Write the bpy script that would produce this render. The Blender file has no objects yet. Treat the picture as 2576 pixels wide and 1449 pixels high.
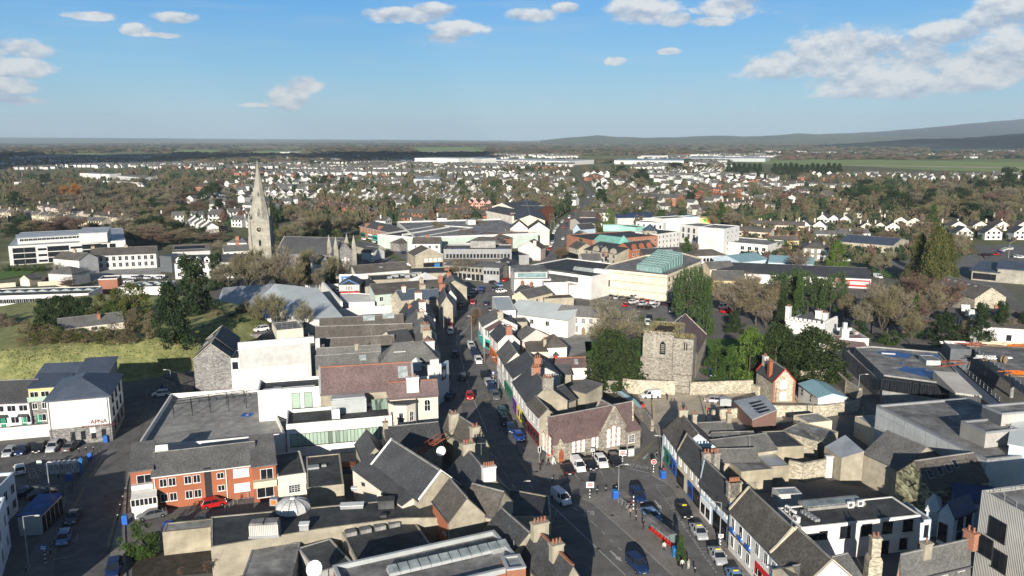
import bpy, math, random
from mathutils import Vector, Matrix
R=math.radians
rnd=random.Random(7)
S=bpy.context.scene
COL=S.collection
# ---------------- camera ----------------
FOC=2000.;CH=60.;CX=1288.;CY=724.5          # focal length and centre measured on the photograph (2576 px wide)
PIT=math.atan((CY-349)/FOC)
SP,CP=math.sin(PIT),math.cos(PIT)
cd=bpy.data.cameras.new('camera');cam=bpy.data.objects.new('camera',cd);COL.objects.link(cam)
cam.location=(0,0,CH);cam.rotation_euler=(R(90)-PIT,R(0.12),0)
cd.sensor_width=36;cd.lens=36*FOC/2576;cd.clip_start=1;cd.clip_end=60000
S.camera=cam
# ---------------- light ----------------
SUN_EL,SUN_AZ=R(16),R(8.5)                  # shadows run away from the camera, a little to the right
sl=bpy.data.lights.new('sun','SUN');sl.energy=5.0;sl.angle=R(.5);sl.color=(1,.93,.82)
so=bpy.data.objects.new('sun',sl);COL.objects.link(so)
dv=Vector((math.sin(SUN_AZ)*math.cos(SUN_EL),math.cos(SUN_AZ)*math.cos(SUN_EL),-math.sin(SUN_EL)))
so.rotation_euler=dv.to_track_quat('-Z','Y').to_euler();so.location=(0,-50,200)
S.view_settings.view_transform='Standard';S.view_settings.look='None';S.view_settings.gamma=1
S.view_settings.exposure=0.63
S.cycles.max_bounces=5;S.cycles.diffuse_bounces=2;S.cycles.glossy_bounces=2;S.cycles.transmission_bounces=2
S.cycles.volume_bounces=0;S.cycles.use_fast_gi=False
def ray(x,y):
 r=(x-CX)/FOC;u=-(y-CY)/FOC
 return r,CP+u*SP,-SP+u*CP
def P(x,y,z=0.):
 a,b,d=ray(x,y);k=(CH-z)/-d
 return Vector((a*k,b*k,z))
def T(t,u,v):
 return (u,v) if t=='F' else (int(t[0])*644+u/4,int(t[1])*362.25+v/4)
def PT(t,p,z=0.): return P(*T(t,p[0],p[1]),z)
def HT(t,b,tp):
 g=PT(t,b);a,bb,d=ray(*T(t,*tp));return CH+d*g.y/bb
W=bpy.data.worlds.new('World');S.world=W;W.use_nodes=True
def build_world():
 nt=W.node_tree;N=nt.nodes;N.clear();L=nt.links
 def m(op,a,b=None,c=None,cl=False):
  n=N.new('ShaderNodeMath');n.operation=op;n.use_clamp=cl
  for i,q in enumerate((a,b,c)):
   if q is None: continue
   if isinstance(q,(int,float)): n.inputs[i].default_value=q
   else: L.new(q,n.inputs[i])
  return n.outputs[0]
 out=N.new('ShaderNodeOutputWorld');bg=N.new('ShaderNodeBackground');bg.inputs[1].default_value=.062
 sky=N.new('ShaderNodeTexSky');sky.sky_type='NISHITA';sky.sun_disc=False
 sky.sun_elevation=SUN_EL;sky.sun_rotation=math.pi+SUN_AZ
 sky.air_density=1.0;sky.dust_density=.6;sky.ozone_density=2.0;sky.altitude=100
 tc=N.new('ShaderNodeTexCoord');sep=N.new('ShaderNodeSeparateXYZ');L.new(tc.outputs['Generated'],sep.inputs[0])
 x,y,z=sep.outputs
 az=m('ARCTAN2',x,y);el=m('ARCSINE',z)
 cmb=N.new('ShaderNodeCombineXYZ');L.new(m('MULTIPLY',az,1.0),cmb.inputs[0]);L.new(m('MULTIPLY',el,1.7),cmb.inputs[1])
 def noise(sc,det,dy=0):
  mp=N.new('ShaderNodeMapping');mp.inputs['Location'].default_value=(3.1,dy,1.7)
  L.new(cmb.outputs[0],mp.inputs[0])
  n=N.new('ShaderNodeTexNoise');n.inputs['Scale'].default_value=sc;n.inputs['Detail'].default_value=det;n.inputs['Roughness'].default_value=.58
  L.new(mp.outputs[0],n.inputs['Vector']);return n.outputs[0]
 n1=noise(17,8);n2=noise(17,8,.014)
 CL=[(2080,140,105,62),(1980,168,130,36),(2200,150,110,60),(2300,160,100,64),(2240,205,190,42),(2440,160,130,56),(2560,140,110,60),(2420,200,130,30),(2180,232,110,18),
  (2390,85,70,28),(2530,40,75,50),(720,243,62,32),(768,213,40,24),(640,264,40,7),(1020,38,110,20),(1090,25,60,16),(1150,72,75,20),(1110,92,50,14),(1340,38,70,18),(1420,20,35,12),
  (1625,25,90,40),(1700,50,40,20),(1850,18,100,30),(1790,55,60,12),(235,38,60,11),(435,42,52,13),(345,72,34,15),(405,86,45,7),(55,120,75,22),(35,165,90,24),(20,215,60,22),(40,250,70,10),
  (1545,155,35,12),(1685,130,32,9)]
 Mx=None
 for cx,cy,rx,ry in CL:
  a,b,d=ray(cx,cy);A=math.atan2(a,b);E=math.asin(d/math.sqrt(a*a+b*b+d*d))
  da=m('MULTIPLY',m('SUBTRACT',az,A),FOC/rx/1.0);de=m('MULTIPLY',m('SUBTRACT',el,E),FOC/ry)
  q=m('SUBTRACT',1,m('ADD',m('MULTIPLY',da,da),m('MULTIPLY',de,de)))
  if Mx is None: Mx=q;V=de
  else:
   g=m('GREATER_THAN',q,Mx)
   V=m('ADD',m('MULTIPLY',de,g),m('MULTIPLY',V,m('SUBTRACT',1,g)));Mx=m('MAXIMUM',Mx,q)
 dens=m('ADD',m('MULTIPLY',m('MAXIMUM',Mx,-2),1.0),m('ADD',m('MULTIPLY',m('SUBTRACT',n1,.48),2.9),m('MULTIPLY',m('SUBTRACT',noise(60,5,.4),.5),1.5)))
 al=m('SMOOTHSTEP',0,1,dens) if False else None
 mr=N.new('ShaderNodeMapRange');mr.interpolation_type='SMOOTHSTEP';L.new(dens,mr.inputs[0])
 mr.inputs[1].default_value=-.1;mr.inputs[2].default_value=.75;mr.inputs[4].default_value=.93
 li=m('ADD',m('ADD',m('MULTIPLY',m('MAXIMUM',m('MINIMUM',V,1.2),-1.2),.30),.62),m('MULTIPLY',m('SUBTRACT',n1,n2),5.0),cl=True)
 cr=N.new('ShaderNodeMixRGB');L.new(li,cr.inputs[0]);cr.inputs[1].default_value=(4.0,4.9,6.3,1);cr.inputs[2].default_value=(8.3,8.5,8.5,1)
 vm=N.new('ShaderNodeMapping');vm.inputs['Scale'].default_value=(3,16,1);L.new(cmb.outputs[0],vm.inputs[0])
 vn=N.new('ShaderNodeTexNoise');vn.inputs['Scale'].default_value=2.2;vn.inputs['Detail'].default_value=5;L.new(vm.outputs[0],vn.inputs['Vector'])
 vr=N.new('ShaderNodeMapRange');L.new(vn.outputs[0],vr.inputs[0]);vr.inputs[1].default_value=.5;vr.inputs[2].default_value=.75;vr.inputs[4].default_value=.28
 tint=N.new('ShaderNodeMixRGB');tint.blend_type='MULTIPLY';tint.inputs[0].default_value=1;tint.inputs[2].default_value=(.58,.93,1.25,1);L.new(sky.outputs[0],tint.inputs[1])
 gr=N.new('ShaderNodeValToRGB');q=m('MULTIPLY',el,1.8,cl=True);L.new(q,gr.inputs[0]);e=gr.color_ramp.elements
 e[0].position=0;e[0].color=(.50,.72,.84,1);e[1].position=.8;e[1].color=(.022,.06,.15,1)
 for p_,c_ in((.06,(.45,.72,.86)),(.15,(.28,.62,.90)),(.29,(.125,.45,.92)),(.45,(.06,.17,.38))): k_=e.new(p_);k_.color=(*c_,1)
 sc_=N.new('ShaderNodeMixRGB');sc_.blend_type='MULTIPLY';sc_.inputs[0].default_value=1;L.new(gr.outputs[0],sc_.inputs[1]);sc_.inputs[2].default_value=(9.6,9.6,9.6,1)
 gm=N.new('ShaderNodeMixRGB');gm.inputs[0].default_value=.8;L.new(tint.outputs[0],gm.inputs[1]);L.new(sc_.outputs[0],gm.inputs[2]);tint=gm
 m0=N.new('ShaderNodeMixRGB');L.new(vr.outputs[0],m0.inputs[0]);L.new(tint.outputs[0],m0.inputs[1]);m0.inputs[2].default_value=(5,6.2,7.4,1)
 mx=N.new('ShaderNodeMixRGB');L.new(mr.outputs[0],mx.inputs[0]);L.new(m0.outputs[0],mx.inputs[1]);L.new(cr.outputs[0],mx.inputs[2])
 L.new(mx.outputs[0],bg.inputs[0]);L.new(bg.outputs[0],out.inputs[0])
build_world()
# ---------------- materials ----------------
MT={}
def M(name,col,rough=.85,var=.18,sc=1.2,kind='noise',bump=0.,metal=0.,c2=None,stain=.0,spec=.3):
 m=bpy.data.materials.new(name);m.use_nodes=True;nt=m.node_tree;N=nt.nodes;L=nt.links
 b=N['Principled BSDF'];b.inputs['Roughness'].default_value=rough;b.inputs['Metallic'].default_value=metal
 b.inputs['Specular IOR Level'].default_value=spec
 tc=N.new('ShaderNodeTexCoord');co=tc.outputs['Object']
 c2=c2 or tuple(max(0,c*(1-2*var)) for c in col);c1=tuple(c*(1+var) for c in col)
 def nz(s,d,src=co):
  n=N.new('ShaderNodeTexNoise');n.inputs['Scale'].default_value=s;n.inputs['Detail'].default_value=d;n.inputs['Roughness'].default_value=.65;L.new(src,n.inputs['Vector']);return n
 if kind=='rubble':
  mp=N.new('ShaderNodeMapping');mp.inputs['Scale'].default_value=(1,1,1.9);L.new(co,mp.inputs[0])
  v=N.new('ShaderNodeTexVoronoi');v.inputs['Scale'].default_value=sc;L.new(mp.outputs[0],v.inputs['Vector'])
  sp=N.new('ShaderNodeSeparateColor');L.new(v.outputs['Color'],sp.inputs[0]);fac=sp.outputs[0]
  ve=N.new('ShaderNodeTexVoronoi');ve.feature='DISTANCE_TO_EDGE';ve.inputs['Scale'].default_value=sc;L.new(mp.outputs[0],ve.inputs['Vector'])
 elif kind=='rib':   # standing ribs across local x
  w=N.new('ShaderNodeTexWave');w.bands_direction='X';w.inputs['Scale'].default_value=sc;w.inputs['Distortion'].default_value=0;L.new(co,w.inputs['Vector']);fac=w.outputs['Fac']
 elif kind=='riby':
  w=N.new('ShaderNodeTexWave');w.bands_direction='Y';w.inputs['Scale'].default_value=sc;w.inputs['Distortion'].default_value=0;L.new(co,w.inputs['Vector']);fac=w.outputs['Fac']
 elif kind=='brick':
  mp=N.new('ShaderNodeMapping');mp.inputs['Scale'].default_value=(1,1,3);L.new(co,mp.inputs[0])
  fac=nz(sc*3,3,mp.outputs[0]).outputs[0]
 else: fac=nz(sc,6).outputs[0]
 r=N.new('ShaderNodeValToRGB');L.new(fac,r.inputs[0])
 e=(.25,.75) if kind in('noise','brick') else (0,1)
 r.color_ramp.elements[0].position=e[0];r.color_ramp.elements[1].position=e[1]
 r.color_ramp.elements[0].color=(*c2,1);r.color_ramp.elements[1].color=(*c1,1)
 cur=r.outputs[0]
 if kind=='rubble':
  k=N.new('ShaderNodeMapRange');L.new(ve.outputs['Distance'],k.inputs[0]);k.inputs[2].default_value=.09;k.inputs[3].default_value=.72
  x=N.new('ShaderNodeMixRGB');x.blend_type='MULTIPLY';x.inputs[0].default_value=1;L.new(cur,x.inputs[1]);L.new(k.outputs[0],x.inputs[2]);cur=x.outputs[0]
 n2=nz(.22,4);q=N.new('ShaderNodeMapRange');L.new(n2.outputs[0],q.inputs[0]);q.inputs[1].default_value=.3;q.inputs[2].default_value=.7;q.inputs[3].default_value=1-(.22 if var>.1 else .08)-stain;q.inputs[4].default_value=1.12
 x=N.new('ShaderNodeMixRGB');x.blend_type='MULTIPLY';x.inputs[0].default_value=1;L.new(cur,x.inputs[1]);L.new(q.outputs[0],x.inputs[2])
 oi=N.new('ShaderNodeObjectInfo');q2=N.new('ShaderNodeMapRange');L.new(oi.outputs['Random'],q2.inputs[0]);q2.inputs[3].default_value=.9;q2.inputs[4].default_value=1.1
 x2=N.new('ShaderNodeMixRGB');x2.blend_type='MULTIPLY';x2.inputs[0].default_value=1;L.new(x.outputs[0],x2.inputs[1]);L.new(q2.outputs[0],x2.inputs[2])
 L.new(x2.outputs[0],b.inputs['Base Color'])
 if bump:
  bp=N.new('ShaderNodeBump');bp.inputs['Strength'].default_value=bump;bp.inputs['Distance'].default_value=.08;L.new(fac,bp.inputs['Height']);L.new(bp.outputs[0],b.inputs['Normal'])
 MT[name]=m;return m
for a in [
('white',(.68,.665,.63),.8,.06),('cream',(.62,.54,.41),.85,.08),('cream2',(.66,.57,.42),.85,.06),('ivory',(.65,.60,.51),.85,.06),('yellow',(.72,.52,.22),.85,.06),('beige',(.39,.35,.27),.9,.12),('grey_render',(.36,.35,.33),.9,.12),
('paleblue',(.50,.60,.68),.8,.05),('palegreen',(.45,.52,.47),.8,.06),('pink',(.70,.36,.30),.85,.08),('palepink',(.72,.60,.54),.85,.05),('greywhite',(.55,.54,.52),.8,.08),
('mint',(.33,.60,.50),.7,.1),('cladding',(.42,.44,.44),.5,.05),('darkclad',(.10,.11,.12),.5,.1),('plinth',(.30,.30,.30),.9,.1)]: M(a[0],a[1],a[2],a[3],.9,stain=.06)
M('stone',(.33,.30,.255),.95,.24,2.6,'rubble',.5);M('stone_light',(.50,.45,.35),.95,.22,2.4,'rubble',.5);M('stone_grey',(.27,.26,.25),.95,.25,2.5,'rubble',.5)
M('ashlar',(.38,.36,.30),.9,.15,1.2,stain=.2);M('mossy',(.33,.32,.20),1,.4,1.5,'rubble',.5)
M('brick',(.36,.125,.065),.9,.2,1.5,'brick');M('brick_light',(.37,.17,.11),.9,.25,1.5,'brick');M('brick_dark',(.22,.13,.11),.9,.2,1.5,'brick')
M('slate',(.088,.089,.092),.6,.35,3.5,bump=.2,stain=.1);M('slate_grey',(.165,.162,.155),.8,.3,3.5,bump=.2,stain=.15);M('slate_brown',(.14,.125,.11),.85,.35,3,bump=.2,stain=.2)
M('slate_blue',(.085,.105,.14),.5,.2,3);M('slate_purple',(.165,.112,.108),.7,.25,2.5,bump=.2,stain=.1);M('tile_red',(.32,.09,.05),.8,.3,3);M('terracotta',(.36,.155,.09),.8,.2,3)
M('felt',(.078,.082,.084),.75,.3,.6,stain=.25);M('felt_light',(.28,.275,.265),.8,.35,.5,stain=.3);M('concrete',(.34,.33,.31),.9,.2,.8,stain=.15)
M('metal_silver',(.48,.50,.52),.45,.12,1.2,'rib',.2,.25,stain=.1);M('metal_silver_y',(.48,.50,.52),.45,.12,1.2,'riby',.2,.25,stain=.1);M('metal_blue',(.04,.07,.16),.5,.2,1.0,'rib',.2);M('metal_teal',(.25,.40,.44),.5,.08,1.4,'rib',.1)
M('metal_pale',(.50,.54,.54),.5,.1,1.4,'rib',.1);M('corrugated',(.52,.50,.46),.55,.22,1.25,'rib',.6);M('copper',(.20,.45,.37),.6,.2,1.5,'rib',.1)
M('glass',(.018,.022,.028),.08,.3,.7,spec=.6);M('glass_green',(.34,.44,.36),.2,.1,.6);M('glass_teal',(.22,.33,.33),.15,.2,.8,spec=.6);M('glass_pale',(.34,.38,.38),.15,.25,1.,spec=.6)
M('frame',(.75,.75,.73),.6,.05);M('dark',(.03,.03,.035),.6,.2);M('gutter',(.10,.10,.11),.6,.1)
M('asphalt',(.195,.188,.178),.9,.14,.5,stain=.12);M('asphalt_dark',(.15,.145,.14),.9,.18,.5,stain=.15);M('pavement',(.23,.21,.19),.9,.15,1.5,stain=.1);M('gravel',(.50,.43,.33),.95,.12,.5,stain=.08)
M('line_white',(.50,.50,.48),.8,.25,3);M('line_yellow',(.38,.31,.14),.8,.25,3);M('kerb',(.30,.29,.27),.9,.1)
M('grass',(.085,.125,.025),.95,.45,.35,c2=(.16,.13,.055));M('lawn',(.09,.17,.035),.95,.2,.4);M('field',(.26,.34,.10),.95,.15,.02);M('field_tan',(.42,.38,.22),.95,.15,.02);M('field_dark',(.045,.085,.04),.95,.2,.02);M('soil',(.06,.05,.04),1,.4,.8)
M('bark',(.10,.085,.065),.95,.3,3);M('twig_brown',(.20,.155,.10),.95,.25,.8);M('twig_olive',(.21,.19,.10),.95,.25,.8);M('twig_red',(.17,.10,.08),.95,.2,.8);M('twig_grey',(.30,.265,.22),.95,.2,.8);M('twig_orange',(.38,.17,.05),.95,.2,.8)
M('leaf_dark',(.022,.045,.014),.8,.4,.5);M('leaf_yew',(.04,.062,.014),.8,.4,.5);M('leaf_green',(.06,.115,.02),.8,.35,.5);M('leaf_bright',(.12,.19,.03),.8,.3,.5);M('leaf_pine',(.055,.085,.035),.8,.35,.6);M('leaf_gold',(.12,.115,.028),.8,.35,.6);M('leaf_ivy',(.03,.05,.012),.7,.4,.6)
for n,c in dict(black=(.012,.013,.015),navy=(.012,.03,.09),blue=(.02,.07,.35),skyblue=(.14,.26,.42),white=(.78,.78,.77),silver=(.42,.43,.45),grey=(.10,.105,.11),red=(.45,.015,.015),teal=(.03,.08,.10),green=(.03,.10,.05),gold=(.30,.25,.15)).items(): M('car_'+n,c,.28,.04,.5,spec=.6)
M('tyre',(.015,.015,.015),.9,.2);M('rim',(.35,.35,.36),.4,.1);M('headlight',(.7,.7,.68),.2,.05);M('taillight',(.35,.01,.01),.3,.05)
for n,c in dict(red=(.50,.02,.015),shopred=(.55,.03,.03),blue=(.02,.10,.42),deepblue=(.015,.05,.28),green=(.02,.20,.12),teal=(.02,.42,.38),yellow=(.75,.62,.05),orange=(.6,.15,.02),purple=(.12,.02,.25),black=(.01,.01,.01),white=(.8,.8,.8),brown=(.10,.05,.03),signblue=(.03,.16,.40),limegreen=(.15,.6,.1),maroon=(.14,.02,.025)).items(): M('p_'+n,c,.5,.05)
M('galv',(.33,.34,.35),.5,.1,metal=.3);M('wood',(.28,.20,.12),.9,.2);M('skin',(.48,.28,.2),.6,.05);M('cloth_dark',(.02,.02,.025),.9,.1);M('cloth_tan',(.25,.2,.14),.9,.1);M('hair',(.03,.02,.015),.7,.1);M('water_blue',(.03,.09,.28),.15,.3,.4)
# ---------------- mesh tools ----------------
class MB:
 def __init__(s): s.v=[];s.f=[];s.m=[]
 def face(s,pts,m=0):
  i=len(s.v);s.v+=[tuple(p) for p in pts];s.f.append(tuple(range(i,i+len(pts))));s.m.append(m)
 def box(s,x0,y0,z0,x1,y1,z1,m=0):
  i=len(s.v)
  s.v+=[(x,y,z) for z in(z0,z1) for x,y in((x0,y0),(x1,y0),(x1,y1),(x0,y1))]
  for f in((0,3,2,1),(4,5,6,7),(0,1,5,4),(1,2,6,5),(2,3,7,6),(3,0,4,7)): s.f.append(tuple(i+k for k in f));s.m.append(m)
 def prism(s,poly,z0,z1,m=0,mt=None):
  n=len(poly);i=len(s.v);s.v+=[(p[0],p[1],z0) for p in poly]+[(p[0],p[1],z1) for p in poly]
  s.f.append(tuple(i+k for k in range(n))[::-1]);s.m.append(m);s.f.append(tuple(i+n+k for k in range(n)));s.m.append(m if mt is None else mt)
  for k in range(n): s.f.append((i+k,i+(k+1)%n,i+n+(k+1)%n,i+n+k));s.m.append(m)
 def sweepx(s,prof,x0,x1,m=0,ax='x'):   # profile (a,z) extruded along x (or y)
  n=len(prof);i=len(s.v)
  for q in(x0,x1): s.v+=[((q,a,z) if ax=='x' else (a,q,z)) for a,z in prof]
  s.f.append(tuple(i+k for k in range(n))[::-1]);s.f.append(tuple(i+n+k for k in range(n)));s.m+=[m,m]
  for k in range(n): s.f.append((i+k,i+(k+1)%n,i+n+(k+1)%n,i+n+k));s.m.append(m)
 def tube(s,pts,rad,n=6,m=0,cap=True):
  i0=len(s.v);pts=[Vector(p) for p in pts]
  for k,p in enumerate(pts):
   d=(pts[min(k+1,len(pts)-1)]-pts[max(k-1,0)]).normalized()
   u=d.cross(Vector((0,0,1)) if abs(d.z)<.9 else Vector((1,0,0))).normalized();w=d.cross(u)
   for j in range(n):
    a=2*math.pi*j/n;s.v.append(tuple(p+(u*math.cos(a)+w*math.sin(a))*rad[k]))
  for k in range(len(pts)-1):
   for j in range(n):
    a=i0+k*n+j;b=i0+k*n+(j+1)%n;s.f.append((a,b,b+n,a+n));s.m.append(m)
  if cap:
   s.f.append(tuple(i0+j for j in range(n))[::-1]);s.f.append(tuple(i0+(len(pts)-1)*n+j for j in range(n)));s.m+=[m,m]
 def lathe(s,prof,n=12,cx=0,cy=0,m=0):   # (r,z)
  i0=len(s.v)
  for r,z in prof:
   for j in range(n): a=2*math.pi*j/n;s.v.append((cx+r*math.cos(a),cy+r*math.sin(a),z))
  for k in range(len(prof)-1):
   for j in range(n):
    a=i0+k*n+j;b=i0+k*n+(j+1)%n;s.f.append((a,b,b+n,a+n));s.m.append(m)
  s.f.append(tuple(i0+(len(prof)-1)*n+j for j in range(n)));s.m.append(m)
 def mesh(s,name,mats,smooth=False):
  me=bpy.data.meshes.new(name);me.from_pydata(s.v,[],s.f)
  for q in ([mats] if isinstance(mats,str) else mats): me.materials.append(MT[q] if isinstance(q,str) else q)
  me.polygons.foreach_set('material_index',s.m)
  if smooth: me.polygons.foreach_set('use_smooth',[True]*len(s.f))
  me.update();return me
 def obj(s,name,mats,parent=None,smooth=False): return link(name,s.mesh(name,mats,smooth),parent)
def link(name,me,parent=None,loc=None,rz=None):
 o=bpy.data.objects.new(name,me);COL.objects.link(o)
 if parent: o.parent=parent
 if loc is not None: o.location=loc
 if rz is not None: o.rotation_euler=(0,0,rz)
 return o
def tag(o,label=None,cat=None,group=None,kind=None):
 if label: o['label']=label
 if cat: o['category']=cat
 if group: o['group']=group
 if kind: o['kind']=kind
 return o
def E(name,label,cat,loc,rz=0,group=None):
 o=link(name,None,None,loc,rz);o.empty_display_size=.5;return tag(o,label,cat,group)
def struct(name,mb,mats): return tag(mb.obj(name,mats),kind='structure')
def copy_tree(o,parent=None):
 c=o.copy();COL.objects.link(c);c.parent=parent
 for ch in list(o.children): copy_tree(ch,c)
 return c
ORD='first second third fourth fifth sixth seventh eighth ninth tenth eleventh twelfth thirteenth fourteenth fifteenth sixteenth seventeenth eighteenth nineteenth twentieth'.split()
def od(i): return ORD[i] if i<20 else ('twenty-' if i<29 else 'thirty-')+ORD[(i-20)%10] if i not in (29,) else 'thirtieth'
def textmesh(s,size,mat,depth=.02,align='CENTER'):
 c=bpy.data.curves.new('t','FONT');c.body=s;c.size=size;c.extrude=depth;c.align_x=align
 o=bpy.data.objects.new('t',c);COL.objects.link(o)
 dg=bpy.context.evaluated_depsgraph_get();me=bpy.data.meshes.new_from_object(o.evaluated_get(dg))
 bpy.data.objects.remove(o);me.materials.clear();me.materials.append(MT[mat]);return me
# ---------------- buildings ----------------
WC={}
def window_mesh(w,h,style):
 k=(round(w,2),round(h,2),style)
 if k in WC: return WC[k]
 gl={'g':'glass','b':'frame','n':'glass_green','d':'glass','s':'glass','a':'glass','p':'glass_pale'}[style];fm='dark' if style in 'dn' else 'frame'
 a=MB();t=.09
 if style=='a':
  pts=[(-w/2,0),(w/2,0),(w/2,h-w/2)]+[(w/2*math.cos(q),h-w/2+w/2*math.sin(q)) for q in [math.pi*i/6 for i in range(1,6)]]+[(-w/2,h-w/2)]
  a.sweepx([(x,z) for x,z in pts],-.03,.02,0,'y')
 else: a.box(-w/2,-.03,0,w/2,.02,h,0)
 if style in('g','s','d','a','p'):
  a.box(-.03,-.045,0,.03,-.03,h,1)
  if style in 'sa': a.box(-w/2,-.045,h*.5-.03,w/2,-.03,h*.5+.03,1)
 if style=='s':
  for q in(-.25,.25): a.box(w*q-.02,-.043,0,w*q+.02,-.03,h,1);a.box(-w/2,-.043,h*(.5+q)-.02,w/2,-.03,h*(.5+q)+.02,1)
 t=.07;f=MB();f.box(-w/2-t,-.07,0,-w/2,.02,h);f.box(w/2,-.07,0,w/2+t,.02,h);f.box(-w/2-t,-.072,h,w/2+t,.02,h+t);f.box(-w/2-t-.06,-.16,-.12,w/2+t+.06,.02,0)
 WC[k]=(a.mesh('window',[gl,fm]),f.mesh('window_frame',[fm]));return WC[k]
def place(side,L,Wd,s,z,off=0):
 if side=='f': return (s,-off,z),0
 if side=='r': return (L+off,s,z),R(90)
 if side=='l': return (-off,Wd-s,z),R(-90)
 return (L-s,Wd+off,z),R(180)
def add_windows(root,L,Wd,win,frames=True):
 for q in win:
  side,n,zs,w,h=q[:5];a,b=q[5] if len(q)>5 else (0,1);st=q[6] if len(q)>6 else 'g';nm=q[7] if len(q)>7 else 'window'
  ln=L if side in 'fb' else Wd;me=window_mesh(w,h,st)
  for z in zs:
   for i in range(n):
    s=ln*(a+(b-a)*(i+.5)/n);l,r=place(side,L,Wd,s,z,.01)
    o=link(nm,me[0],root,l,r)
    if frames: link('window_frame',me[1],o)
PC=MB();PC.lathe([(.13,0),(.17,.05),(.12,.1),(.13,.55),(.17,.6),(.15,.65)],8);POT=None
def chimney(root,x,y,z0,z1,w=1.2,d=.6,mat='beige',pots=3,potmat='terracotta'):
 c=MB();c.box(-w/2,-d/2,z0,w/2,d/2,z1-.25);c.box(-w/2-.1,-d/2-.1,z1-.25,w/2+.1,d/2+.1,z1,0)
 o=c.obj('chimney',mat,root);o.location=(x,y,0)
 k='pot_'+potmat
 if k not in WC: WC[k]=PC.mesh('chimney_pot',potmat)
 ax=w>=d
 for i in range(pots):
  t=((i+.5)/pots-.5)*max(w,d)*.9;link('chimney_pot',WC[k],o,(t if ax else 0,0 if ax else t,z1))
 return o
def rprof(a0,a1,z,rise,e,th=.18,k=.5):
 mid=a0+(a1-a0)*k;s1=rise/(mid-a0);s2=rise/(a1-mid);u=.06
 return [(a0-e,z-e*s1+u),(mid,z+rise+u),(a1+e,z-e*s2+u),(a1+e,z-e*s2+u-th),(mid,z+rise+u-th),(a0-e,z-e*s1+u-th)]
BL={}
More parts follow.
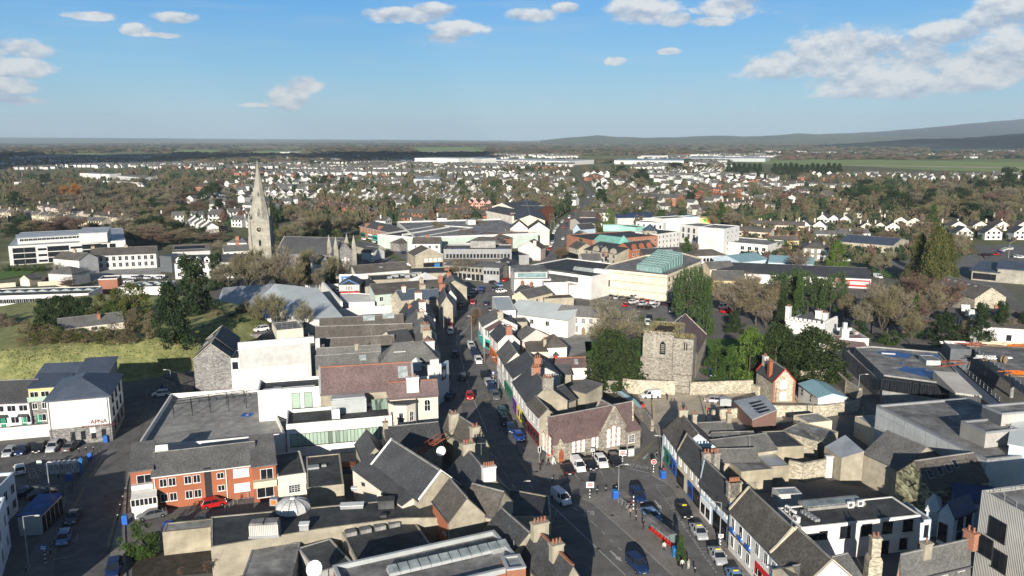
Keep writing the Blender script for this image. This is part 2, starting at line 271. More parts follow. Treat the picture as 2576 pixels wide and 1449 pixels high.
def bld(name,label,cat,t,A,B,z,D,roof='gx',rise=2.6,wall='white',rf='slate',win=(),ch=(),z0=0.,e=.25,par=.5,shop=(),sky=(),ridge=None,cop=None,group=None,base=None,key=None,k=.5,frames=True,fac=None):
 a=PT(t,A,z);b=PT(t,B,z);dx=b-a;L=dx.length;rz=math.atan2(dx.y,dx.x);nx=Vector((-math.sin(rz),math.cos(rz),0))
 if isinstance(D,tuple):
  if D[0]=='r': Wd=2*abs((PT(t,D[1],z+rise)-a).dot(nx))
  else: Wd=abs((PT(t,D[:2],D[2] if len(D)>2 else z)-a).dot(nx))
 else: Wd=D
 root=E(name,label,cat,(a.x,a.y,0),rz,group)
 w=MB();wt=z
 if roof in('flat','deck'): wt=z+par
 top=0
 if roof=='gx': w.prism([(0,0),(L,0),(L,Wd),(0,Wd)],z0,z);[w.sweepx([(0.01,z),(Wd-.01,z),(Wd*k,z+rise)],x0,x1) for x0,x1 in((0.002,.25),(L-.25,L-.002))]
 elif roof=='gy': w.prism([(0,0),(L,0),(L,Wd),(0,Wd)],z0,z);[w.sweepx([(0.01,z),(L-.01,z),(L*k,z+rise)],y0,y1,0,'y') for y0,y1 in((0.002,.25),(Wd-.25,Wd-.002))]
 elif roof=='mono': w.sweepx([(0,z0),(Wd,z0),(Wd,z+rise),(0,z)],0,L)
 elif roof=='monox': w.sweepx([(0,z0),(L,z0),(L,z+rise),(0,z)],0,Wd,0,'y')
 elif roof in('hip','pyr'): w.prism([(0,0),(L,0),(L,Wd),(0,Wd)],z0,z)
 elif roof=='barrel': w.prism([(0,0),(L,0),(L,Wd),(0,Wd)],z0,z)
 else:
  w.prism([(0,0),(L,0),(L,Wd),(0,Wd)],z0,z);th=.28
  for q in((0,0,L,th),(0,Wd-th,L,Wd),(0,th,th,Wd-th),(L-th,th,L,Wd-th)): w.box(q[0],q[1],z,q[2],q[3],wt,2 if cop else 0)
 if base: w.box(-.03,-.03,0,L+.03,Wd+.03,base[0],1)
 w.obj('wall',[wall,base[1] if base else wall]+([cop] if cop else []),root)
 if fac: q=MB();q.box(.01,-.012,0,L-.01,0.002,z-.12);q.obj('facade',fac,root)
 r=MB()
 if roof=='gx': r.sweepx(rprof(0,Wd,z,rise,e,k=k),-e*.6,L+e*.6)
 elif roof=='gy': r.sweepx(rprof(0,L,z,rise,e,k=k),-e*.6,Wd+e*.6,0,'y')
 elif roof=='mono': s=rise/Wd;r.sweepx([(-e,z-e*s+.06),(Wd+e,z+rise+e*s+.06),(Wd+e,z+rise+e*s-.12),(-e,z-e*s-.12)],-e,L+e)
 elif roof=='monox': s=rise/L;r.sweepx([(-e,z-e*s+.06),(L+e,z+rise+e*s+.06),(L+e,z+rise+e*s-.12),(-e,z-e*s-.12)],-e,Wd+e,0,'y')
 elif roof in('hip','pyr'):
  h=min(L,Wd)/2+e if roof=='hip' else None;zz=z+.05
  c=[(-e,-e,zz),(L+e,-e,zz),(L+e,Wd+e,zz),(-e,Wd+e,zz)]
  if roof=='pyr' : p=(L/2,Wd/2,z+rise);[r.face([c[i],c[(i+1)%4],p]) for i in range(4)]
  elif L>=Wd:
   p,q=(h-e,Wd/2,z+rise),(L-h+e,Wd/2,z+rise);r.face([c[0],c[1],q,p]);r.face([c[1],c[2],q]);r.face([c[2],c[3],p,q]);r.face([c[3],c[0],p])
  else:
   p,q=(L/2,h-e,z+rise),(L/2,Wd-h+e,z+rise);r.face([c[0],c[1],p]);r.face([c[1],c[2],q,p]);r.face([c[2],c[3],q]);r.face([c[3],c[0],p,q])
  r.prism([(-e,-e),(L+e,-e),(L+e,Wd+e),(-e,Wd+e)],zz-.2,zz-.003)
 elif roof=='barrel':
  n=10;pr=[(Wd*i/n,z+rise*math.sin(math.pi*i/n)) for i in range(n+1)];r.sweepx(pr+[(Wd,z-.01),(0,z-.01)],-.1,L+.1)
 else: r.box(.28,.28,z-.1,L-.28,Wd-.28,z+.03)
 ro=r.obj('roof',rf,root)
 if roof in('flat',) and cop:
  c=MB();th=.36
  for q in((-.06,-.06,L+.06,th),(-.06,Wd-th,L+.06,Wd+.06),(-.06,th,th,Wd-th),(L-th,th,L+.06,Wd-th)): c.box(q[0],q[1],wt,q[2],q[3],wt+.08)
  c.obj('coping',cop,root)
 if roof in('gx','gy') and cop:
  for s in(0,1):
   c=MB()
   if roof=='gx': c.sweepx(rprof(0,Wd,z+.16,rise,.1,.2,k),(-.28 if s==0 else L-.1),(.1 if s==0 else L+.28))
   else: c.sweepx(rprof(0,L,z+.16,rise,.1,.2,k),(-.28 if s==0 else Wd-.1),(.1 if s==0 else Wd+.28),0,'y')
   c.obj('coping',cop,root)
 if ridge is None and rf.startswith('slate') and e>0 and L>5: ridge='concrete'
 if ridge and roof in('gx','gy'):
  c=MB()
  if roof=='gx': hw=.16 if ridge!='concrete' else .1;c.box(-.1,Wd*k-hw,z+rise-.05,L+.1,Wd*k+hw,z+rise+hw)
  else: c.box(L*k-.16,-.1,z+rise-.05,L*k+.16,Wd+.1,z+rise+.16)
  c.obj('ridge_tiles',ridge,ro)
 if roof in('gx','gy','hip') and wall not in('stone','stone_light','mossy') and e>0:
  g=MB();zz=z-.1
  if roof=='gy': g.box(-e-.1,-.05,zz-.1,-e,Wd,zz+.02);g.box(L+e,-.05,zz-.1,L+e+.1,Wd,zz+.02)
  else: g.box(-.05,-e-.12,zz-.12,L+.05,-e-.005,zz+.02)
  g.obj('gutter','gutter' if wall not in('brick','brick_light') else 'frame',root)
 add_windows(root,L,Wd,win,frames)
 for c in ch:
  fx,fy,cw,cdp,hh,cm,np_=c[:7]
  x,y=fx*L,fy*Wd
  if roof=='gx': zr=z+rise*(1-abs(fy-k)/max(k,1-k)*1)
  elif roof=='gy': zr=z+rise*(1-abs(fx-k)/max(k,1-k))
  else: zr=z+(rise*.5 if roof=='hip' else 0)
  chimney(root,x,y,max(z-.5,zr-1),max(zr,z+(rise*.8 if roof in('gx','gy') else 0))+hh,cw,cdp,cm,np_,c[7] if len(c)>7 else 'terracotta')
 for q in shop:
  side,x0,x1,zh,pm,gm=q;ln=L if side in'fb' else Wd
  s=MB();wd=(x1-x0)*ln;s.box(-wd/2,-.12,zh-.75,wd/2,.02,zh,0);s.box(-wd/2,-.1,0,wd/2,.02,.5,0);n=max(1,int(wd/1.8))
  for i in range(n+1): u=-wd/2+(wd-.16)*i/n;s.box(u,-.1,.5,u+.16,.02,zh-.75,0)
  s.box(-wd/2+.1,-.05,.5,wd/2-.1,.015,zh-.75,1)
  o=s.obj('shopfront',['p_'+pm if 'p_'+pm in MT else pm,gm],root);l,rr=place(side,L,Wd,(x0+x1)/2*ln,0,.01);o.location=l;o.rotation_euler=(0,0,rr)
 for q in sky:   # skylights: fx, fy (0..1 up the slope facing the camera), w, h
  fx,fy,sw,sh=q[:4];s=MB();s.box(-sw/2,-sh/2,.05,sw/2,sh/2,.16,1);s.box(-sw/2+.08,-sh/2+.08,.15,sw/2-.08,sh/2-.08,.175,0)
  o=s.obj('skylight',[q[4] if len(q)>4 else 'glass_pale','galv'],ro)
  if roof=='gx': o.location=(fx*L,fy*Wd*k,z+rise*fy+.02);o.rotation_euler=(math.atan2(rise,Wd*k),0,0)
  elif roof=='gy': o.location=(fx*L*k if fx<1 else L,fy*Wd,z+rise*fx+.02);o.rotation_euler=(0,-math.atan2(rise,L*k),0)
  elif roof=='mono': o.location=(fx*L,fy*Wd,z+rise*fy+.02);o.rotation_euler=(math.atan2(rise,Wd),0,0)
  else: o.location=(fx*L,fy*Wd,z)
 info=dict(root=root,L=L,W=Wd,z=z,rz=rz,roof=ro)
 if key: BL[key]=info
 return info
def RS(name,label,cat,t,V,faces,wall,rf,z0=0.,th=0,cat2=None,win=(),edges=None,group=None):
 """roof traced as 3-D points; walls drop from its outer edges to the ground"""
 pts=[PT(t,v[:2],v[2]) for v in V];o0=Vector((pts[0].x,pts[0].y,0));root=E(name,label,cat,o0,0,group)
 loc=[p-o0 for p in pts];r=MB()
 for f in faces: r.face([loc[i] for i in f]) if (lambda n:n.z>=0)((loc[f[1]]-loc[f[0]]).cross(loc[f[2]]-loc[f[0]])) else r.face([loc[i] for i in f][::-1])
 cnt={}
 for f in faces:
  for i in range(len(f)):
   kk=tuple(sorted((f[i],f[(i+1)%len(f)])));cnt[kk]=cnt.get(kk,0)+1
 w=MB()
 for (i,j),c in cnt.items():
  if c==1:
   p,q=loc[i],loc[j];w.face([(p.x,p.y,z0),(q.x,q.y,z0),(q.x,q.y,q.z-.02),(p.x,p.y,p.z-.02)])
 w.obj('wall',wall,root)
 me=r.obj('roof',rf,root)
 bv=me.modifiers.new('t','SOLIDIFY');bv.thickness=.15;bv.offset=-1 if True else 1
 return root
def polyb(name,label,cat,t,pts,z,wall,rf,par=.5,z0=0.,cop=None,win=(),group=None):
 """flat-roofed building whose parapet-top outline is traced in the picture"""
 P3=[PT(t,p,z) for p in pts];c=sum(P3,Vector())/len(P3);c.z=0
 P3=[p-c for p in P3]
 ar=sum(P3[i].x*P3[(i+1)%len(P3)].y-P3[(i+1)%len(P3)].x*P3[i].y for i in range(len(P3)))
 if ar<0: P3=P3[::-1]
 root=E(name,label,cat,c,0,group);w=MB();n=len(P3);w.prism([(p.x,p.y) for p in P3],z0,z-par)
 inn=[]
 for i in range(n):
  p,a,b=P3[i],P3[i-1],P3[(i+1)%n];e1=(p-a).normalized();e2=(b-p).normalized();n1=Vector((-e1.y,e1.x,0));n2=Vector((-e2.y,e2.x,0));m=(n1+n2).normalized();kk=.3/max(.35,m.dot(n1));inn.append(p+m*kk)
 if par>.05:
  for i in range(n):
   j=(i+1)%n;o1,o2,i1,i2=P3[i],P3[j],inn[i],inn[j];q=z-par
   w.face([(o1.x,o1.y,q),(o2.x,o2.y,q),(o2.x,o2.y,z),(o1.x,o1.y,z)]);w.face([(i2.x,i2.y,q),(i1.x,i1.y,q),(i1.x,i1.y,z),(i2.x,i2.y,z)]);w.face([(o1.x,o1.y,z),(o2.x,o2.y,z),(i2.x,i2.y,z),(i1.x,i1.y,z)],1)
 w.obj('wall',[wall,cop or wall],root)
 r=MB();r.prism([(p.x,p.y) for p in inn],z-par-.1,z-par+.03);r.obj('roof',rf,root)
 for q in win:  # (edge index start pixel pair) windows along traced edge
  i,nw,zs,ww,hh,st=q[:6];p0,p1=PT(t,pts[i],z)-c,PT(t,pts[(i+1)%n],z)-c;d=p1-p0;rz=math.atan2(d.y,d.x);a,b=q[6] if len(q)>6 else(0,1)
  nn=Vector((math.sin(rz),-math.cos(rz),0))
  for zz in zs:
   for k in range(nw):
    pp=p0+d*(a+(b-a)*(k+.5)/nw)+nn*.01;me=window_mesh(ww,hh,st);o=link('window',me[0],root,(pp.x,pp.y,zz),rz);link('window_frame',me[1],o)
 return root
def freewall(name,label,t,pts,h,mat,th=.45,cop=None,cat='wall',z0=0.,zt=None):
 P3=[PT(t,p,zt or 0) for p in pts];c=P3[0].copy();c.z=0;root=E(name,label,cat,c);w=MB();cc=MB()
 for i in range(len(P3)-1):
  a,b=P3[i]-c,P3[i+1]-c;d=(b-a).normalized();n=Vector((-d.y,d.x,0))*th/2;a=a-d*(th*.45);b=b+d*(th*.45)
  hh=h if not isinstance(h,(list,tuple)) else h[i];hh+=.01*i
  w.prism([(a-n)[:2],(b-n)[:2],(b+n)[:2],(a+n)[:2]],z0,hh);n*=1.25;cc.prism([(a-n)[:2],(b-n)[:2],(b+n)[:2],(a+n)[:2]],hh,hh+.1)
 w.obj('wall_body',mat,root)
 if cop: cc.obj('coping',cop,root)
 return root
def sheet(name,t,pts,z,mat,th=0,kind='structure'):
 P3=[PT(t,p,0) for p in pts];m=MB()
 ar=sum(P3[i].x*P3[(i+1)%len(P3)].y-P3[(i+1)%len(P3)].x*P3[i].y for i in range(len(P3)))
 if ar<0:P3=P3[::-1]
 if th: m.prism([(p.x,p.y) for p in P3],-.05,z)
 else: m.face([(p.x,p.y,z) for p in P3])
 return tag(m.obj(name,mat),kind=kind)
def put(b,name,mb,mats,fx,fy,z=None,rz=0,par=None):
 """a part standing on building b at fractions of its plan"""
 o=mb.obj(name,mats,par or b['root']);o.location=(fx*b['L'],fy*b['W'],b['z'] if z is None else z);o.rotation_euler=(0,0,rz);return o
# ---------------- ground, roads, water, hills ----------------
def ground_mat():
 m=bpy.data.materials.new('ground');m.use_nodes=True;nt=m.node_tree;N=nt.nodes;L=nt.links;b=N['Principled BSDF'];b.inputs['Roughness'].default_value=1;b.inputs['Specular IOR Level'].default_value=.1
 tc=N.new('ShaderNodeTexCoord');co=tc.outputs['Object']
 def nz(s,d):
  n=N.new('ShaderNodeTexNoise');n.inputs['Scale'].default_value=s;n.inputs['Detail'].default_value=d;L.new(co,n.inputs['Vector']);return n.outputs[0]
 def ramp(f,*e):
  r=N.new('ShaderNodeValToRGB');L.new(f,r.inputs[0]);r.color_ramp.elements[0].position=e[0][0];r.color_ramp.elements[0].color=(*e[0][1],1);r.color_ramp.elements[1].position=e[-1][0];r.color_ramp.elements[1].color=(*e[-1][1],1)
  for p,c in e[1:-1]: q=r.color_ramp.elements.new(p);q.color=(*c,1)
  return r.outputs[0]
 def mixf(f,a,c):
  x=N.new('ShaderNodeMixRGB');L.new(f,x.inputs[0]) if not isinstance(f,float) else None;L.new(a,x.inputs[1]);L.new(c,x.inputs[2]);return x.outputs[0]
 v=N.new('ShaderNodeTexVoronoi');v.inputs['Scale'].default_value=.0042;L.new(co,v.inputs['Vector']);s=N.new('ShaderNodeSeparateColor');L.new(v.outputs['Color'],s.inputs[0])
 fields=ramp(s.outputs[0],(0,(.16,.22,.07)),(.3,(.20,.19,.09)),(.5,(.12,.17,.06)),(.7,(.25,.21,.13)),(1,(.18,.25,.08)))
 yard=ramp(nz(.05,7),(.3,(.13,.12,.10)),(.43,(.10,.12,.04)),(.52,(.17,.15,.11)),(.6,(.10,.14,.04)),(.72,(.24,.22,.18)))
 tar=ramp(nz(.3,6),(.3,(.125,.12,.112)),(.7,(.17,.16,.15)))
 d=N.new('ShaderNodeVectorMath');d.operation='LENGTH';L.new(co,d.inputs[0])
 def mr(a0,a1):
  r=N.new('ShaderNodeMapRange');L.new(d.outputs['Value'],r.inputs[0]);r.inputs[1].default_value=a0;r.inputs[2].default_value=a1;return r.outputs[0]
 c=mixf(mr(330,420),tar,yard);c=mixf(mr(1700,2300),c,fields);L.new(c,b.inputs['Base Color']);MT['ground']=m
ground_mat()
g=MB()
rr=[0,300,700,1500,3000,6000,12000,24000];NA=40
for i,r in enumerate(rr):
 for j in range(NA+1):
  a=R(-75+150*j/NA);g.v.append((r*math.sin(a),r*math.cos(a)-60*(i==0),0))
for i in range(len(rr)-1):
 for j in range(NA): k=i*(NA+1)+j;g.f.append((k,k+1,k+NA+2,k+NA+1)[::-1]);g.m.append(0)
tag(g.obj('ground','ground'),kind='structure')
def hills(name,mat,y0,y1,prof,seed,rough=3.):
 """prof: (x_pixel, crest_y_pixel); the ridge runs at distance y1, its foot at y0"""
 rn=random.Random(seed);m=MB();N=90;K=7
 x0,x1=prof[0][0],prof[-1][0]
 def cy(x):
  for (a,b),(c,d) in zip(prof,prof[1:]):
   if x<=c: return b+(d-b)*(x-a)/(c-a)
  return prof[-1][1]
 off=[rn.uniform(0,6) for _ in range(6)]
 for i in range(N+1):
  x=x0+(x1-x0)*i/N;a,b,d=ray(x,cy(x));k=y1/b;hz=max(2,CH+d*k)
  for j in range(K+1):
   t=j/K;Y=y0+(y1-y0)*t;X=a/b*Y*1.0+(0)
   s=t*t*(3-2*t);z=hz*s*(1+.0)+rough*math.sin(i*.9+j*1.7+off[0])*s*.4+rough*rn.uniform(-1,1)*s*(.6 if j<K else .35)
   m.v.append((X,Y,z-4*(1-t)))
  m.v.append((a/b*(y1*1.12),y1*1.12,-5))
 K2=K+2
 for i in range(N):
  for j in range(K2-1): k=i*K2+j;m.f.append((k,k+K2,k+K2+1,k+1)[::1]);m.m.append(0)
 return tag(m.obj(name,mat,smooth=True),kind='structure')
def hillmat(n,ca,cb,cc,sc):
 m=bpy.data.materials.new(n);m.use_nodes=True;nt=m.node_tree;N=nt.nodes;L=nt.links;b=N['Principled BSDF'];b.inputs['Roughness'].default_value=1;b.inputs['Specular IOR Level'].default_value=0
 tc=N.new('ShaderNodeTexCoord');n1=N.new('ShaderNodeTexNoise');n1.inputs['Scale'].default_value=sc;n1.inputs['Detail'].default_value=9;n1.inputs['Roughness'].default_value=.7;L.new(tc.outputs['Object'],n1.inputs['Vector'])
 r=N.new('ShaderNodeValToRGB');L.new(n1.outputs[0],r.inputs[0]);r.color_ramp.elements[0].position=.38;r.color_ramp.elements[0].color=(*ca,1);r.color_ramp.elements[1].position=.62;r.color_ramp.elements[1].color=(*cc,1);q=r.color_ramp.elements.new(.5);q.color=(*cb,1)
 L.new(r.outputs[0],b.inputs['Base Color']);MT[n]=m
hillmat('hill_wood',(.016,.024,.026),(.026,.036,.036),(.05,.06,.045),.004);hillmat('hill_field',(.05,.06,.03),(.08,.11,.035),(.12,.13,.06),.002)
hills('hills','hill_wood',9000,14000,[(1780,352),(1850,345),(2000,341),(2200,334),(2350,322),(2450,312),(2576,302),(2800,292)],3,6)
hills('hills','hill_field',8000,11000,[(1360,353),(1425,347),(1500,341),(1560,345),(1620,347),(1700,346),(1800,342),(1900,345),(2010,337),(2100,341),(2250,345),(2420,350)],5,4)
hills('hills','hill_wood',4300,5600,[(2060,366),(2150,362),(2300,352),(2420,350),(2576,338),(2750,333)],9,3)
hills('hills','hill_field',14000,20000,[(-300,343),(0,343),(300,345),(700,349),(1100,352),(1300,354),(1500,352)],13,6)
def fld(pts,m,nm='field',z=.25): sheet(nm,'F',pts,z,m)
fld([(1850,408),(2100,402),(2576,412),(2800,414),(2800,444),(2576,438),(2350,431),(2150,420),(1920,414)],'field','racecourse',.3)
fld([(2060,416),(2576,424),(2800,428),(2800,431),(2576,428),(2060,418)],'field_tan','track',.6)
fld([(180,384),(225,383),(290,386),(240,389)],'field');fld([(245,390),(290,386),(300,388),(270,391)],'field');fld([(435,377),(520,375),(560,380),(480,385),(440,382)],'field');fld([(630,380),(760,378),(765,386),(640,390)],'field')
fld([(1040,372),(1180,370),(1230,382),(1060,386)],'field');fld([(1060,379),(1180,378),(1200,388),(1080,390)],'field_tan','field',.5)
fld([(2340,370),(2576,366),(2576,384),(2420,388),(2330,382)],'field_dark');fld([(2400,398),(2700,396),(2700,401),(2400,403)],'field_dark')
fld([(1625,455),(1750,449),(1752,458),(1700,465),(1640,466)],'lawn','lawn');fld([(1965,412),(2050,408),(2050,414),(1965,418)],'field')
fld([(1932,538),(1985,540),(1990,550),(1932,552)],'lawn','lawn');fld([(976,538),(1006,537),(1006,548),(985,550)],'lawn','lawn');fld([(1870,540),(1932,538),(1932,552),(1895,552)],'lawn','lawn')
fld([(2190,675),(2250,690),(2245,702),(2195,695)],'lawn','lawn');fld([(20,680),(110,668),(70,690),(0,702),(-60,700)],'lawn','lawn')
ms=[(1395,1500),(1318,1285),(1240,1190),(1200,1100),(1161,1020),(1134,920),(1119,865),(1114,830),(1116,799),(1129,779),(1165,739),(1150,728),(1118,715),(1081,690),(1040,668),(966,622),(930,600),(935,585),(975,596),(1050,634),(1120,664),(1180,690),(1260,700),(1290,705),(1330,680),(1363,652),(1380,625),(1405,572),(1438,537),(1473,497),(1478,482),(1462,462),(1448,440),(1452,440),(1470,462),(1493,488),(1493,497),(1488,512),(1448,552),(1428,575),(1424,612),(1395,652),(1345,692),(1325,715),(1275,735),(1240,755),(1205,800),(1190,835),(1196,865),(1229,925),(1254,966),(1283,1037),(1304,1137),(1355,1204),(1398,1224),(1425,1210),(1402,1165),(1560,1150),(1632,1169),(1638,1197),(1678,1219),(1700,1249),(1738,1304),(1783,1367),(1833,1449),(1860,1500)]
sheet('road','F',ms,.05,'asphalt')
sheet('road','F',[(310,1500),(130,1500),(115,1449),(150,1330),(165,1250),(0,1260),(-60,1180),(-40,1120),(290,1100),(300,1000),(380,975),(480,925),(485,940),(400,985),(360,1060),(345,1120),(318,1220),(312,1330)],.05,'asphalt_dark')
sheet('road','F',[(2070,900),(2105,895),(2190,1000),(2230,1080),(2290,1160),(2240,1160),(2140,1010)],.05,'asphalt')
sheet('road','F',[(2400,650),(2470,640),(2500,700),(2560,760),(2420,740)],.05,'asphalt')
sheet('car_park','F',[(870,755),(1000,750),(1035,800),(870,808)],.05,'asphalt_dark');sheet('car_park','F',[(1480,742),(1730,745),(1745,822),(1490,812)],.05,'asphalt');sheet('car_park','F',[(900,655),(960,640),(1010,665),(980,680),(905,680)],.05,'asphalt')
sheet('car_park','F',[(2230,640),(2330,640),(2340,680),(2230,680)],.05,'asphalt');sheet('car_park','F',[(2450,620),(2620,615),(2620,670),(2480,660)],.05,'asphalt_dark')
sheet('courtyard','F',[(200,670),(400,662),(405,690),(210,705)],.06,'concrete')
sheet('yard','F',[(1600,990),(2010,985),(2010,1060),(1900,1075),(1700,1115),(1655,1100)],.07,'gravel');sheet('yard','F',[(1960,990),(2110,985),(2140,1010),(2110,1040),(1980,1045)],.08,'gravel')
sheet('gravel','F',[(1400,832),(1480,830),(1490,880),(1430,900),(1370,890)],.06,'concrete')
sheet('lawn','F',[(1470,860),(1960,850),(2090,920),(2020,965),(1700,960),(1480,955)],.06,'lawn');sheet('path','F',[(1745,960),(1760,900),(1790,900),(1780,960)],.09,'pavement')
def pave(pts,z=.14): sheet('pavement','F',pts,z,['pavement'],th=1)
pave([(1632,1169),(1638,1197),(1678,1219),(1700,1249),(1738,1304),(1783,1367),(1833,1449),(1870,1520),(1960,1500),(1900,1449),(1850,1392),(1762,1279),(1700,1206),(1665,1162),(1652,1155),(1645,1140)])
pave([(1448,1247),(1563,1232),(1583,1249),(1620,1300),(1703,1390),(1770,1460),(1700,1460),(1595,1364),(1488,1267)])
pave([(1304,1137),(1355,1204),(1398,1224),(1425,1210),(1402,1165),(1380,1158),(1352,1120),(1320,1060),(1300,1010),(1270,950),(1252,905),(1225,850),(1205,800),(1190,835),(1196,865),(1229,925),(1254,966),(1283,1037)])
pave([(1161,1020),(1134,920),(1119,865),(1114,830),(1116,799),(1129,779),(1165,739),(1150,738),(1110,775),(1098,810),(1100,870),(1112,930),(1125,1010),(1140,1040),(1165,1040)])
pave([(1275,735),(1325,715),(1345,692),(1395,652),(1402,652),(1350,700),(1335,722),(1280,745)]);pave([(1424,612),(1428,575),(1448,552),(1456,552),(1440,575),(1436,612)])
pave([(312,1330),(318,1220),(345,1120),(332,1130),(316,1215),(298,1300),(262,1449),(255,1500),(318,1500)])
pave([(122,1500),(150,1330),(165,1250),(150,1250),(120,1310),(60,1420),(20,1500)])
def strip(pts,w,z,mat,name='road_marking',dash=None):
 m=MB();P3=[P(*p) for p in pts]
 segs=[]
 for a,b in zip(P3,P3[1:]):
  if dash:
   L=(b-a).length;d=(b-a).normalized();s=0
   while s<L: segs.append((a+d*s,a+d*min(s+dash[0],L)));s+=dash[0]+dash[1]
  else: segs.append((a,b))
 for a,b in segs:
  d=(b-a).normalized();n=Vector((-d.y,d.x,0))*w/2
  m.face([(a-n)[:2]+(z,),(b-n)[:2]+(z,),(b+n)[:2]+(z,),(a+n)[:2]+(z,)] if True else None)
 m.v=[(v[0],v[1],z) for v in m.v];return tag(m.obj(name,mat),kind='structure')
c3=lambda l:[T('23',*q) for q in l];c2=lambda l:[T('12',*q) for q in l];c0=lambda l:[T('03',*q) for q in l];c22=lambda l:[T('22',*q) for q in l]
strip(c3([(170,540),(335,690)]),.12,.06,'line_white',dash=(1.6,1.6));strip(c3([(385,735),(1135,1449)]),.14,.061,'line_white')
strip(c3([(620,765),(820,930),(1150,1250)]),.12,.062,'line_white',dash=(1,1.6))
strip([(1230,1137),(1268,1190),(1300,1240),(1330,1270)],.12,.061,'line_white',dash=(2,3));strip(c2([(2035,570),(2055,660),(2090,840),(2140,1000),(2230,1240),(2320,1449)]),.14,.061,'line_white')
strip(c2([(2250,100),(2130,260),(2040,380),(2012,470),(2015,580)]),.12,.061,'line_white');strip(c2([(2180,290),(2120,400),(2050,480),(2015,580)]),.12,.062,'line_white')
for i in range(12):
 t=i/12;a=(2140-130*t,270+250*t);strip(c2([a,(a[0]+60*(1-abs(t-.4)),a[1]+15)]),.25,.063,'line_white')
strip(c2([(2335,60),(2230,170)]),.14,.061,'line_white');strip([(1461,500),(1450,540),(1430,575),(1412,620),(1392,650)],.12,.061,'line_white',dash=(3,4))
strip(c3([(0,190),(60,260),(150,400),(270,500),(440,555)]),.1,.06,'line_yellow');strip(c3([(10,200),(60,272),(150,415),(265,510)]),.1,.06,'line_yellow')
strip(c3([(120,790),(240,900),(285,960),(280,1010)]),.1,.061,'line_yellow');strip(c3([(110,800),(230,910),(270,965),(270,1005)]),.1,.062,'line_yellow')
strip(c2([(1925,600),(1960,760),(2010,960),(2055,1150)]),.1,.061,'line_yellow')
for q in [[(220,850),(440,795),(365,985),(220,850)],[(220,850),(585,925),(365,985)]]: strip(c3(q),.12,.064,'line_yellow')
for q in [[(2270,130),(2370,115),(2465,260),(2345,280),(2270,130)],[(2290,210),(2440,200)],[(2300,160),(2430,280)],[(2390,120),(2330,270)]]: strip([T('13',*k) for k in q],.12,.064,'line_yellow')
for q in [[(2040,1060),(2310,1050),(2340,1130),(2070,1150),(2040,1060)],[(2060,1060),(2330,1130)],[(2300,1050),(2080,1150)],[(2180,1055),(2210,1140)]]: strip(c2(q),.12,.064,'line_yellow')
for x,y in((545,385),(620,430),(745,410),(870,395),(985,370)): strip(c3([(x,y-10),(x+45,y+50)]),.1,.064,'line_white')
strip(c3([(1445,545),(1565,538)]),.1,.064,'line_white')
strip(c3([(1450,560),(1630,820),(1680,900),(1760,1010),(1860,1160),(1930,1260),(2060,1440)]),.1,.064,'line_white',dash=(.5,.5))
for q in((1445,675,120),(1640,865,120),(1740,1000,60),(1870,1180,130),(1900,1215,80)): strip(c3([(q[0]+100 if q[0]==1445 else q[0],q[1]),(q[0]+q[2]+60,q[1]-15)]),.1,.065,'line_white')
strip(c3([(1135,360),(1370,420)]),.15,.064,'line_white');strip(c3([(1215,300),(1440,90)]),.1,.064,'line_yellow');strip(c3([(1200,295),(1420,85)]),.1,.064,'line_yellow');strip(c3([(1360,330),(1400,240),(1490,170)]),.1,.064,'line_yellow')
strip(c3([(640,660),(800,725),(1230,1100),(1610,1449)]),.12,.155,'kerb','kerb')
strip(c0([(850,545),(725,790)]),.1,.064,'line_yellow');strip(c0([(835,548),(710,790)]),.1,.064,'line_yellow');strip(c0([(1030,240),(880,460)]),.1,.064,'line_yellow');strip(c0([(1045,240),(895,460)]),.1,.064,'line_yellow')
strip(c0([(1255,590),(1200,720),(1080,1155)]),.1,.064,'line_yellow');strip(c0([(1240,600),(1185,720),(1065,1155)]),.1,.064,'line_yellow')
for q in [[(270,370),(325,358),(380,448),(300,460),(270,370)],[(310,440),(365,420)],[(285,400),(345,385)],[(390,545),(600,530)],[(555,270),(760,245)],[(775,1020),(755,1090),(710,1090)],[(490,1370),(540,1275),(700,1250)],[(585,220),(640,170)],[(430,245),(480,180)],[(260,270),(310,210)]]: strip(c0(q),.1,.064,'line_white')
strip([T('02',*k) for k in [(1910,780),(1700,880),(1480,1010),(1460,1070),(1500,1110),(1640,1135)]],.1,.064,'line_yellow')
def arrow(t,a,b,w=.25):
 p,q=PT(t,a),PT(t,b);d=(q-p).normalized();n=Vector((-d.y,d.x,0));h=q-d*((q-p).length*.4);m=MB()
 m.face([p-n*w/2,h-n*w/2,h+n*w/2,p+n*w/2]);m.face([h-n*w*1.5,q,h+n*w*1.5]);m.v=[(v[0],v[1],.066) for v in m.v];tag(m.obj('road_arrow','line_white'),kind='structure')
arrow('23',(1425,690),(1500,785));arrow('23',(980,1200),(1100,1315),.3);arrow('23',(1365,220),(1310,285));arrow('03',(590,532),(400,546),.2)
def roadtext(s,t,a,b,size,stretch=2.2,name='road_lettering',z=.067):
 p,q=PT(t,a),PT(t,b);d=q-p;me=textmesh(s,size,'line_white',0);me.transform(Matrix.Diagonal((1,stretch,1,1)))
 o=link(name,me,None,((p.x+q.x)/2,(p.y+q.y)/2,z),math.atan2(d.y,d.x));return tag(o,kind='structure')
roadtext('NO ENTRY','23',(1150,345),(1370,385),1.0,1.9);o=roadtext('BUS','23',(830,800),(700,800),1.0,2.2)
for a in((1590,750),(1690,920),(1810,1100),(1960,1310)):
 o=roadtext('TAXI','23',(a[0]-30,a[1]-40),(a[0]+45,a[1]+60),.75,1.0)
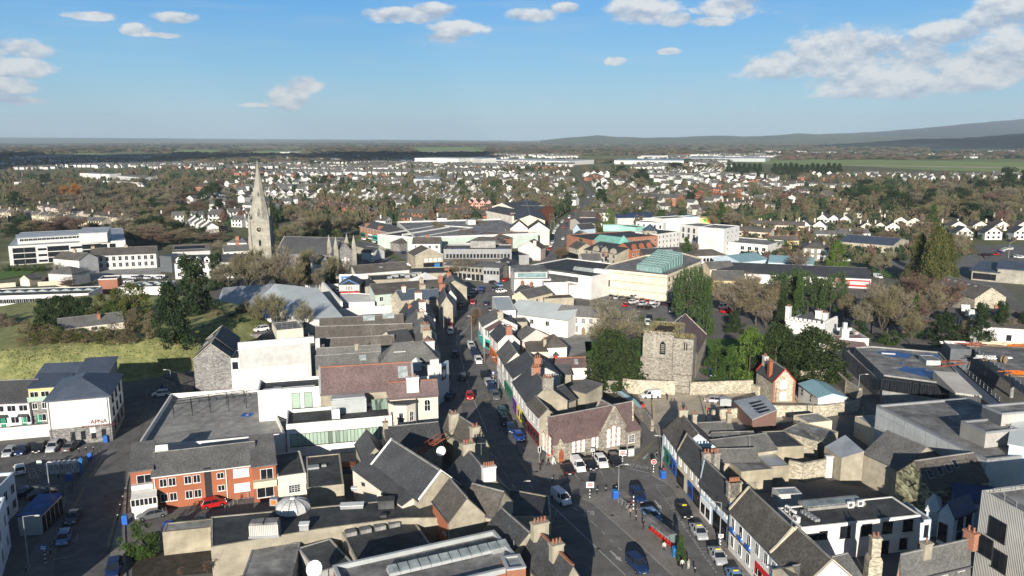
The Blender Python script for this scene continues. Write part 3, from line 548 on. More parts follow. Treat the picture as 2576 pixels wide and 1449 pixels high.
def mound():
 cx,cy,rb,rt,h=-128,236,49,37,7.0;m=MB();n=72;rg=[1.25,1.0,.98,.94,.9,.86,.82,.77,.73,.6,.3]
 rn=random.Random(4)
 for i,r in enumerate(rg):
  q=rb*r;s=0 if r>=1 else min(1,(1-r)/(1-rt/rb));z=h*(s*s*(3-2*s)*.5+s*.5)
  for j in range(n):
   a=2*math.pi*j/n;wv=1+.03*math.sin(3*a+1)+.02*math.sin(7*a)
   m.v.append((cx+q*wv*math.cos(a)*1.15,cy+q*wv*math.sin(a),(-.1 if r>1 else z+.05)+(rn.uniform(-.12,.12) if 0<s<1 else 0)))
 for i in range(len(rg)-1):
  for j in range(n): a=i*n+j;b=i*n+(j+1)%n;m.f.append((a,b,b+n,a+n));m.m.append(0)
 m.f.append(tuple((len(rg)-1)*n+j for j in range(n)));m.m.append(0)
 tag(m.obj('grassy_mound','moundgrass',smooth=True),kind='structure')
mg=M('moundgrass',(.27,.255,.11),1,.3,.45,c2=(.13,.165,.05),bump=.6,stain=.1)
mound()
def tufts():
 rn=random.Random(11);m=MB();cx,cy=-128,236
 for i in range(11000):
  a=rn.uniform(math.pi*1.0,2.08*math.pi);r=rn.uniform(.74,1.0);q=49*r;s=min(1,(1-r)/(1-37/49));z=7*(s*s*(3-2*s)*.5+s*.5)
  q*=1+.03*math.sin(3*a+1)+.02*math.sin(7*a);x=cx+q*math.cos(a)*1.15;y=cy+q*math.sin(a);h=rn.uniform(.08,.3);w=rn.uniform(.15,.4);b=rn.uniform(0,3.14);dx,dy=math.cos(b)*w,math.sin(b)*w;lx,ly=rn.uniform(-.3,.3),rn.uniform(-.5,.1)
  m.face([(x-dx,y-dy,z-.1),(x+dx,y+dy,z-.1),(x+lx,y+ly,z+h)],rn.choice((0,0,1)))
 tag(m.obj('rough_grass',['tuft_tan','tuft_green']),'long rough grass covering the slope of the mound','grass',kind='stuff')
M('tower_grass',(.20,.165,.085),1,.3,.6);M('tuft_tan',(.27,.26,.12),1,.3,.4);M('tuft_green',(.17,.20,.065),1,.3,.4)
tufts()
hz=MB();hz.box(-21000,-600,-8,21000,24500,520)
ho=tag(hz.obj('haze','dark'),kind='stuff')
hm=bpy.data.materials.new('haze');hm.use_nodes=True;N=hm.node_tree.nodes;N.clear();o_=N.new('ShaderNodeOutputMaterial');v_=N.new('ShaderNodeVolumePrincipled')
v_.inputs['Density'].default_value=5.5e-5;v_.inputs['Color'].default_value=(.72,.86,1.0,1);v_.inputs['Anisotropy'].default_value=.0
hm.node_tree.links.new(v_.outputs[0],o_.inputs['Volume']);ho.data.materials.clear();ho.data.materials.append(hm);S.cycles.volume_step_rate=10;hm.cycles.homogeneous_volume=True if hasattr(hm.cycles,'homogeneous_volume') else None
def shadow_cloudbank():  # puffs added out of view to shade the far left plain and right hills
 rn=random.Random(8);m=MB();k=950/math.tan(SUN_EL)
 def puff(c,r):
  i0=len(m.v);N=10
  for a in range(1,6):
   t=math.pi*a/6
   for j in range(N): q=6.283*j/N;s=r*rn.uniform(.85,1.15);m.v.append((c[0]+s*math.sin(t)*math.cos(q),c[1]+s*math.sin(t)*math.sin(q),c[2]+.45*s*math.cos(t)))
  for a in range(4):
   for j in range(N): p=i0+a*N+j;q=i0+a*N+(j+1)%N;m.f.append((p,p+N,q+N,q));m.m.append(0)
  m.f.append(tuple(range(i0,i0+N)));m.f.append(tuple(range(i0+4*N,i0+5*N))[::-1]);m.m+=[0,0]
 for X0,X1,Y0,Y1,n in((-2300,-750,1750,2900,17),(-600,-250,2300,3000,5),(2600,5200,3900,5600,26)):
  for i in range(n): puff((rn.uniform(X0,X1)-k*math.sin(SUN_AZ),rn.uniform(Y0,Y1)-k*math.cos(SUN_AZ),950+rn.uniform(0,60)),rn.uniform(150,300))
 tag(m.obj('shadow_clouds','cloud_white',smooth=True),kind='structure')
M('cloud_white',(.8,.8,.8),1,.02)
shadow_cloudbank()
M('asphalt_patch',(.12,.115,.11),.9,.15,.8);M('asphalt_old',(.20,.19,.175),.9,.15,.8)
for i,(t,u,v) in enumerate((('23',700,495),('23',1000,850),('23',1460,300),('23',1660,565),('23',520,1100),('23',860,1180),('03',920,390),('03',1050,640),('12',2120,900),('12',2010,780))):
 p=PT(t,(u,v));m=MB();m.lathe([(.34,0),(.34,.012)],12);o=m.obj('manhole_cover','felt');o.location=(p.x,p.y,.155 if (t,u) in(('23',1000),('23',1460),('23',1660)) else .065);tag(o,kind='structure')
for y0 in(416.5,421,427): strip([(1900,y0-4),(2150,y0-2),(2576,y0+1)],1.2,1.0,'line_white','racecourse_rail',dash=(60,25))
strip([(2300,404),(2576,407)],1.5,1.0,'line_white','racecourse_rail',dash=(30,12))
sheet('yard','F',[(330,1395),(530,1370),(545,1440),(430,1449),(330,1470)],.06,'soil')
# ================= foreground, left =================
BLD='building'
bld('restaurant_building','three-storey block with cream gable wall over grey stone base lettered APNA','restaurant','02',(455,1125),(1085,1072),9.6,15,'hip',2.6,'white','slate_blue',
win=[('f',4,[1.0],.7,1.6,(.28,.95),'d'),('r',3,[1.5,4.4,7.2],1.4,1.6,(.1,.9),'d')],base=(3.6,'stone_grey'),e=.5,key='apna')
b=BL['apna'];o=link('sign_lettering',textmesh('APNA',1.15,'p_maroon'),b['root'],(b['L']*.80,-.08,4.0),0);o.rotation_euler=(R(90),0,0)
o=link('sign_lettering',textmesh('INDIAN RESTAURANT',.62,'p_maroon'),b['root'],(b['L']*.80,-.08,3.35),0);o.rotation_euler=(R(90),0,0)
m=MB();m.box(-.5,-.1,0,.5,0,1.1);put(b,'notice_board',m,'frame',.69,0,2.1)
for fx in(.03,.97): m=MB();m.tube([(0,-.08,0),(0,-.08,9.4)],[.07,.07],5);put(b,'downpipe',m,'gutter',fx,0,0)
bld('terraced_house','cream two-storey terrace with green doors and small porches left of the APNA block','house','02',(-200,1150),(280,1130),5.6,11,'gx',3.2,'white','slate',win=[('f',4,[3.6],1.6,1.2,(0,1)),('f',4,[1.0],1.5,1.3,(.05,1.05))],e=.4,key='terr')
b=BL['terr']
for fx in(.42,.86): m=MB();m.box(-.5,-.06,0,.5,.02,2.1);put(b,'door',m,'p_green',fx,0,0);m=MB();m.sweepx([(-1.1,2.5),(0,2.9),(0,2.5)],-1,1);put(b,'porch_canopy',m,'slate',fx,0,0)
bld('apartment_house','grey brick house with yellow balcony storey between the terrace and the APNA block','apartments','02',(275,1000),(640,975),8.2,11,'mono',1.0,'yellow','slate_blue',win=[('f',3,[6.2],1.5,1.1,(0,.9)),('f',3,[3.6],.9,1.2,(0,.8)),('f',2,[.9],1.5,1.4,(.1,.9))],base=(5.6,'stone_grey'),key='yel')
b=BL['yel'];m=MB();m.box(0,-1.3,5.6,b['L']*.75,-1.25,6.6);put(b,'balcony_glass',m,'glass_green',0,0,0);m=MB();m.box(0,-1.3,5.4,b['L']*.75,0,5.58);put(b,'balcony_floor',m,'plinth',0,0,0);m=MB();m.box(-.5,-.06,0,.5,.02,2.1);put(b,'door',m,'p_green',.2,0,0)
bld('apartment_house','dark slate-roofed rear block behind the APNA restaurant','building','02',(775,860),(1080,842),9.0,8,'mono',1.4,'grey_render','slate_blue',e=.4)
bld('apartment_house','blue slate roof wing behind the yellow balcony house','building','02',(330,925),(770,905),8.2,7,'mono',1.8,'grey_render','slate_blue',e=.3)
freewall('boundary_wall','long white boundary wall behind the parked cars at far left','03',[(-200,90),(505,30)],2.6,'white',cop='concrete')
bld('white_building','long white rendered building with many windows along the left edge of the photo','building','03',(-330,900),(135,420),6.2,12,'flat',0,'paleblue','felt',win=[('f',6,[1.0,3.6],1.3,1.5)])
bld('white_building','white rendered corner building at the bottom left edge','building','03',(-330,1700),(45,670),7.5,12,'flat',0,'paleblue','felt',win=[('f',6,[1.2,4.4],1.3,1.8)])
bld('pavilion','small flat pavilion with blue glass roof beside the white building','pavilion','03',(165,835),(400,825),3.3,7,'mono',.25,'greywhite','water_blue',win=[('r',5,[.3],.9,2.5,(0,1),'d')],e=.15)
bld('stone_hall','tall grey stone gabled hall beside the white windowless theatre','hall','02',(1940,712),(2312,692),8.0,(2235,372,11.6),'gy',3.6,'stone_grey','slate',sky=[(.35,.55,1.6,2.2),(.5,.75,1.6,1.2)],cop='stone_light',key='shall',e=.1)
b=BL['shall'];m=MB();m.lathe([(.45,0),(.45,.12)],14);o=put(b,'round_plaque',m,'concrete',.5,0,9.4);o.rotation_euler=(R(90),0,0)
m=MB();m.sweepx([(-.4,8.0),(b['L']+.4,8.0),(b['L']/2,12.2)],0,.35,0,'y');put(b,'parapet_wall',m,['slate_brown'],0,.28,0)
bld('lean_to','low stone lean-to against the left side of the tall stone hall','outbuilding','02',(1830,950),(1945,905),3.0,6,'mono',1,'stone_grey','slate_brown')
bld('link_block','narrow white link block with one window between stone hall and white theatre','building','02',(2315,712),(2400,708),7.6,8,'flat',0,'white','felt',win=[('f',1,[5.2],1.2,1.6,(0,1),'d')],par=.2)
bld('theatre_hall','tall windowless white theatre cube with curved ribbed grey roof','theatre','F',(598.5,877),(779,862.5),10.2,(769,838,13),'barrel',1.6,'greywhite','metal_silver',key='thea')
b=BL['thea'];m=MB();m.box(.02,-.06,0,b['L']-.9,-.005,5.2);put(b,'lower_panel',m,'white',0,0,0);m=MB();m.box(.02,-.05,0,1.0,b['W']+.3,1.6);m.box(1.3,.4,-2,2.4,b['W'],1.0);put(b,'end_parapet',m,'greywhite',1,0)
m=MB();m.box(0,.0,0,2.2,1.2,.8);m.box(2.6,.3,0,3.6,1.1,1.2);put(b,'roof_plant',m,'galv',.1,1.0)
polyb('car_deck','raised white-walled concrete car deck with a metal pergola','car deck','F',[(339,1124),(716,1089),(664,972),(428,988)],4.4,'white','concrete',par=1.1)
freewall('parapet_wall','grey concrete base wall under the front of the raised car deck','F',[(338,1150),(715,1117)],2.9,'beige',.3)
def pergola():
 a=PT('02',(1745,1300),3.4);b_=PT('02',(2475,1200),3.4);d=b_-a;L=d.length;rz=math.atan2(d.y,d.x)
 r=E('pergola','black steel pergola frame standing on the raised car deck','pergola',(a.x,a.y,3.35),rz);dp=3.5
 for i in range(5):
  m=MB();x=L*i/4
  for y in(0,dp): m.box(x-.06,y-.06,0,x+.06,y+.06,2.8)
  m.box(x-.05,-.06,2.8,x+.05,dp+.06,2.92);m.tube([(x,0,1.9),(x,1.0,2.8)],[.04,.04],4);m.obj('post',['p_black'],r)
 for y in(0,dp,dp/2): m=MB();m.box(-.1,y-.05,2.93,L+.1,y+.05,3.05);m.obj('beam',['p_black'],r)
pergola()
m=MB();m.box(-1.1,-1.1,0,1.1,1.1,.005);o=m.obj('parking_symbol','p_blue');p=PT('02',(2480,1270),3.34);o.location=(p.x,p.y,3.34);tag(o,kind='structure')
m=MB();m.lathe([(.35,0),(.35,.01)],12,.1,-.2);m.box(-.1,.1,0,.05,.7,.011);m.lathe([(.14,0),(.14,.012)],8,-.02,.8);o2=m.obj('wheelchair_symbol','line_white');o2.location=(p.x,p.y,3.347);tag(o2,kind='structure')
bld('modern_block','white panelled flat-roofed block with green blinds behind the car deck','office block','12',(12,1062),(640,1017),9.2,(50,950),'flat',0,'white','felt',win=[('f',2,[5.6],1.5,3.2,(.5,.9),'n'),('f',3,[.2],1.3,2.6,(.15,.4),'n'),('f',1,[.2],1.6,2.6,(.45,.6),'n')],z0=2,par=.7,key='mod')
b=BL['mod'];m=MB();m.tube([(1,1.2,.5),(b['L']-1,1.6,.5)],[.12,.12],6);m.box(3,1,0,4.6,2,.7);put(b,'roof_ducting',m,'galv',0,0)
bld('town_hall','long hall with purple slate roof, red ridge and pebbled wall with sash windows','town hall','12',(645,1058),(1575,998),9.0,('r',(1575,742)),'gx',4.6,'beige','slate_purple',win=[('f',4,[4.6],1.25,2.3,(.06,.98),'s')],ridge='terracotta',sky=[(.9,.62,2.0,2.6)],key='purple',cop='galv')
bld('courthouse','white two-storey wing with arched windows, purple slate roof and big white chimney','courthouse','12',(1325,1100),(1825,1066),9.5,('r',(1815,918)),'gx',2.6,'ivory','slate_purple',win=[('f',1,[6.2,1.6],1.1,2.3,(.66,.9),'a')],ch=[(.5,.3,2.4,1.3,1.6,'white',2)],ridge='terracotta',key='court')
def turret():
 p=PT('12',(1460,1160),8.6);r=E('stair_turret','white octagonal stair turret in front of the courthouse wing','turret',(p.x,p.y+1.5,0));m=MB();m.lathe([(2.9,0),(2.9,8.6)],8);m.obj('wall','ivory',r,).rotation_euler=(0,0,R(22.5))
 m=MB();m.lathe([(3.05,8.6),(3.05,8.9),(2.8,8.9),(2.8,8.7),(.1,8.75)],8);m.obj('roof','felt',r).rotation_euler=(0,0,R(22.5))
 for a,zs in((0,(1,5.2)),(45,(1,5.2)),(-45,(1,5.2))):
  for z in zs: me=window_mesh(.8,1.9,'a');q=2.9*math.cos(R(22.5))+.01;o=link('window',me[0],r,(q*math.sin(R(a)),-q*math.cos(R(a)),z),R(a));link('window_frame',me[1],o)
turret()
bld('front_block','white flat-roofed block with a band of green glass along its front','office block','12',(298,1405),(1362,1315),6.0,(345,1250),'flat',0,'white','felt',par=.7,win=[('f',13,[2.2],2.1,2.4,(.05,.97),'n')],key='front')
b=BL['front'];m=MB();m.box(0,0,0,b['L']*.345,2.6,2.9);m.box(.2,.2,2.9,b['L']*.345-.2,2.4,3.2);put(b,'plant_room',m,'cladding',.43,.62)
m=MB();m.box(0,0,.2,1.5,.8,2.1);m.lathe([(.3,0),(.3,.03)],10);put(b,'air_conditioner',m,'frame',.43,.25)
for i in range(4): m=MB();m.box(-.6,0,0,.6,3.2,.08);o=put(b,'glass_roof_panel',m,'glass_green',.86+.031*i,.45,6.8);o.rotation_euler=(R(20),0,0)
bld('brick_apartments','red brick two-storey apartment building with white windows and slate roof','apartments','03',(1520,438),(2560,312) ,6.0,9.5,'gx',2.2,'brick','slate_grey',win=[('f',1,[4.0,1.4],1.0,1.25,(.06,.14)),('f',1,[4.0,1.4],1.0,1.25,(.15,.22)),('f',1,[4.0,1.4],1.0,1.25,(.30,.37)),('f',1,[4.0,1.4],1.0,1.25,(.38,.46)),('f',1,[4.2,2.0],1.0,.9,(.62,.68)),('f',1,[4.0,1.4],1.1,1.35,(.78,.85),'b'),('f',1,[4.0,1.4],1.1,1.35,(.86,.93),'b')],e=.35,key='brk')
b=BL['brk']
for fx in(.02,.705,.98): m=MB();m.tube([(0,-.1,0),(0,-.1,5.8)],[.08,.08],5);put(b,'downpipe',m,'frame',fx,0,0)
m=MB();m.box(-.55,-.03,0,.55,.3,6.2);put(b,'stair_recess',m,'dark',.527,-.0,0)
bld('brick_bay','red brick end bay with white first-floor doors and white conservatory below','apartments','03',(1298,392),(1522,362),6.9,8.8,'mono',1.6,'brick','slate_grey',win=[('f',1,[3.9],2.2,2.1,(.3,.95))],ch=[(.08,.9,.9,.6,.3,'brick',1)],key='bay')
b=BL['bay'];m=MB();L=b['L']*1.15;m.box(0,-3.2,0,L,-.02,2.2,0);m.box(0,-3.2,2.2,L,-3.1,3.4,1);[m.box(L*i/6-.06,-3.25,2.2,L*i/6+.06,-3.12,3.4,0) for i in range(7)];m.sweepx([(-3.3,3.4),(0,3.9),(0,3.5),(-3.3,3.3)],0,L,0);m.box(L-.05,-3.1,2.2,L,0,3.4,1);m.box(0,-.9,3.9,L,-.02,4.7,0);put(b,'conservatory',m,['white','glass'],.02,0,0)
bld('brick_bay','red brick right end bay with cream balcony beside the flat-roofed cream annexe','apartments','03',(2530,345),(2765,315),6.4,9.5,'mono',1.8,'brick','slate_grey',win=[('f',1,[3.8],1.9,1.9,(.3,.9)),('f',1,[.8],2.6,1.9,(.1,.9))],ch=[(.92,.9,.9,.6,.6,'brick',1)],key='bay2')
b=BL['bay2'];m=MB();m.box(0,-1.1,2.9,b['L'],-.02,4.0);put(b,'balcony',m,'cream2',0,0,0)
bld('cream_annexe','cream flat-roofed annexe with dark felt roof, skylight and lattice window','annexe','13',(205,455),(495,415),4.2,(250,215),'flat',0,'ivory','felt',win=[('f',1,[1.2],1.8,1.3,(.35,.8),'s')],par=.15)
bld('felt_annexe','dark felt flat roof with square skylights over a beige wall','annexe','13',(505,570),(878,530),4.0,(500,250),'flat',0,'beige','felt',par=.15,key='fa')
b=BL['fa']
for q in((.2,.6,1.9,1.3),(.5,.62,.8,.5)): m=MB();m.box(-q[2]/2,-q[3]/2,0,q[2]/2,q[3]/2,.35);put(b,'skylight',m,['galv'],q[0],q[1],4.1)
def acunit(p,rz,label,z,n=1):
 r=E('air_conditioner',label,'air conditioner',(p.x,p.y,z),rz);m=MB();m.box(-.5,-.2,.1,.5,.2,1.0);m.box(-.45,-.15,0,.45,.15,.1);m.obj('casing','frame',r)
 m=MB();m.lathe([(.33,0),(.33,.03)],12);o=m.obj('fan','gutter',r);o.location=(-.1,-.21,.55);o.rotation_euler=(R(90),0,0)
for i,(u,v) in enumerate(((585,605),(630,598))): acunit(PT('13',(u,v),3.0),R(8),['left','right'][i]+' of the two small air conditioners below the felt annexe roof',2.6)
def dome_block():
 pts=[(832,920),(1500,880)];z=5.0
 polyb('retail_block','large dark felt flat roof with a ribbed white glass dome','shop building','F',[(528,1298),(528,1375),(800,1330),(1010,1303),(1385,1300),(1380,1248),(1262,1226),(1120,1230),(1000,1255)],z,'beige','felt',par=.12)
 p=PT('13',(365,770),z);r=E('roof_dome','white ribbed glass dome rooflight on the big dark felt roof','dome',(p.x,p.y,z));m=MB();pr=[(2.6*math.cos(R(a)),.2+1.5*math.sin(R(a))) for a in range(0,91,15)];m.lathe([(2.6,0)]+pr[:-1]+[(.3,1.7)],12);m.obj('glazing','greywhite',r)
 for k in range(12):
  a=R(30*k+15*0);m=MB();m.tube([((q[0]+.03)*math.cos(a),(q[0]+.03)*math.sin(a),q[1]+.03) for q in pr[:-1]],[.06]*(len(pr)-1),4);m.obj('rib','galv',r)
 m=MB();m.lathe([(.4,1.65),(.4,1.85),(.2,1.9)],10);m.obj('cap','frame',r)
 for i,(u,v,w,d,h,lb) in enumerate(((960,755,3.4,1.2,.5,'long low white roof vent right of the dome'),(480,975,1.3,1.0,.9,'small white air handling box below the dome'),(980,580,.8,.6,.4,'tiny grey vent near the top edge of the felt roof'),(1305,750,2.4,1.6,1.3,'dark grey plant box at the right end of the felt roof'),(1295,655,1.2,.7,.6,'white box vent behind the dark plant box'),(1315,700,3,.6,.5,'long grey duct beside the dark plant box'),(1275,850,.9,.6,.3,'low dark vent near the right corner of the felt roof'))):
  q=PT('13',(u,v),z);r=E('roof_vent',lb,'roof vent',(q.x,q.y,z),R(6));m=MB();m.box(-w/2,-d/2,0,w/2,d/2,h);m.obj('casing','felt' if 'dark' in lb else 'galv',r);m=MB();m.box(-w/2-.08,-d/2-.08,h,w/2+.08,d/2+.08,h+.08);m.obj('lid','felt' if 'dark' in lb else 'frame',r)
 q=PT('13',(85,1030),z);r=E('roof_vent','large yellowed ribbed ventilation unit at the left edge of the felt roof','roof vent',(q.x,q.y,z),R(6));m=MB();m.box(-2,-.9,.3,2,.9,1.9);m.obj('casing','corrugated',r);m=MB();m.box(-2.1,-1,0,2.1,1,.3);m.obj('stand','galv',r)
 for i in range(2): m=MB();m.box(-1.9+2*i,-.8,1.9,-.1+2*i,.8,2.2);m.obj('lid','felt_light',r)
 q=PT('13',(180,725),z);r=E('extract_fan','small orange extractor fan box left of the white dome','fan',(q.x,q.y,z));m=MB();m.box(-.6,-.5,0,.6,.5,1.1);m.obj('casing','galv',r);m=MB();m.box(-.4,-.53,.2,.4,-.5,.9);m.obj('grille','p_orange',r)
dome_block()
M('cream_block',(.43,.38,.28),.9,.15,.5,stain=.25)
bld('block_wall_building','pale concrete block yard wall building with three bays below the brick apartments','outbuilding','03',(1625,1010),(2110,960),3.6,3,'flat',0,'cream_block','concrete',par=.1)
bld('block_wall_building','beige rendered wall with a round vent below the felt roof','outbuilding','03',(2120,1100),(2455,1035),4.2,3,'flat',0,'beige','felt',par=.1)
def dishes():
 for t,p,z,s,lb in(('13',(590,1370),6,1.1,'large white satellite dish at the bottom edge of the photo'),('13',(1860,190),8,.85,'white satellite dish on the slate roofs beside the main street'),('12',(1298,318),6,.75,'mesh satellite dish above the old slate roofs'),('02',(375,325),8.5,.45,'white satellite dish beside the hilltop bungalow'),('02',(2195,225),5.5,.6,'grey satellite dish behind the tall stone hall')):
  q=PT(t,p,z);r=E('satellite_dish',lb,'satellite dish',(q.x,q.y,z-1.0*s));m=MB();m.tube([(0,0,-2),(0,0,.9*s)],[.06,.06],6);m.obj('mast','galv',r)
  m=MB();m.lathe([(.05*s,0),(.5*s,.06*s),(.85*s,.22*s),(1*s,.34*s)],14);m.f.pop();m.m.pop();o=m.obj('dish','frame',r);o.location=(0,-.1,.95*s);o.rotation_euler=(R(55),0,R(-15));m=MB();m.tube([(0,0,.1),(0,.2*s,.75*s)],[.03,.03],4);m.obj('feed_arm','galv',o)
dishes()
bld('flat_roof_block','dark curved felt roof with five box rooflights in the shade of the yard','building','13',(1000,1310),(1760,1145),4.0,(920,1000),'flat',0,'beige','felt',par=.1,key='curv')
b=BL['curv']
for i in range(4): m=MB();m.box(-.8,-.6,0,.8,.6,.6);put(b,'box_rooflight',m,'felt_light',.1+.2*i,.88,4.05)
bld('flat_roof_block','low dark felt roof left of the curved roof in the shaded yard','building','13',(610,1420),(960,1310),3.4,(640,1100),'flat',0,'grey_render','felt',par=.1)
bld('old_outbuilding','old brown-stained yard building at the bottom left of the centre','outbuilding','13',(-200,1600),(330,1560),3.5,(-180,1150),'flat',0,'stone_grey','felt_light',par=.1)
bld('flat_roof_block','shaded concrete retaining block between the yard and the felt roof','building','13',(0,1120),(620,1040),3.2,2,'flat',0,'concrete','felt',par=.1)
bld('modern_brick_block','modern orange brick block with grey parapet and long glazed rooflight','office block','13',(950,1800),(2690,1375),7.2,(2390,1030),'flat',0,'terracotta','felt_light',par=.6,cop='cladding',key='mb')
b=BL['mb'];m=MB();n=12
for i in range(n):
 x=i*1.35;m.box(x,0,.2,x+1.3,1.6,.6,0);m.sweepx([(.1,.6),(1.5,.6),(1.5,.95),(.1,.65)],x+.08,x+1.25,1)
put(b,'glazed_rooflight',m,['cladding','glass_pale'],.27,.5)
m=MB();[m.tube([(q,0,0),(q,0,.7)],[.05,.05],4) for q in(0,2,4.5)];m.box(1,-1,0,3,-.2,.5);put(b,'roof_fittings',m,'galv',.85,.6)
bld('modern_brick_block','small glass-roofed stair block at the right end of the modern brick block','building','23',(-60,1400),(130,1375),7.9,(40,1250),'flat',0,'terracotta','glass_pale',par=.2,cop='cladding')
bld('gabled_shop','brown-roofed house with two chimneys on the street corner below the courthouse','shop','F',(1113,1075),(1190,1128),6.4,(1213,1110),'gx',3.2,'beige','slate_brown',ch=[(.3,.15,.9,1.6,1.2,'beige',2),(.95,.2,.9,1.6,1.2,'beige',2)],key='g0')
bld('gabled_shop','narrow slate-roofed building between the fire escape and the brown-roofed corner house','building','F',(973,1127),(1110,1113),5.2,8,'gx',2.6,'beige','slate',ch=[(.02,.5,.9,1.0,1.0,'beige',1)])
bld('gabled_cottage','small beige gabled annexe with white sash window and slate roof','annexe','F',(913,1160),(973,1152),4.6,9,'gy',2.4,'beige','slate',win=[('f',1,[2.2],1.4,1.7,(.2,.8),'g')])
bld('gabled_house','large slate-roofed house with beige gable and white bargeboard beside the satellite dish','house','F',(1052,1256),(1162,1223),6.4,16,'gy',3.6,'beige','slate',cop='frame',key='g2')
bld('gabled_house','lower slate lean-to wing along the left side of the beige gabled house','house','F',(1010,1268),(1062,1252),5.6,17,'monox',1.4,'ivory','slate')
bld('gabled_house','long slate-roofed street house with a brick-potted chimney at its far end','house','F',(1128,1178),(1180,1250),6.6,(1250,1200),'gx',3.0,'beige','slate',ch=[(.05,.5,1.0,2.0,1.2,'beige',4),(.97,.5,1.0,2.0,1.4,'white',5)],key='g3')
bld('gabled_house','red brick fronted house with beige gable end and slate roof below the street houses','house','F',(1088,1258),(1128,1310),6.9,(1200,1255,8.0),'gx',3.0,'beige','slate_brown',win=[('f',2,[1.0,4.2],1.0,1.8)],key='g4')
b=BL['g4'];m=MB();m.box(0.02,-.12,0,b['L']-.5,-.01,6.6);put(b,'brick_front',m,'brick',0,0,0)
bld('gabled_house','slate-roofed corner house with white chimney gable beside the crossing','house','F',(1162,1278),(1240,1300),6.6,(1285,1262),'gx',2.8,'beige','slate_brown')
bld('gabled_house','blue-grey slate roof of the low house in front of the white chimney gable','house','F',(1205,1345),(1270,1410),5.4,(1316,1318,5.4),'gx',3.2,'beige','slate',key='g6')
bld('dormer_house','slate house with three red-ridged dormers and two beige chimneys at the bottom edge','house','F',(1310,1400),(1400,1500),5.6,(1425,1430,5.6),'gx',3.6,'beige','slate',ch=[(.12,.5,1.0,2.2,1.5,'beige',4),(.62,.45,1.0,1.6,1.4,'beige',3)],ridge='terracotta',key='dorm')
b=BL['dorm']
for fx in(.1,.32,.55): m=MB();m.sweepx([(b['W']*.62,6.4),(b['W']*.98,6.4),(b['W']*.98,7.6),(b['W']*.55,8.0)],-.9,.9);o=put(b,'dormer',m,['slate'],fx,0,0);m=MB();m.box(-.95,b['W']*.96,7.6,.95,b['W']*1.0,7.75);m.obj('ridge_tiles','terracotta',o)
def escape():
 a=PT('13',(1450,340),2.4);b_=PT('13',(1870,60),8.5);r=E('fire_escape','rusty red iron fire escape stair climbing between the slate roofs','staircase',a)
 d=b_-a;m=MB();n=16
 for s in(-.5,.5): m.tube([(s,0,0),(d.x+s,d.y,d.z)],[.08,.08],4);m.tube([(s,0,1.0),(d.x+s,d.y,d.z+1)],[.04,.04],4)
 m.obj('stringers','tile_red',r);m=MB()
 for i in range(n): q=i/n;m.box(d.x*q-.5,d.y*q-.15,d.z*q,d.x*q+.5,d.y*q+.15,d.z*q+.05)
 m.obj('treads','tile_red',r);m=MB()
 for i in range(0,n,2): q=i/n;[m.box(d.x*q+s-.03,d.y*q-.03,d.z*q,d.x*q+s+.03,d.y*q+.03,d.z*q+1) for s in(-.5,.5)]
 m.obj('railing_posts','tile_red',r)
escape()
# ================= church hall and right-hand square =================
bld('church_hall','stone church hall with purple slate roof, red door and brick-striped arched windows','hall','F',(1376,1105),(1590,1062),4.9,('r',(1556,1016)),'gx',4.2,'stone','slate_purple',key='ch',cop='stone_light',e=.1)
b=BL['ch'];L=b['L']
def archwin(par,fx,y,z,w,h,n=3,side=0):
 for i in range(n):
  x=(i-(n-1)/2)*(w+.35);m=MB();hh=h*(1.12 if (n==3 and i==1) else 1)
  m.sweepx([(-w/2,0),(w/2,0),(w/2,hh-w/2),(0,hh),(-w/2,hh-w/2)],-.04,.02,1,'y')
  q=w/2+.16;[m.box(-q,-.06,hh*k/7,-w/2,.02,hh*(k+.8)/7,0 if k%2 else 2) for k in range(7)];[m.box(w/2,-.06,hh*k/7,q,.02,hh*(k+.8)/7,0 if k%2 else 2) for k in range(7)]
  m.sweepx([(-q,hh-w/2),(0,hh+.25),(q,hh-w/2),(0,hh)],-.06,.02,0,'y')
  if side==0: o=put(b,'arched_window',m,['brick','frame','stone_light'],fx,y,z);o.location.x+=x
  else: o=put(b,'arched_window',m,['brick','frame','stone_light'],0,.5,z);o.location.y+=-x;o.rotation_euler=(0,0,R(-90))
archwin(b,.35,0,.9,.75,3.0,3);archwin(b,.58,0,.9,.75,3.0,3);archwin(b,0,0,2.2,.8,3.6,3,1)
bld('church_hall_transept','gabled stone transept with a big brick-edged triple window at the church hall','hall wing','F',(1512,1084),(1572,1072),4.9,4.6,'gy',4.4,'stone','slate_purple',key='tr',cop='stone_light',e=.1)
b=BL['tr'];archwin(b,.5,0,1.2,.8,3.9,3)
b=BL['ch'];m=MB();m.box(-.75,-.5,0,.75,0,2.6);m.sweepx([(-1,2.6),(1,2.6),(0,4.5)],-.5,0,0,'y');o=put(b,'door_porch',m,'stone_light',.14,0,0);m=MB();m.sweepx([(-.55,0),(.55,0),(.55,1.8),(0,2.7),(-.55,1.8)],-.54,-.48,0,'y');m.obj('door','tile_red',o)
m=MB();m.box(-.5,-.06,1.6,.5,0,2.9);put(b,'notice_board',m,'p_red',.03,0,0)
bld('church_hall_annexe','low stone annexe with purple slate roof at the right end of the church hall','hall wing','F',(1575,1085),(1610,1078),4.0,7,'gx',2.2,'stone','slate_purple',win=[('f',1,[1.5],1.2,1.5,(.1,.6),'s')])
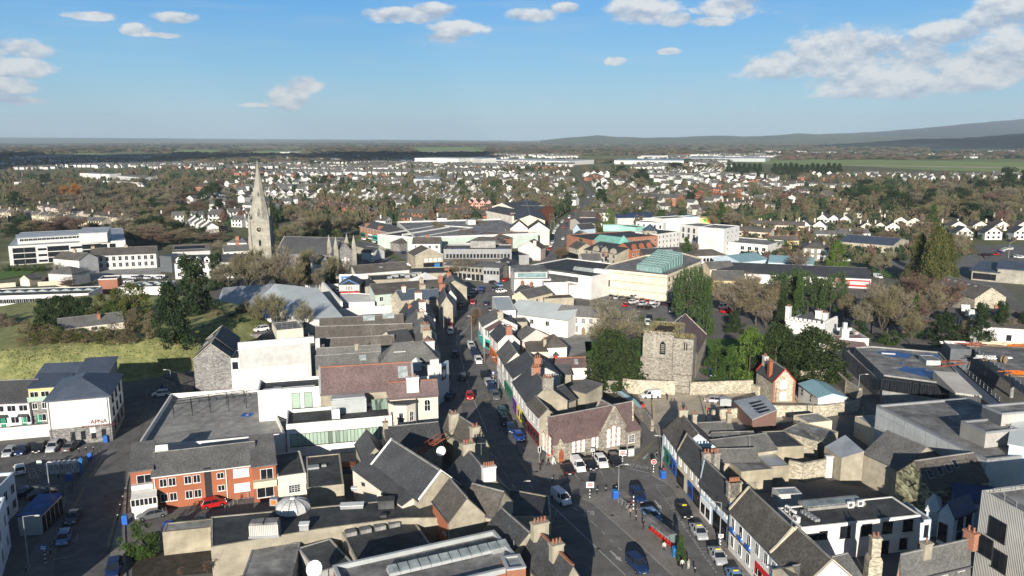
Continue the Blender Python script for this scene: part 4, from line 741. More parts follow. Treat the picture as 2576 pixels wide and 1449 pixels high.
def railing(pts,t,label,h=1.1,z0=0,mat='p_black',step=.9,plinth=True,bars=True):
 P3=[PT(t,p,0) for p in pts];r=E('railing',label,'railing',(P3[0].x,P3[0].y,z0))
 rl=MB();ps=MB();pl=MB()
 for a,c in zip(P3,P3[1:]):
  a=a-P3[0];c=c-P3[0];d=c-a;n=max(1,int(d.length/step))
  for zz in(.25,h): rl.tube([a+Vector((0,0,zz)),c+Vector((0,0,zz))],[.035,.035],4)
  for i in range(n+1): q=a+d*(i/n);ps.box(q.x-.03,q.y-.03,0,q.x+.03,q.y+.03,h+.1)
  if bars:
   k=int(d.length/.22)
   for i in range(k): q=a+d*(i/k);ps.box(q.x-.012,q.y-.012,.25,q.x+.012,q.y+.012,h)
 rl.obj('rails',mat,r);ps.obj('bars',mat,r)
railing([(430,255),(520,250)],'23','short black railing left of the red church hall door');railing([(560,270),(880,215),(1150,185),(1300,120)],'23','black iron railing along the front of the church hall')
cr=dict(cat='shop')
bld('shop_building','white shop with green and blue shopfronts at the far end of the square terrace','shop','23',(1518,-20),(1658,175),5.4,(2035,130),'gx',2.9,'paleblue','slate_brown',shop=[('f',.02,.5,2.6,'green','glass'),('f',.52,.98,2.6,'blue','glass')],win=[('f',4,[3.3],.9,1.3,(0,1),'b')],ch=[(0,.5,.8,1.6,1.0,'beige',2)],key='r1')
bld('shop_building','cream shop with bright blue door in the square terrace','shop','23',(1664,190),(1893,448),5.9,(2040,400),'gx',3.0,'cream','slate',shop=[('f',.02,.32,2.7,'black','glass'),('f',.5,.72,2.9,'blue','glass'),('f',.74,.98,2.9,'black','glass')],win=[('f',4,[3.8],.9,1.5,(0,1),'b')],ch=[(1.0,.35,.8,1.8,1.6,'stone',3),(1.0,.72,.8,1.5,1.6,'stone',3)],cop='stone_light',key='r2')
bld('shop_building','pale blue two-storey shop with white windows in the middle of the square terrace','shop','23',(1896,455),(2182,745),6.2,(2230,725),'gx',3.0,'paleblue','slate',shop=[('f',.02,.4,3.0,'white','glass'),('f',.5,.95,3.0,'black','glass')],win=[('f',5,[3.9],.9,1.7,(0,1),'b')],ch=[(1.0,.40,.8,1.8,1.4,'stone',3),(1.0,.70,.8,1.8,1.4,'beige',3)],cop='paleblue',key='r3')
bld('shop_building','white solicitors office with blue-trimmed windows lettered Wilkinson & Price','office','23',(2186,785),(2600,1215),6.4,(2660,860,6.4),'gx',3.2,'white','slate_brown',win=[('f',5,[4.0,1.2],1.0,1.6,(0,1))],shop=[('f',.68,1.0,3.0,'shopred','glass')],cop='cream',key='r4')
b=BL['r4'];o=link('sign_lettering',textmesh('Wilkinson & Price Solicitors',.62,'p_black'),b['root'],(b['L']*.27,-.06,3.05));o.rotation_euler=(R(90),0,0)
for fx in(.1,.3,.5): m=MB();m.sweepx([(-.6,0),(.6,0),(.45,.5),(-.45,.5)],-.3,-.02,0,'y');put(b,'window_planter',m,'p_blue',fx,0,3.55);
m=MB();m.lathe([(.45,0),(.45,.06)],16);o=put(b,'round_plaque',m,'p_black',.3,0,5.2);o.rotation_euler=(R(90),0,0)
bld('shop_building','white terrace house with brown slate roof at the bottom edge of the square','house','F',(1937,1392),(2020,1478),6.4,(2110,1425,6.4),'gx',3.2,'paleblue','slate_brown',win=[('f',4,[4.0,1.2],1.0,1.6)],cop='cream',key='r5')
bld('slate_house','lone slate roof between the terrace and the tall stone chimney at the bottom edge','house','33',(450,1700),(1000,1560),5.0,(620,1250,5.0),'gx',2.5,'beige','slate_grey',key='r6')
r=E('stone_chimney','tall freestanding old stone chimney with two buff pots beside the pink house','chimney',PT('33',(1045,1400),4.0)*1);r.location.z=0
m=MB();m.box(-.9,-.7,0,.9,.7,5.6);m.sweepx([(-.9,5.6),(.9,5.6),(.6,6.2),(-.6,6.2)],-.7,.7,0,'y');m.box(-.6,-.5,6.2,.6,.5,8.6);m.box(-.7,-.6,8.6,.7,.6,8.8);m.obj('stack','stone_light',r)
for s in(-.3,.3): link('chimney_pot',WC['pot_terracotta'],r,(s,0,8.8))
bld('pink_house','salmon pink rendered house with lichen-grey slate roof at the bottom right','house','33',(1330,1505),(2022,1340),6.0,('r',(1925,1140)),'gx',3.4,'pink','slate_grey',win=[('f',4,[3.8,1.0],1.0,1.5)],ch=[(1.0,.45,.8,1.6,1.4,'brick_light',2),(.35,.55,1.2,.8,1.2,'beige',1)],key='pink')
bld('white_offices','long white office with dark mossy flat roof, glazed rooflight and grey windows','office','33',(325,978),(1528,852),5.4,(190,765),'flat',0,'white','felt',par=.15,win=[('f',1,[3.5],2.6,.9,(0,.16),'d'),('f',1,[3.5],1.2,1.1,(.15,.22),'d'),('f',1,[3.3],1.5,1.7,(.33,.40),'d'),('f',1,[3.3],1.5,1.7,(.51,.58),'d'),('f',1,[3.3],1.5,1.7,(.69,.75),'d'),('f',1,[3.3],1.5,1.7,(.86,.93),'d'),('f',1,[0],1.2,2.0,(.68,.74),'d'),('f',1,[.5],1.1,1.6,(.84,.9),'d')],key='wo')
b=BL['wo'];m=MB();nn=12;ll=b['L']*.5;m.box(0,0,0,ll,2.7,.5,0)
for i in range(nn): m.box(ll*i/nn+.1,.3,.5,ll*(i+1)/nn-.02,2.3,.58,1)
put(b,'glazed_rooflight',m,['concrete','glass_pale'],.2,.72)
m=MB();[m.box(.1*i,-i*.7,.1,.8+.1*i,-i*.7+.5,.5) for i in range(5)];put(b,'roof_ladder_frame',m,'galv',.13,.62)
b=BL['wo']
for i,(u,v) in enumerate(((820,770),(918,755),(195,815),(240,855),(278,915))): acunit(PT('33',(u,v),5.4),R(10 if i<2 else -60),od(i)+' white air conditioner on the mossy flat office roof',5.4)
freewall('yard_wall','low dark yard wall with a boxed pit in front of the white offices','33',[(540,1130),(840,1090),(900,1130)],1.4,'concrete')
bld('corrugated_building','tall pale corrugated-clad building with square windows and air conditioners on its roof','office block','33',(2138,622),(2700,930),14.5,22,'flat',0,'corrugated','felt_light',par=.4,win=[('f',1,[9.6],2.6,2.6,(.22,.5),'d'),('f',1,[6.6],2.1,2.5,(.04,.34),'d'),('f',1,[5.8],2.1,2.5,(.32,.62),'d')],z0=.5,key='cor')
b=BL['cor']
for i in range(4): m=MB();m.box(-.5,-.25,.2,.5,.25,1.2);o=put(b,'air_conditioner',m,'frame',.25+.09*i,.42);m=MB();m.lathe([(.36,0),(.36,.03)],10);q=m.obj('fan','gutter',o);q.location=(0,-.27,.7);q.rotation_euler=(R(90),0,0)
def brail(b,pts,z,h=1.1):
 rl=MB()
 for (x0,y0),(x1,y1) in zip(pts,pts[1:]):
  for zz in(.5,h): rl.tube([(x0,y0,zz),(x1,y1,zz)],[.03,.03],4)
  n=max(1,int(math.hypot(x1-x0,y1-y0)/1.5))
  for i in range(n+1): rl.box(x0+(x1-x0)*i/n-.03,y0+(y1-y0)*i/n-.03,0,x0+(x1-x0)*i/n+.03,y0+(y1-y0)*i/n+.03,h)
 return put(b,'roof_railing',rl,'galv',0,0,z)
brail(b,[(b['L'],.6),(1.2,.6),(1.2,4),(.6,9),(1.5,14),(b['L'],14)],14.5)
bld('blue_roof_building','white building under a long dark blue seamed roof','building','33',(1870,680),(2600,760),5.0,(1865,545,5.6),'gx',1.8,'paleblue','metal_blue')
bld('blue_gable_porch','white glazed porch with a dark blue gable roof in front of the long blue roof','porch','33',(1868,860),(2075,775),5.2,(1735,790),'gx',1.8,'paleblue','metal_blue',win=[('f',2,[.4,2.8],1.3,1.9,(.1,.95),'d'),('l',1,[.8],1.2,2.6,(.2,.5),'d')])
bld('grey_pyramid_block','small white block with pale grey pyramid roof beside the blue gable porch','building','33',(1590,790),(1720,815),4.2,5,'pyr',1.8,'paleblue','metal_pale')
bld('white_link','low white link with flat grey roof between offices and pyramid block','building','33',(1520,905),(1650,893),3.2,6,'flat',0,'paleblue','felt_light',par=.1,win=[('f',1,[.6],.6,1.8,(.4,.7),'d')])
bld('stone_barn','old stone barn with iron cross on its gable and dark mossy roof with skylights','barn','33',(1622,592),(2215,500),6.2,(1257,418),'gx',3.4,'mossy','slate_brown',sky=[(.12,.5,.9,1.4,'glass'),(.3,.55,.9,1.4,'glass'),(.45,.6,.9,1.4,'glass'),(.6,.7,.9,1.4,'glass')],key='barn',e=.1)
b=BL['barn'];m=MB();m.box(-.08,-.9,-.08,-.02,.9,.08);o=put(b,'wall_tie',m,'p_black',0,.5,5.5);o.rotation_euler=(R(40),0,0);m=MB();m.box(-.08,-.9,-.08,-.02,.9,.08);o=put(b,'wall_tie',m,'p_black',0,.5,5.5);o.rotation_euler=(R(-40),0,0)
RS('warehouse','warehouse with pale metal roof slope and beige block gable','warehouse','33',[(735,268,4.6),(1300,380,4.6),(960,198,6.4),(770,35,6.4),(562,155,4.6),(1060,90,6.4) ],[(0,2,3,4)],'beige','metal_silver')
bld('warehouse','warehouse with big dark grey slate roof slope beside the long cladded hall','warehouse','33',(960,215),(1340,390),5.6,(1700,260,5.6),'gx',3.4,'beige','slate_grey')
bld('cladded_hall','long pale grey cladded hall with flat grey roof in front of the ruined shop','hall','F',(2203,1026),(2480,1164),9.0,(2453,1018,9.0),'flat',0,'cladding','felt_light',par=.4,cop='galv',key='clad')
b=BL['clad']
for i in range(9): m=MB();m.box(-.02,-.04,0,.02,-.005,9);put(b,'panel_joint',m,'galv',(i+1)/10,0,0)
for i in range(3): m=MB();m.box(.3*b['L'],-.03,0,0,-.005,.04);put(b,'panel_joint',m,'gutter',0,0,2.6*(i+1))
bld('cladded_tower','tall box with dark left side and white ribbed front rising from the grey hall roof','tower block','F',(2519,1047),(2640,1037),13.5,(2461,1027,13.5),'flat',0,'corrugated','felt_light',par=.3,cop='galv',key='ct')
bld('cladded_tower','lower grey box with white ribbed front beside the taller box on the hall','building','F',(2478,1094),(2560,1086),11.5,(2425,1065,11.5),'flat',0,'corrugated','felt_light',par=.3,cop='galv')
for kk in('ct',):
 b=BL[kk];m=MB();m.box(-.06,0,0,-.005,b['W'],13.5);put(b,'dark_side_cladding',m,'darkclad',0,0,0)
bld('white_tower','white-walled block with blue-edged roof at the right edge below the cladded towers','building','33',(2420,130),(2750,190),11.0,14,'mono',1.5,'paleblue','metal_pale')
polyb('derelict_shop','derelict flat-roofed shop with blue puddled roof and tall glass front','shop','32',[(1160,880),(1830,970),(2140,1120),(1720,650),(1040,590),(865,600)],6.6,'concrete','felt_light',par=.35,cop='concrete',win=[(0,9,[3.0],2.0,2.6,'d'),(0,11,[5.7],1.4,.5,'d')])
for i,pl in enumerate(([(1080,650),(1170,640),(1300,645),(1460,680),(1400,715),(1270,705),(1180,690)],[(1290,820),(1370,800),(1560,815),(1700,860),(1690,915),(1560,900),(1450,870),(1340,845)],[(1510,690),(1580,670),(1720,680),(1720,705),(1600,695)],[(1305,765),(1330,755),(1355,765),(1340,780)])):
 m=MB();m.face([tuple(PT('32',q,6.3)) for q in pl]);o=m.obj('rain_puddle','water_blue');tag(o,['long','broad lower','narrow far','tiny'][i]+' blue rain puddle lying on the derelict shop roof','puddle')
m=MB();m.box(-1.6,-.4,0,1.6,.4,.12);o=m.obj('timber_board','frame');p=PT('32',(1205,668),6.32);o.location=(p.x,p.y,6.33);o.rotation_euler=(0,0,-.25);tag(o,'white board lying in the long blue roof puddle','board')
polyb('shop_lower_roof','lower dark roof ledge around the left side of the derelict shop','roof ledge','32',[(1120,940),(1150,890),(860,610),(785,640)],4.6,'stone_grey','felt_light',par=.3,cop='concrete')
RS('entrance_canopy','white ribbed sloping canopy over the derelict shop entrance','canopy','32',[(1880,1060,6.6),(2145,1095,6.6),(1900,860,8.6),(1660,842,8.6)],[(0,1,2,3)],'corrugated','corrugated',z0=6.2)
bld('roof_cabin','grey box cabin on the roof of the derelict shop','roof plant','32',(1590,740),(1735,745),7.4,5,'flat',0,'cladding','felt_light',z0=6,par=.1)
m=MB();rn=random.Random(2);[m.box(*(lambda x,y,z:(x,y,z,x+rn.uniform(1,3),y+rn.uniform(.2,.9),z+.1))(rn.uniform(-3,3),rn.uniform(-2,2),.1*i)) for i in range(12)];o=m.obj('rusty_sheets','tile_red');p=PT('32',(1770,800),6.4);o.location=(p.x,p.y,6.4);tag(o,'heap of rusty metal sheets beside the white canopy','scrap')
polyb('parking_structure','unfinished concrete parking deck with railings at the right edge','parking structure','32',[(2045,610),(2750,1120),(2900,600),(1790,540)],8.4,'concrete','felt_light',par=.5,cop='concrete',z0=6.6)
polyb('parking_structure','dark grey clad stair block at the left corner of the parking deck','building','32',[(1745,535),(1835,620),(2045,625),(1900,545)],8.6,'darkclad','felt_light',par=.3)
polyb('parking_ramp','sloping blue-grey ramp roof between derelict shop and parking deck','ramp','32',[(1735,640),(1830,720),(2350,1170),(2250,1200),(1830,900)],4.4,'darkclad','slate_blue',par=.2)
for i,(u,v) in enumerate(((2165,885),(2440,1110),(2050,740))):
 p=PT('32',(u,v),0);r=link('deck_column',None,None,(p.x,p.y,0));m=MB();m.lathe([(.4,0),(.4,6.6)],10);m.obj('shaft','concrete',r);tag(r,['middle','nearest','farthest'][i]+' round concrete column carrying the parking deck','column',group=None)
def deckrail(pts,z,lb):
 P3=[PT('32',p,z) for p in pts];r=E('railing',lb,'railing',P3[0]);rl=MB();ps=MB()
 for a,c in zip(P3,P3[1:]):
  a=a-P3[0];c=c-P3[0];d=c-a;n=int(d.length/1.2);[rl.tube([a+Vector((0,0,zz)),c+Vector((0,0,zz))],[.05,.05],4) for zz in(.5,1.1)]
  for i in range(0,n+1,2): q=a+d*(i/n);ps=MB();ps.box(-.05,-.05,0,.05,.05,1.15);ps.obj('post','galv',r).location=q
 rl.obj('rails','galv',r)
deckrail([(2050,620),(2576,1010),(2700,1100)],8.4,'white railing along the sloping edge of the parking deck');deckrail([(1830,725),(2340,1165)],4.4,'pale railing along the blue-grey ramp beside the derelict shop')
def scaff(u,v,c,lb,i):
 p=PT('32',(u,v),8.0);r=E('building_materials',lb,'building materials',(p.x,p.y,8.0),R(-10));rn=random.Random(i);m=MB()
 for k in range(14): x=rn.uniform(-2.5,2.5);m.tube([(x-1.8,rn.uniform(-1,1),.2+.05*k),(x+1.8,rn.uniform(-1,1),.25+.05*k)],[.09,.09],4)
 m.obj('planks',c,r);m=MB();m.box(-2.5,-1,0,2.5,1,.2);m.obj('pallet','wood',r)
for i,q in enumerate(((1860,580,'frame','stack of pale frames at the left corner of the parking deck'),(2000,590,'tile_red','rusty timber heap on the left of the parking deck'),(2230,585,'cream2','cream trestle stack on the far edge of the parking deck'),(2390,590,'cream2','second cream trestle stack beside the first on the deck'),(2540,600,'p_orange','orange barrier stack at the right of the parking deck'),(2250,735,'frame','bundle of white pipes in the middle of the parking deck'),(2500,890,'p_orange','orange plastic barriers near the parking deck edge'))): scaff(*q,i)
p=PT('32',(2365,765),8.0);r=E('cable_reel','wooden cable reel standing on the parking deck','cable reel',(p.x,p.y,8.9));m=MB()
m.lathe([(.9,-.4),(.9,-.3),(.4,-.3),(.4,.3),(.9,.3),(.9,.4)],14);o=m.obj('drum','wood',r);o.rotation_euler=(R(90),0,R(30))
# ================= left of the main street: old roofs =================
bld('slate_range','long grey slate range directly behind the purple-roofed hall','building','12',(600,795),(1255,752),7.2,(630,690,9.2),'gx',2.4,'beige','slate_grey',sky=[(.72,.55,1.6,1.4)],k=.92,key='s1')
bld('slate_range','second slate range with a lone chimney on its ridge','building','12',(610,692),(1250,655),7.4,(620,615,9.4),'gx',2.2,'ivory','slate_grey',ch=[(.62,.9,.8,.6,.6,'beige',1)],k=.92)
bld('slate_range','third dark slate range with a cream gable at its right end','building','12',(610,600),(1385,562),7.2,(615,505,9.4),'gx',2.2,'cream','slate_brown',k=.92)
bld('brick_range','old brick range with white gutter and windows under a dark slate roof','building','12',(595,490),(1570,458),6.6,(520,385,9.2),'gx',2.6,'brick_dark','slate_brown',win=[('f',4,[3.6],1.3,1.8,(.32,.62),'g')],k=.9,key='s4')
bld('slate_range','dark slate range with two glazed rooflights and a dish on its roof','building','12',(640,375),(1290,345),6.2,(600,300,8.4),'gx',2.2,'ivory','slate_brown',k=.9)
bld('slate_range','brown-roofed building with two white glazed rooflights below the car park wall','building','12',(1020,372),(1480,348),6.2,(1020,280,8.6),'gx',2.4,'beige','slate_brown',sky=[(.25,.72,3.4,1.6),(.68,.85,3.4,1.6)],k=.9)
bld('slate_range','lean slate roof with a cream gable wedge behind the street houses','building','12',(1380,548),(1580,520),7.6,9,'gx',2.2,'cream','slate')
bld('hip_roofed_bank','wide hipped slate building with white and clay-potted chimneys on the street corner','building','12',(1245,770),(1840,735),8.4,(1300,640,9.5),'hip',4.2,'ivory','slate_grey',ch=[(.34,.35,2.6,1.2,.3,'white',2),(.86,.85,3.0,1.2,1.4,'white',5)],key='bank')
bld('street_house','white street building with a clock face on its gable beside the hip roof','building','12',(1575,915),(1830,880),7.6,(1590,790),'flat',0,'white','slate_grey',par=.2,key='clk')
b=BL['clk'];m=MB();m.box(-1.0,-1.0,0,1.0,1.0,1.8);m.lathe([(1.6,1.8),(.1,3.0)],4);put(b,'roof_ventilator',m,'greywhite',.5,.7,7.6)
m=MB();m.box(-1.6,0,-2.5,1.6,.5,1.0);m.box(-1.0,0,1.0,1.0,.5,2.2);put(b,'stepped_gable',m,'white',.92,.1,9)
p=PT('12',(1870,845),7);r=E('clock_gable','white rendered street front with a white clock face on a black panel','clock',(p.x,p.y,0),R(70));m=MB();m.box(-3,-.3,0,3,.3,9);m.obj('wall','paleblue',r);m=MB();m.box(-1.2,-.36,5.2,1.2,-.31,8.4);m.obj('panel','p_black',r);m=MB();m.lathe([(.9,0),(.9,.05)],20);o=m.obj('clock_face','frame',r);o.location=(0,-.37,6.8);o.rotation_euler=(R(90),0,0)
def lsh(lb,A,B,z,Dm,rise,wall,rf,ch=()): bld('street_house',lb,'house','12',A,B,z,Dm,'gx',rise,wall,rf,ch=ch)
lsh('grey slate street house with a three-pot chimney above the clock building',(1570,470),(1620,660),7.0,(1848,640,7.0),3.4,'ivory','slate_grey',[(.4,.5,1.0,2.4,1.4,'stone',4),(.75,.5,1.0,2.2,1.4,'beige',4)])
lsh('slate street house with a clay-pot chimney between the brick range and the cream gable',(1500,330),(1570,465),7.4,(1815,450,7.4),3.2,'cream2','slate_grey',[(.55,.5,1.0,1.8,1.3,'beige',2)])
lsh('dark street house with a peach-coloured chimney gable',(1500,200),(1520,320),7.4,(1800,310,7.4),3.4,'palepink','slate',[(.05,.5,1.0,2.2,1.6,'palepink',4),(.95,.55,1.0,2.0,2.0,'palepink',4)])
bld('small_house','small stone-gabled house with a red brick chimney beside the satellite dish','house','12',(1480,298),(1620,290),5.4,9,'gy',3,'stone_light','slate',ch=[(.5,.05,1.2,.8,.8,'brick_light',2)])
bld('blue_roof_house','pale house with blue slate roof and big stone chimney behind the street front','house','12',(1460,118),(1650,95),6.4,8,'gx',2.6,'stone_light','slate_blue',ch=[(.35,.4,1.2,.9,1.8,'palepink',2),(1.3,.3,1.8,1.0,1.8,'stone_light',4)])
bld('blue_roof_house','stone street house with blue slate roof next to the red brick chimney','house','12',(1650,110),(1835,105),6.8,8,'gx',2.6,'stone','slate_blue')
lsh('black-slated street house with an orange chimney block near the junction',(1820,60),(1850,175),7.0,(1975,165,7.0),3.0,'beige','slate',[(.1,.4,2,2,1.6,'brick_light',3)])
lsh('white-fronted street house close to the junction',(1880,0),(1900,95),7.0,(2010,85,7.0),2.6,'white','slate')
lsh('slate street house next to the pedestrian crossing at the junction',(1830,-90),(1870,-5),7.0,9,2.6,'beige','slate_grey',[(.3,.4,1.6,1.6,1.4,'brick_light',3)])
bld('green_grey_range','long grey-green two-storey range with white windows and brown slate roof','building','11',(1195,1510),(1900,1458),6.2,(1185,1410,8.0),'gx',2.2,'palegreen','slate_brown',win=[('f',6,[3.6],1.2,1.5,(0,1)),('f',3,[.8],1.2,1.5,(0,.6))],ch=[(.72,.6,1.4,.9,1.6,'stone_light',3),(1.0,.6,1.6,1.0,1.8,'brick_light',3)],k=.9)
polyb('white_lean_to','white low retail building with tented roof beside the car park','shop','12',[(840,105),(935,140),(1190,135),(1190,60),(1010,45),(840,50)],4.0,'white','white',par=.2)
p=PT('12',(955,60),0);r=E('billboard','white billboard wall with a blue pharmacy sign facing the car park','billboard',(p.x,p.y,0),R(4));m=MB();m.box(-4.3,-.2,0,4.3,.2,8.0);m.obj('panel','white',r);m=MB();m.box(-3.6,-.28,4.6,2.6,-.21,7.3);m.sweepx([(2.6,4.6),(3.7,5.95),(2.6,7.3)],-.28,-.21,0,'y');o=m.obj('sign','p_signblue',r);m=MB();m.box(1.4,-.33,5.7,2.6,-.29,6.1);m.box(1.8,-.33,5.3,2.2,-.295,6.5);m.obj('cross','p_limegreen',o)
o2=link('sign_lettering',textmesh('Medical\nPharmacy',.9,'p_white'),o,(-1.4,-.31,6.1));o2.rotation_euler=(R(90),0,0)
p=PT('11',(935,1440),5);r=E('gabled_shop','colourful shop gable lettered 101 with white and blue banners','shop',(p.x,p.y,0),R(3));m=MB();m.prism([(-4,0),(4,0),(4,9),(-4,9)],0,6.0);m.sweepx([(-4,6),(4,6),(0,8.2)],0,9,0,'y');m.obj('wall','p_black',r);m=MB();m.sweepx(rprof(-4,4,6,2.2,.3),-.2,9.2,0,'y');m.obj('roof','slate',r)
m=MB();m.box(-3.8,-.1,3.6,3.8,-.02,6.0);m.obj('sign','greywhite',r);o=link('sign_lettering',textmesh('101',1.9,'p_black',.03),r,(0,-.14,4.1));o.rotation_euler=(R(90),0,0);m=MB();m.box(-3.8,-.1,1.8,3.8,-.02,3.4);m.obj('banner','p_red',r)
for s in(-1,1): m=MB();m.sweepx([(0,7.6),(s*3.6,5.9),(s*3.6,6.3),(0,8.1)],-.12,-.02,0,'y');m.obj('bargeboard','p_signblue',r)
bld('white_shed','long white rendered hall with a dark slate roof above the car park','hall','11',(1000,1300),(1540,1258),5.6,(980,1260),'gx',2.6,'white','slate_brown',sky=[(.5,.5,1.5,1)],key='whall')
bld('retail_unit','dark flat-roofed retail unit crowded with silver roof ducts','shop','11',(1160,1375),(1760,1345),4.6,(1180,1320,4.6),'flat',0,'beige','felt',par=.3,key='ru')
b=BL['ru']
for i in range(7):
 m=MB();w_=1.0+.5*(i%3);m.box(-w_,-.7,0,w_,.7,.9+.3*(i%2));put(b,'roof_duct',m,['galv'],.32+.1*i,.3+.2*(i%3))
bld('retail_unit','dark brown outbuilding with beige walls beside the retail unit','building','11',(1060,1430),(1190,1420),4.4,8,'mono',1.2,'beige','felt')
p=PT('11',(1700,1350),5);r=E('tent_canopy','white striped tent canopy roof beside the rooftop ducts','canopy',(p.x,p.y,0));m=MB();m.lathe([(7,4.2),(.2,7.4)],4);m.obj('canopy','white',r);m=MB();m.tube([(0,0,0),(0,0,7.2)],[.15,.15],6);m.obj('pole','galv',r)
bld('shop_row','dark flat-roofed shop row reaching the street near the junction','shop','11',(1560,1310),(1950,1300),5.0,16,'flat',0,'beige','felt',par=.3,ch=[(.95,.5,2,1,.8,'brick_light',3)])
RS('supermarket','supermarket with broad pale silver sloping roofs beside the car park','supermarket','F',[(690,712,8.6),(800,724,8.0),(862,796,4.8),(838,806,4.6),(745,800,4.4),(640,760,5.0),(740,795,4.4)],[(0,1,2,3,4,5)],'white','metal_pale')
RS('supermarket','left silver roof of the supermarket running down to the dark trees','supermarket','F',[(560,722,7.5),(688,712,8.4),(640,762,5.0),(700,800,4.4),(550,800,4.4),(545,760,5)],[(0,1,2,3,4,5)],'white','metal_silver')
freewall('parapet_wall','white parapet wall with ladder along the right edge of the silver roof','12',[(640,30),(860,285)],5.4,'white',.8)
bld('rooftop_annexe','white annexe with railed flat roof and air conditioner above the theatre','building','12',(205,425),(470,400),5.4,(200,345),'flat',0,'ivory','felt_light',par=.1,key='ra')
b=BL['ra'];brail(b,[(0,.2),(b['L'],.2),(b['L'],b['W']),(0,b['W']),(0,.2)],5.4,1.8)
freewall('yard_wall','cream yard wall left of the rooftop annexe','12',[(-40,400),(200,390)],2.6,'ivory')
freewall('car_park_wall','white wall along the near side of the small car park','12',[(830,292),(1100,262),(1330,250),(1480,232)],2.8,'white')
freewall('car_park_wall','white wall along the right side of the small car park','12',[(1290,120),(1450,205)],3.2,'ivory')
freewall('car_park_wall','white wall behind the far row of parked cars by the church','11',[(500,1480),(850,1465)],2.6,'white')
bld('bungalow','long white bungalow with grey roof and brick chimney on top of the mound','bungalow','02',(592,397),(1243,325),9.2,(1220,228,11.2),'gx',2.0,'ivory','slate_grey',win=[('f',1,[7.6],1.4,1.0,(.5,.56)),('f',1,[7.6],1.4,1.0,(.15,.22))],ch=[(.62,.5,.8,.9,.9,'brick_light',1)],k=.9,z0=6.5,frames=True)
# ================= left middle distance =================
bld('modern_school','large white modern school block with blue-grey metal roof and glazed bays','school','01',(78,1022),(1258,962),9.2,(790,850,9.5),'flat',0,'white','metal_silver_y',par=.1,key='school',
win=[('f',2,[.4,3.2,6.0],4.6,2.2,(.03,.22),'d'),('f',1,[.9,3.7,6.6],3.6,.9,(.24,.31),'d'),('f',2,[.4,3.2,6.0],4.6,2.2,(.32,.50),'d'),('f',1,[3.7,6.6],5.6,.9,(.52,.62),'d'),('f',1,[.4,3.2,6.0],8.6,2.2,(.64,.76),'d'),('f',2,[.4,3.2,6.0],2.6,1.9,(.77,.92),'d')])
bld('modern_school','clerestory storey with a long window band on top of the white school','school wing','01',(170,935),(1075,885),12.4,9,'mono',.6,'greywhite','metal_silver_y',win=[('f',20,[10.6],1.7,1.1,(.02,.98))],z0=9,e=.6)
bld('modern_school','raised angled metal roof at the back right of the white school','school wing','01',(790,890),(1072,880),14.0,16,'mono',1.2,'greywhite','metal_silver_y',z0=9,e=.4)
bld('school_building','long pale two-storey school building with dark slate roof facing a paved yard','school','01',(895,1115),(1565,1090),7.0,(890,1040,9.6),'gx',2.6,'greywhite','slate_brown',win=[('f',10,[4.2,1.2],1.3,2.0,(.02,.98))],k=.9,ch=[(.02,.9,1.4,.8,.8,'beige',3),(.52,.9,1.4,.8,.8,'beige',3)],key='sch2')
bld('convent_house','white gabled house with dark hipped roof left of the pale school building','house','01',(530,1140),(790,1160),7.0,10,'gx',2.6,'greywhite','slate_brown',ch=[(.5,.5,1.5,1,1.0,'beige',3)])
bld('convent_house','lower white house with grey roof and silver birch in front of the convent','house','01',(480,1290),(720,1300),4.8,10,'hip',2.4,'greywhite','slate_grey')
bld('garage','small cream garage with a blue-grey door at the far left','garage','01',(195,1345),(290,1350),3.0,6,'gy',1.6,'cream','slate_grey',key='gar');b=BL['gar'];m=MB();m.box(-1.4,-.06,0,1.4,.02,2.3);put(b,'door',m,'paleblue',.5,0,0)
freewall('garden_wall','cream garden wall at the far left beside the small garage','01',[(-60,1440),(150,1425)],1.8,'cream');freewall('garden_wall','long cream wall curving in front of the white convent house','01',[(385,1420),(560,1410),(690,1449)],1.8,'cream')
bld('brick_plant_block','square pink-brown brick block standing among dark flat roofs','building','01',(985,1360),(1175,1352),6.6,8,'flat',0,'brick_light','felt',par=.3,cop='white')
bld('classroom_block','long low classroom block with dark roof full of glinting rooflights','school block','02',(-200,80),(885,50),5.6,(0,5,5.6),'flat',0,'greywhite','felt',par=.15,win=[('f',16,[3.0],2.6,1.5,(.02,.98)),('f',16,[.5],2.6,1.5,(.02,.98))],cop='white',key='cb')
b=BL['cb']
for i in range(9): m=MB();m.sweepx([(-2.2,0),(2.2,0),(0,.9)],-.9,.9,0,'y');put(b,'rooflight',m,'glass_pale',.06+.11*i,.5,5.75)
bld('classroom_block','second dark flat roof with rooflights beside the parked cars','school block','01',(1180,1440),(1690,1425),4.6,12,'flat',0,'white','felt',par=.1,key='cb2')
b=BL['cb2']
for i in range(8): m=MB();m.sweepx([(-1.6,0),(1.6,0),(0,.8)],-.8,.8,0,'y');put(b,'rooflight',m,'glass_pale',.1+.115*i,.35+.3*(i%2),4.7)
freewall('retaining_wall','white retaining wall along the front of the paved school yard','01',[(1230,1335),(1655,1335)],1.2,'white')
bld('dark_clad_block','tall dark blue-grey clad block right of the pale school building','building','01',(1600,1120),(1720,1130),7.2,9,'flat',0,'darkclad','slate_blue',par=.2)
bld('dormered_building','long white building with five arched dormers and a solar-panelled roof','apartments','01',(1750,1190),(2500,1175),7.2,(1750,1110,9.6),'gx',2.4,'greywhite','slate',win=[('f',9,[4.4,1.2],1.2,1.7)],k=.9,key='dorm2')
b=BL['dorm2']
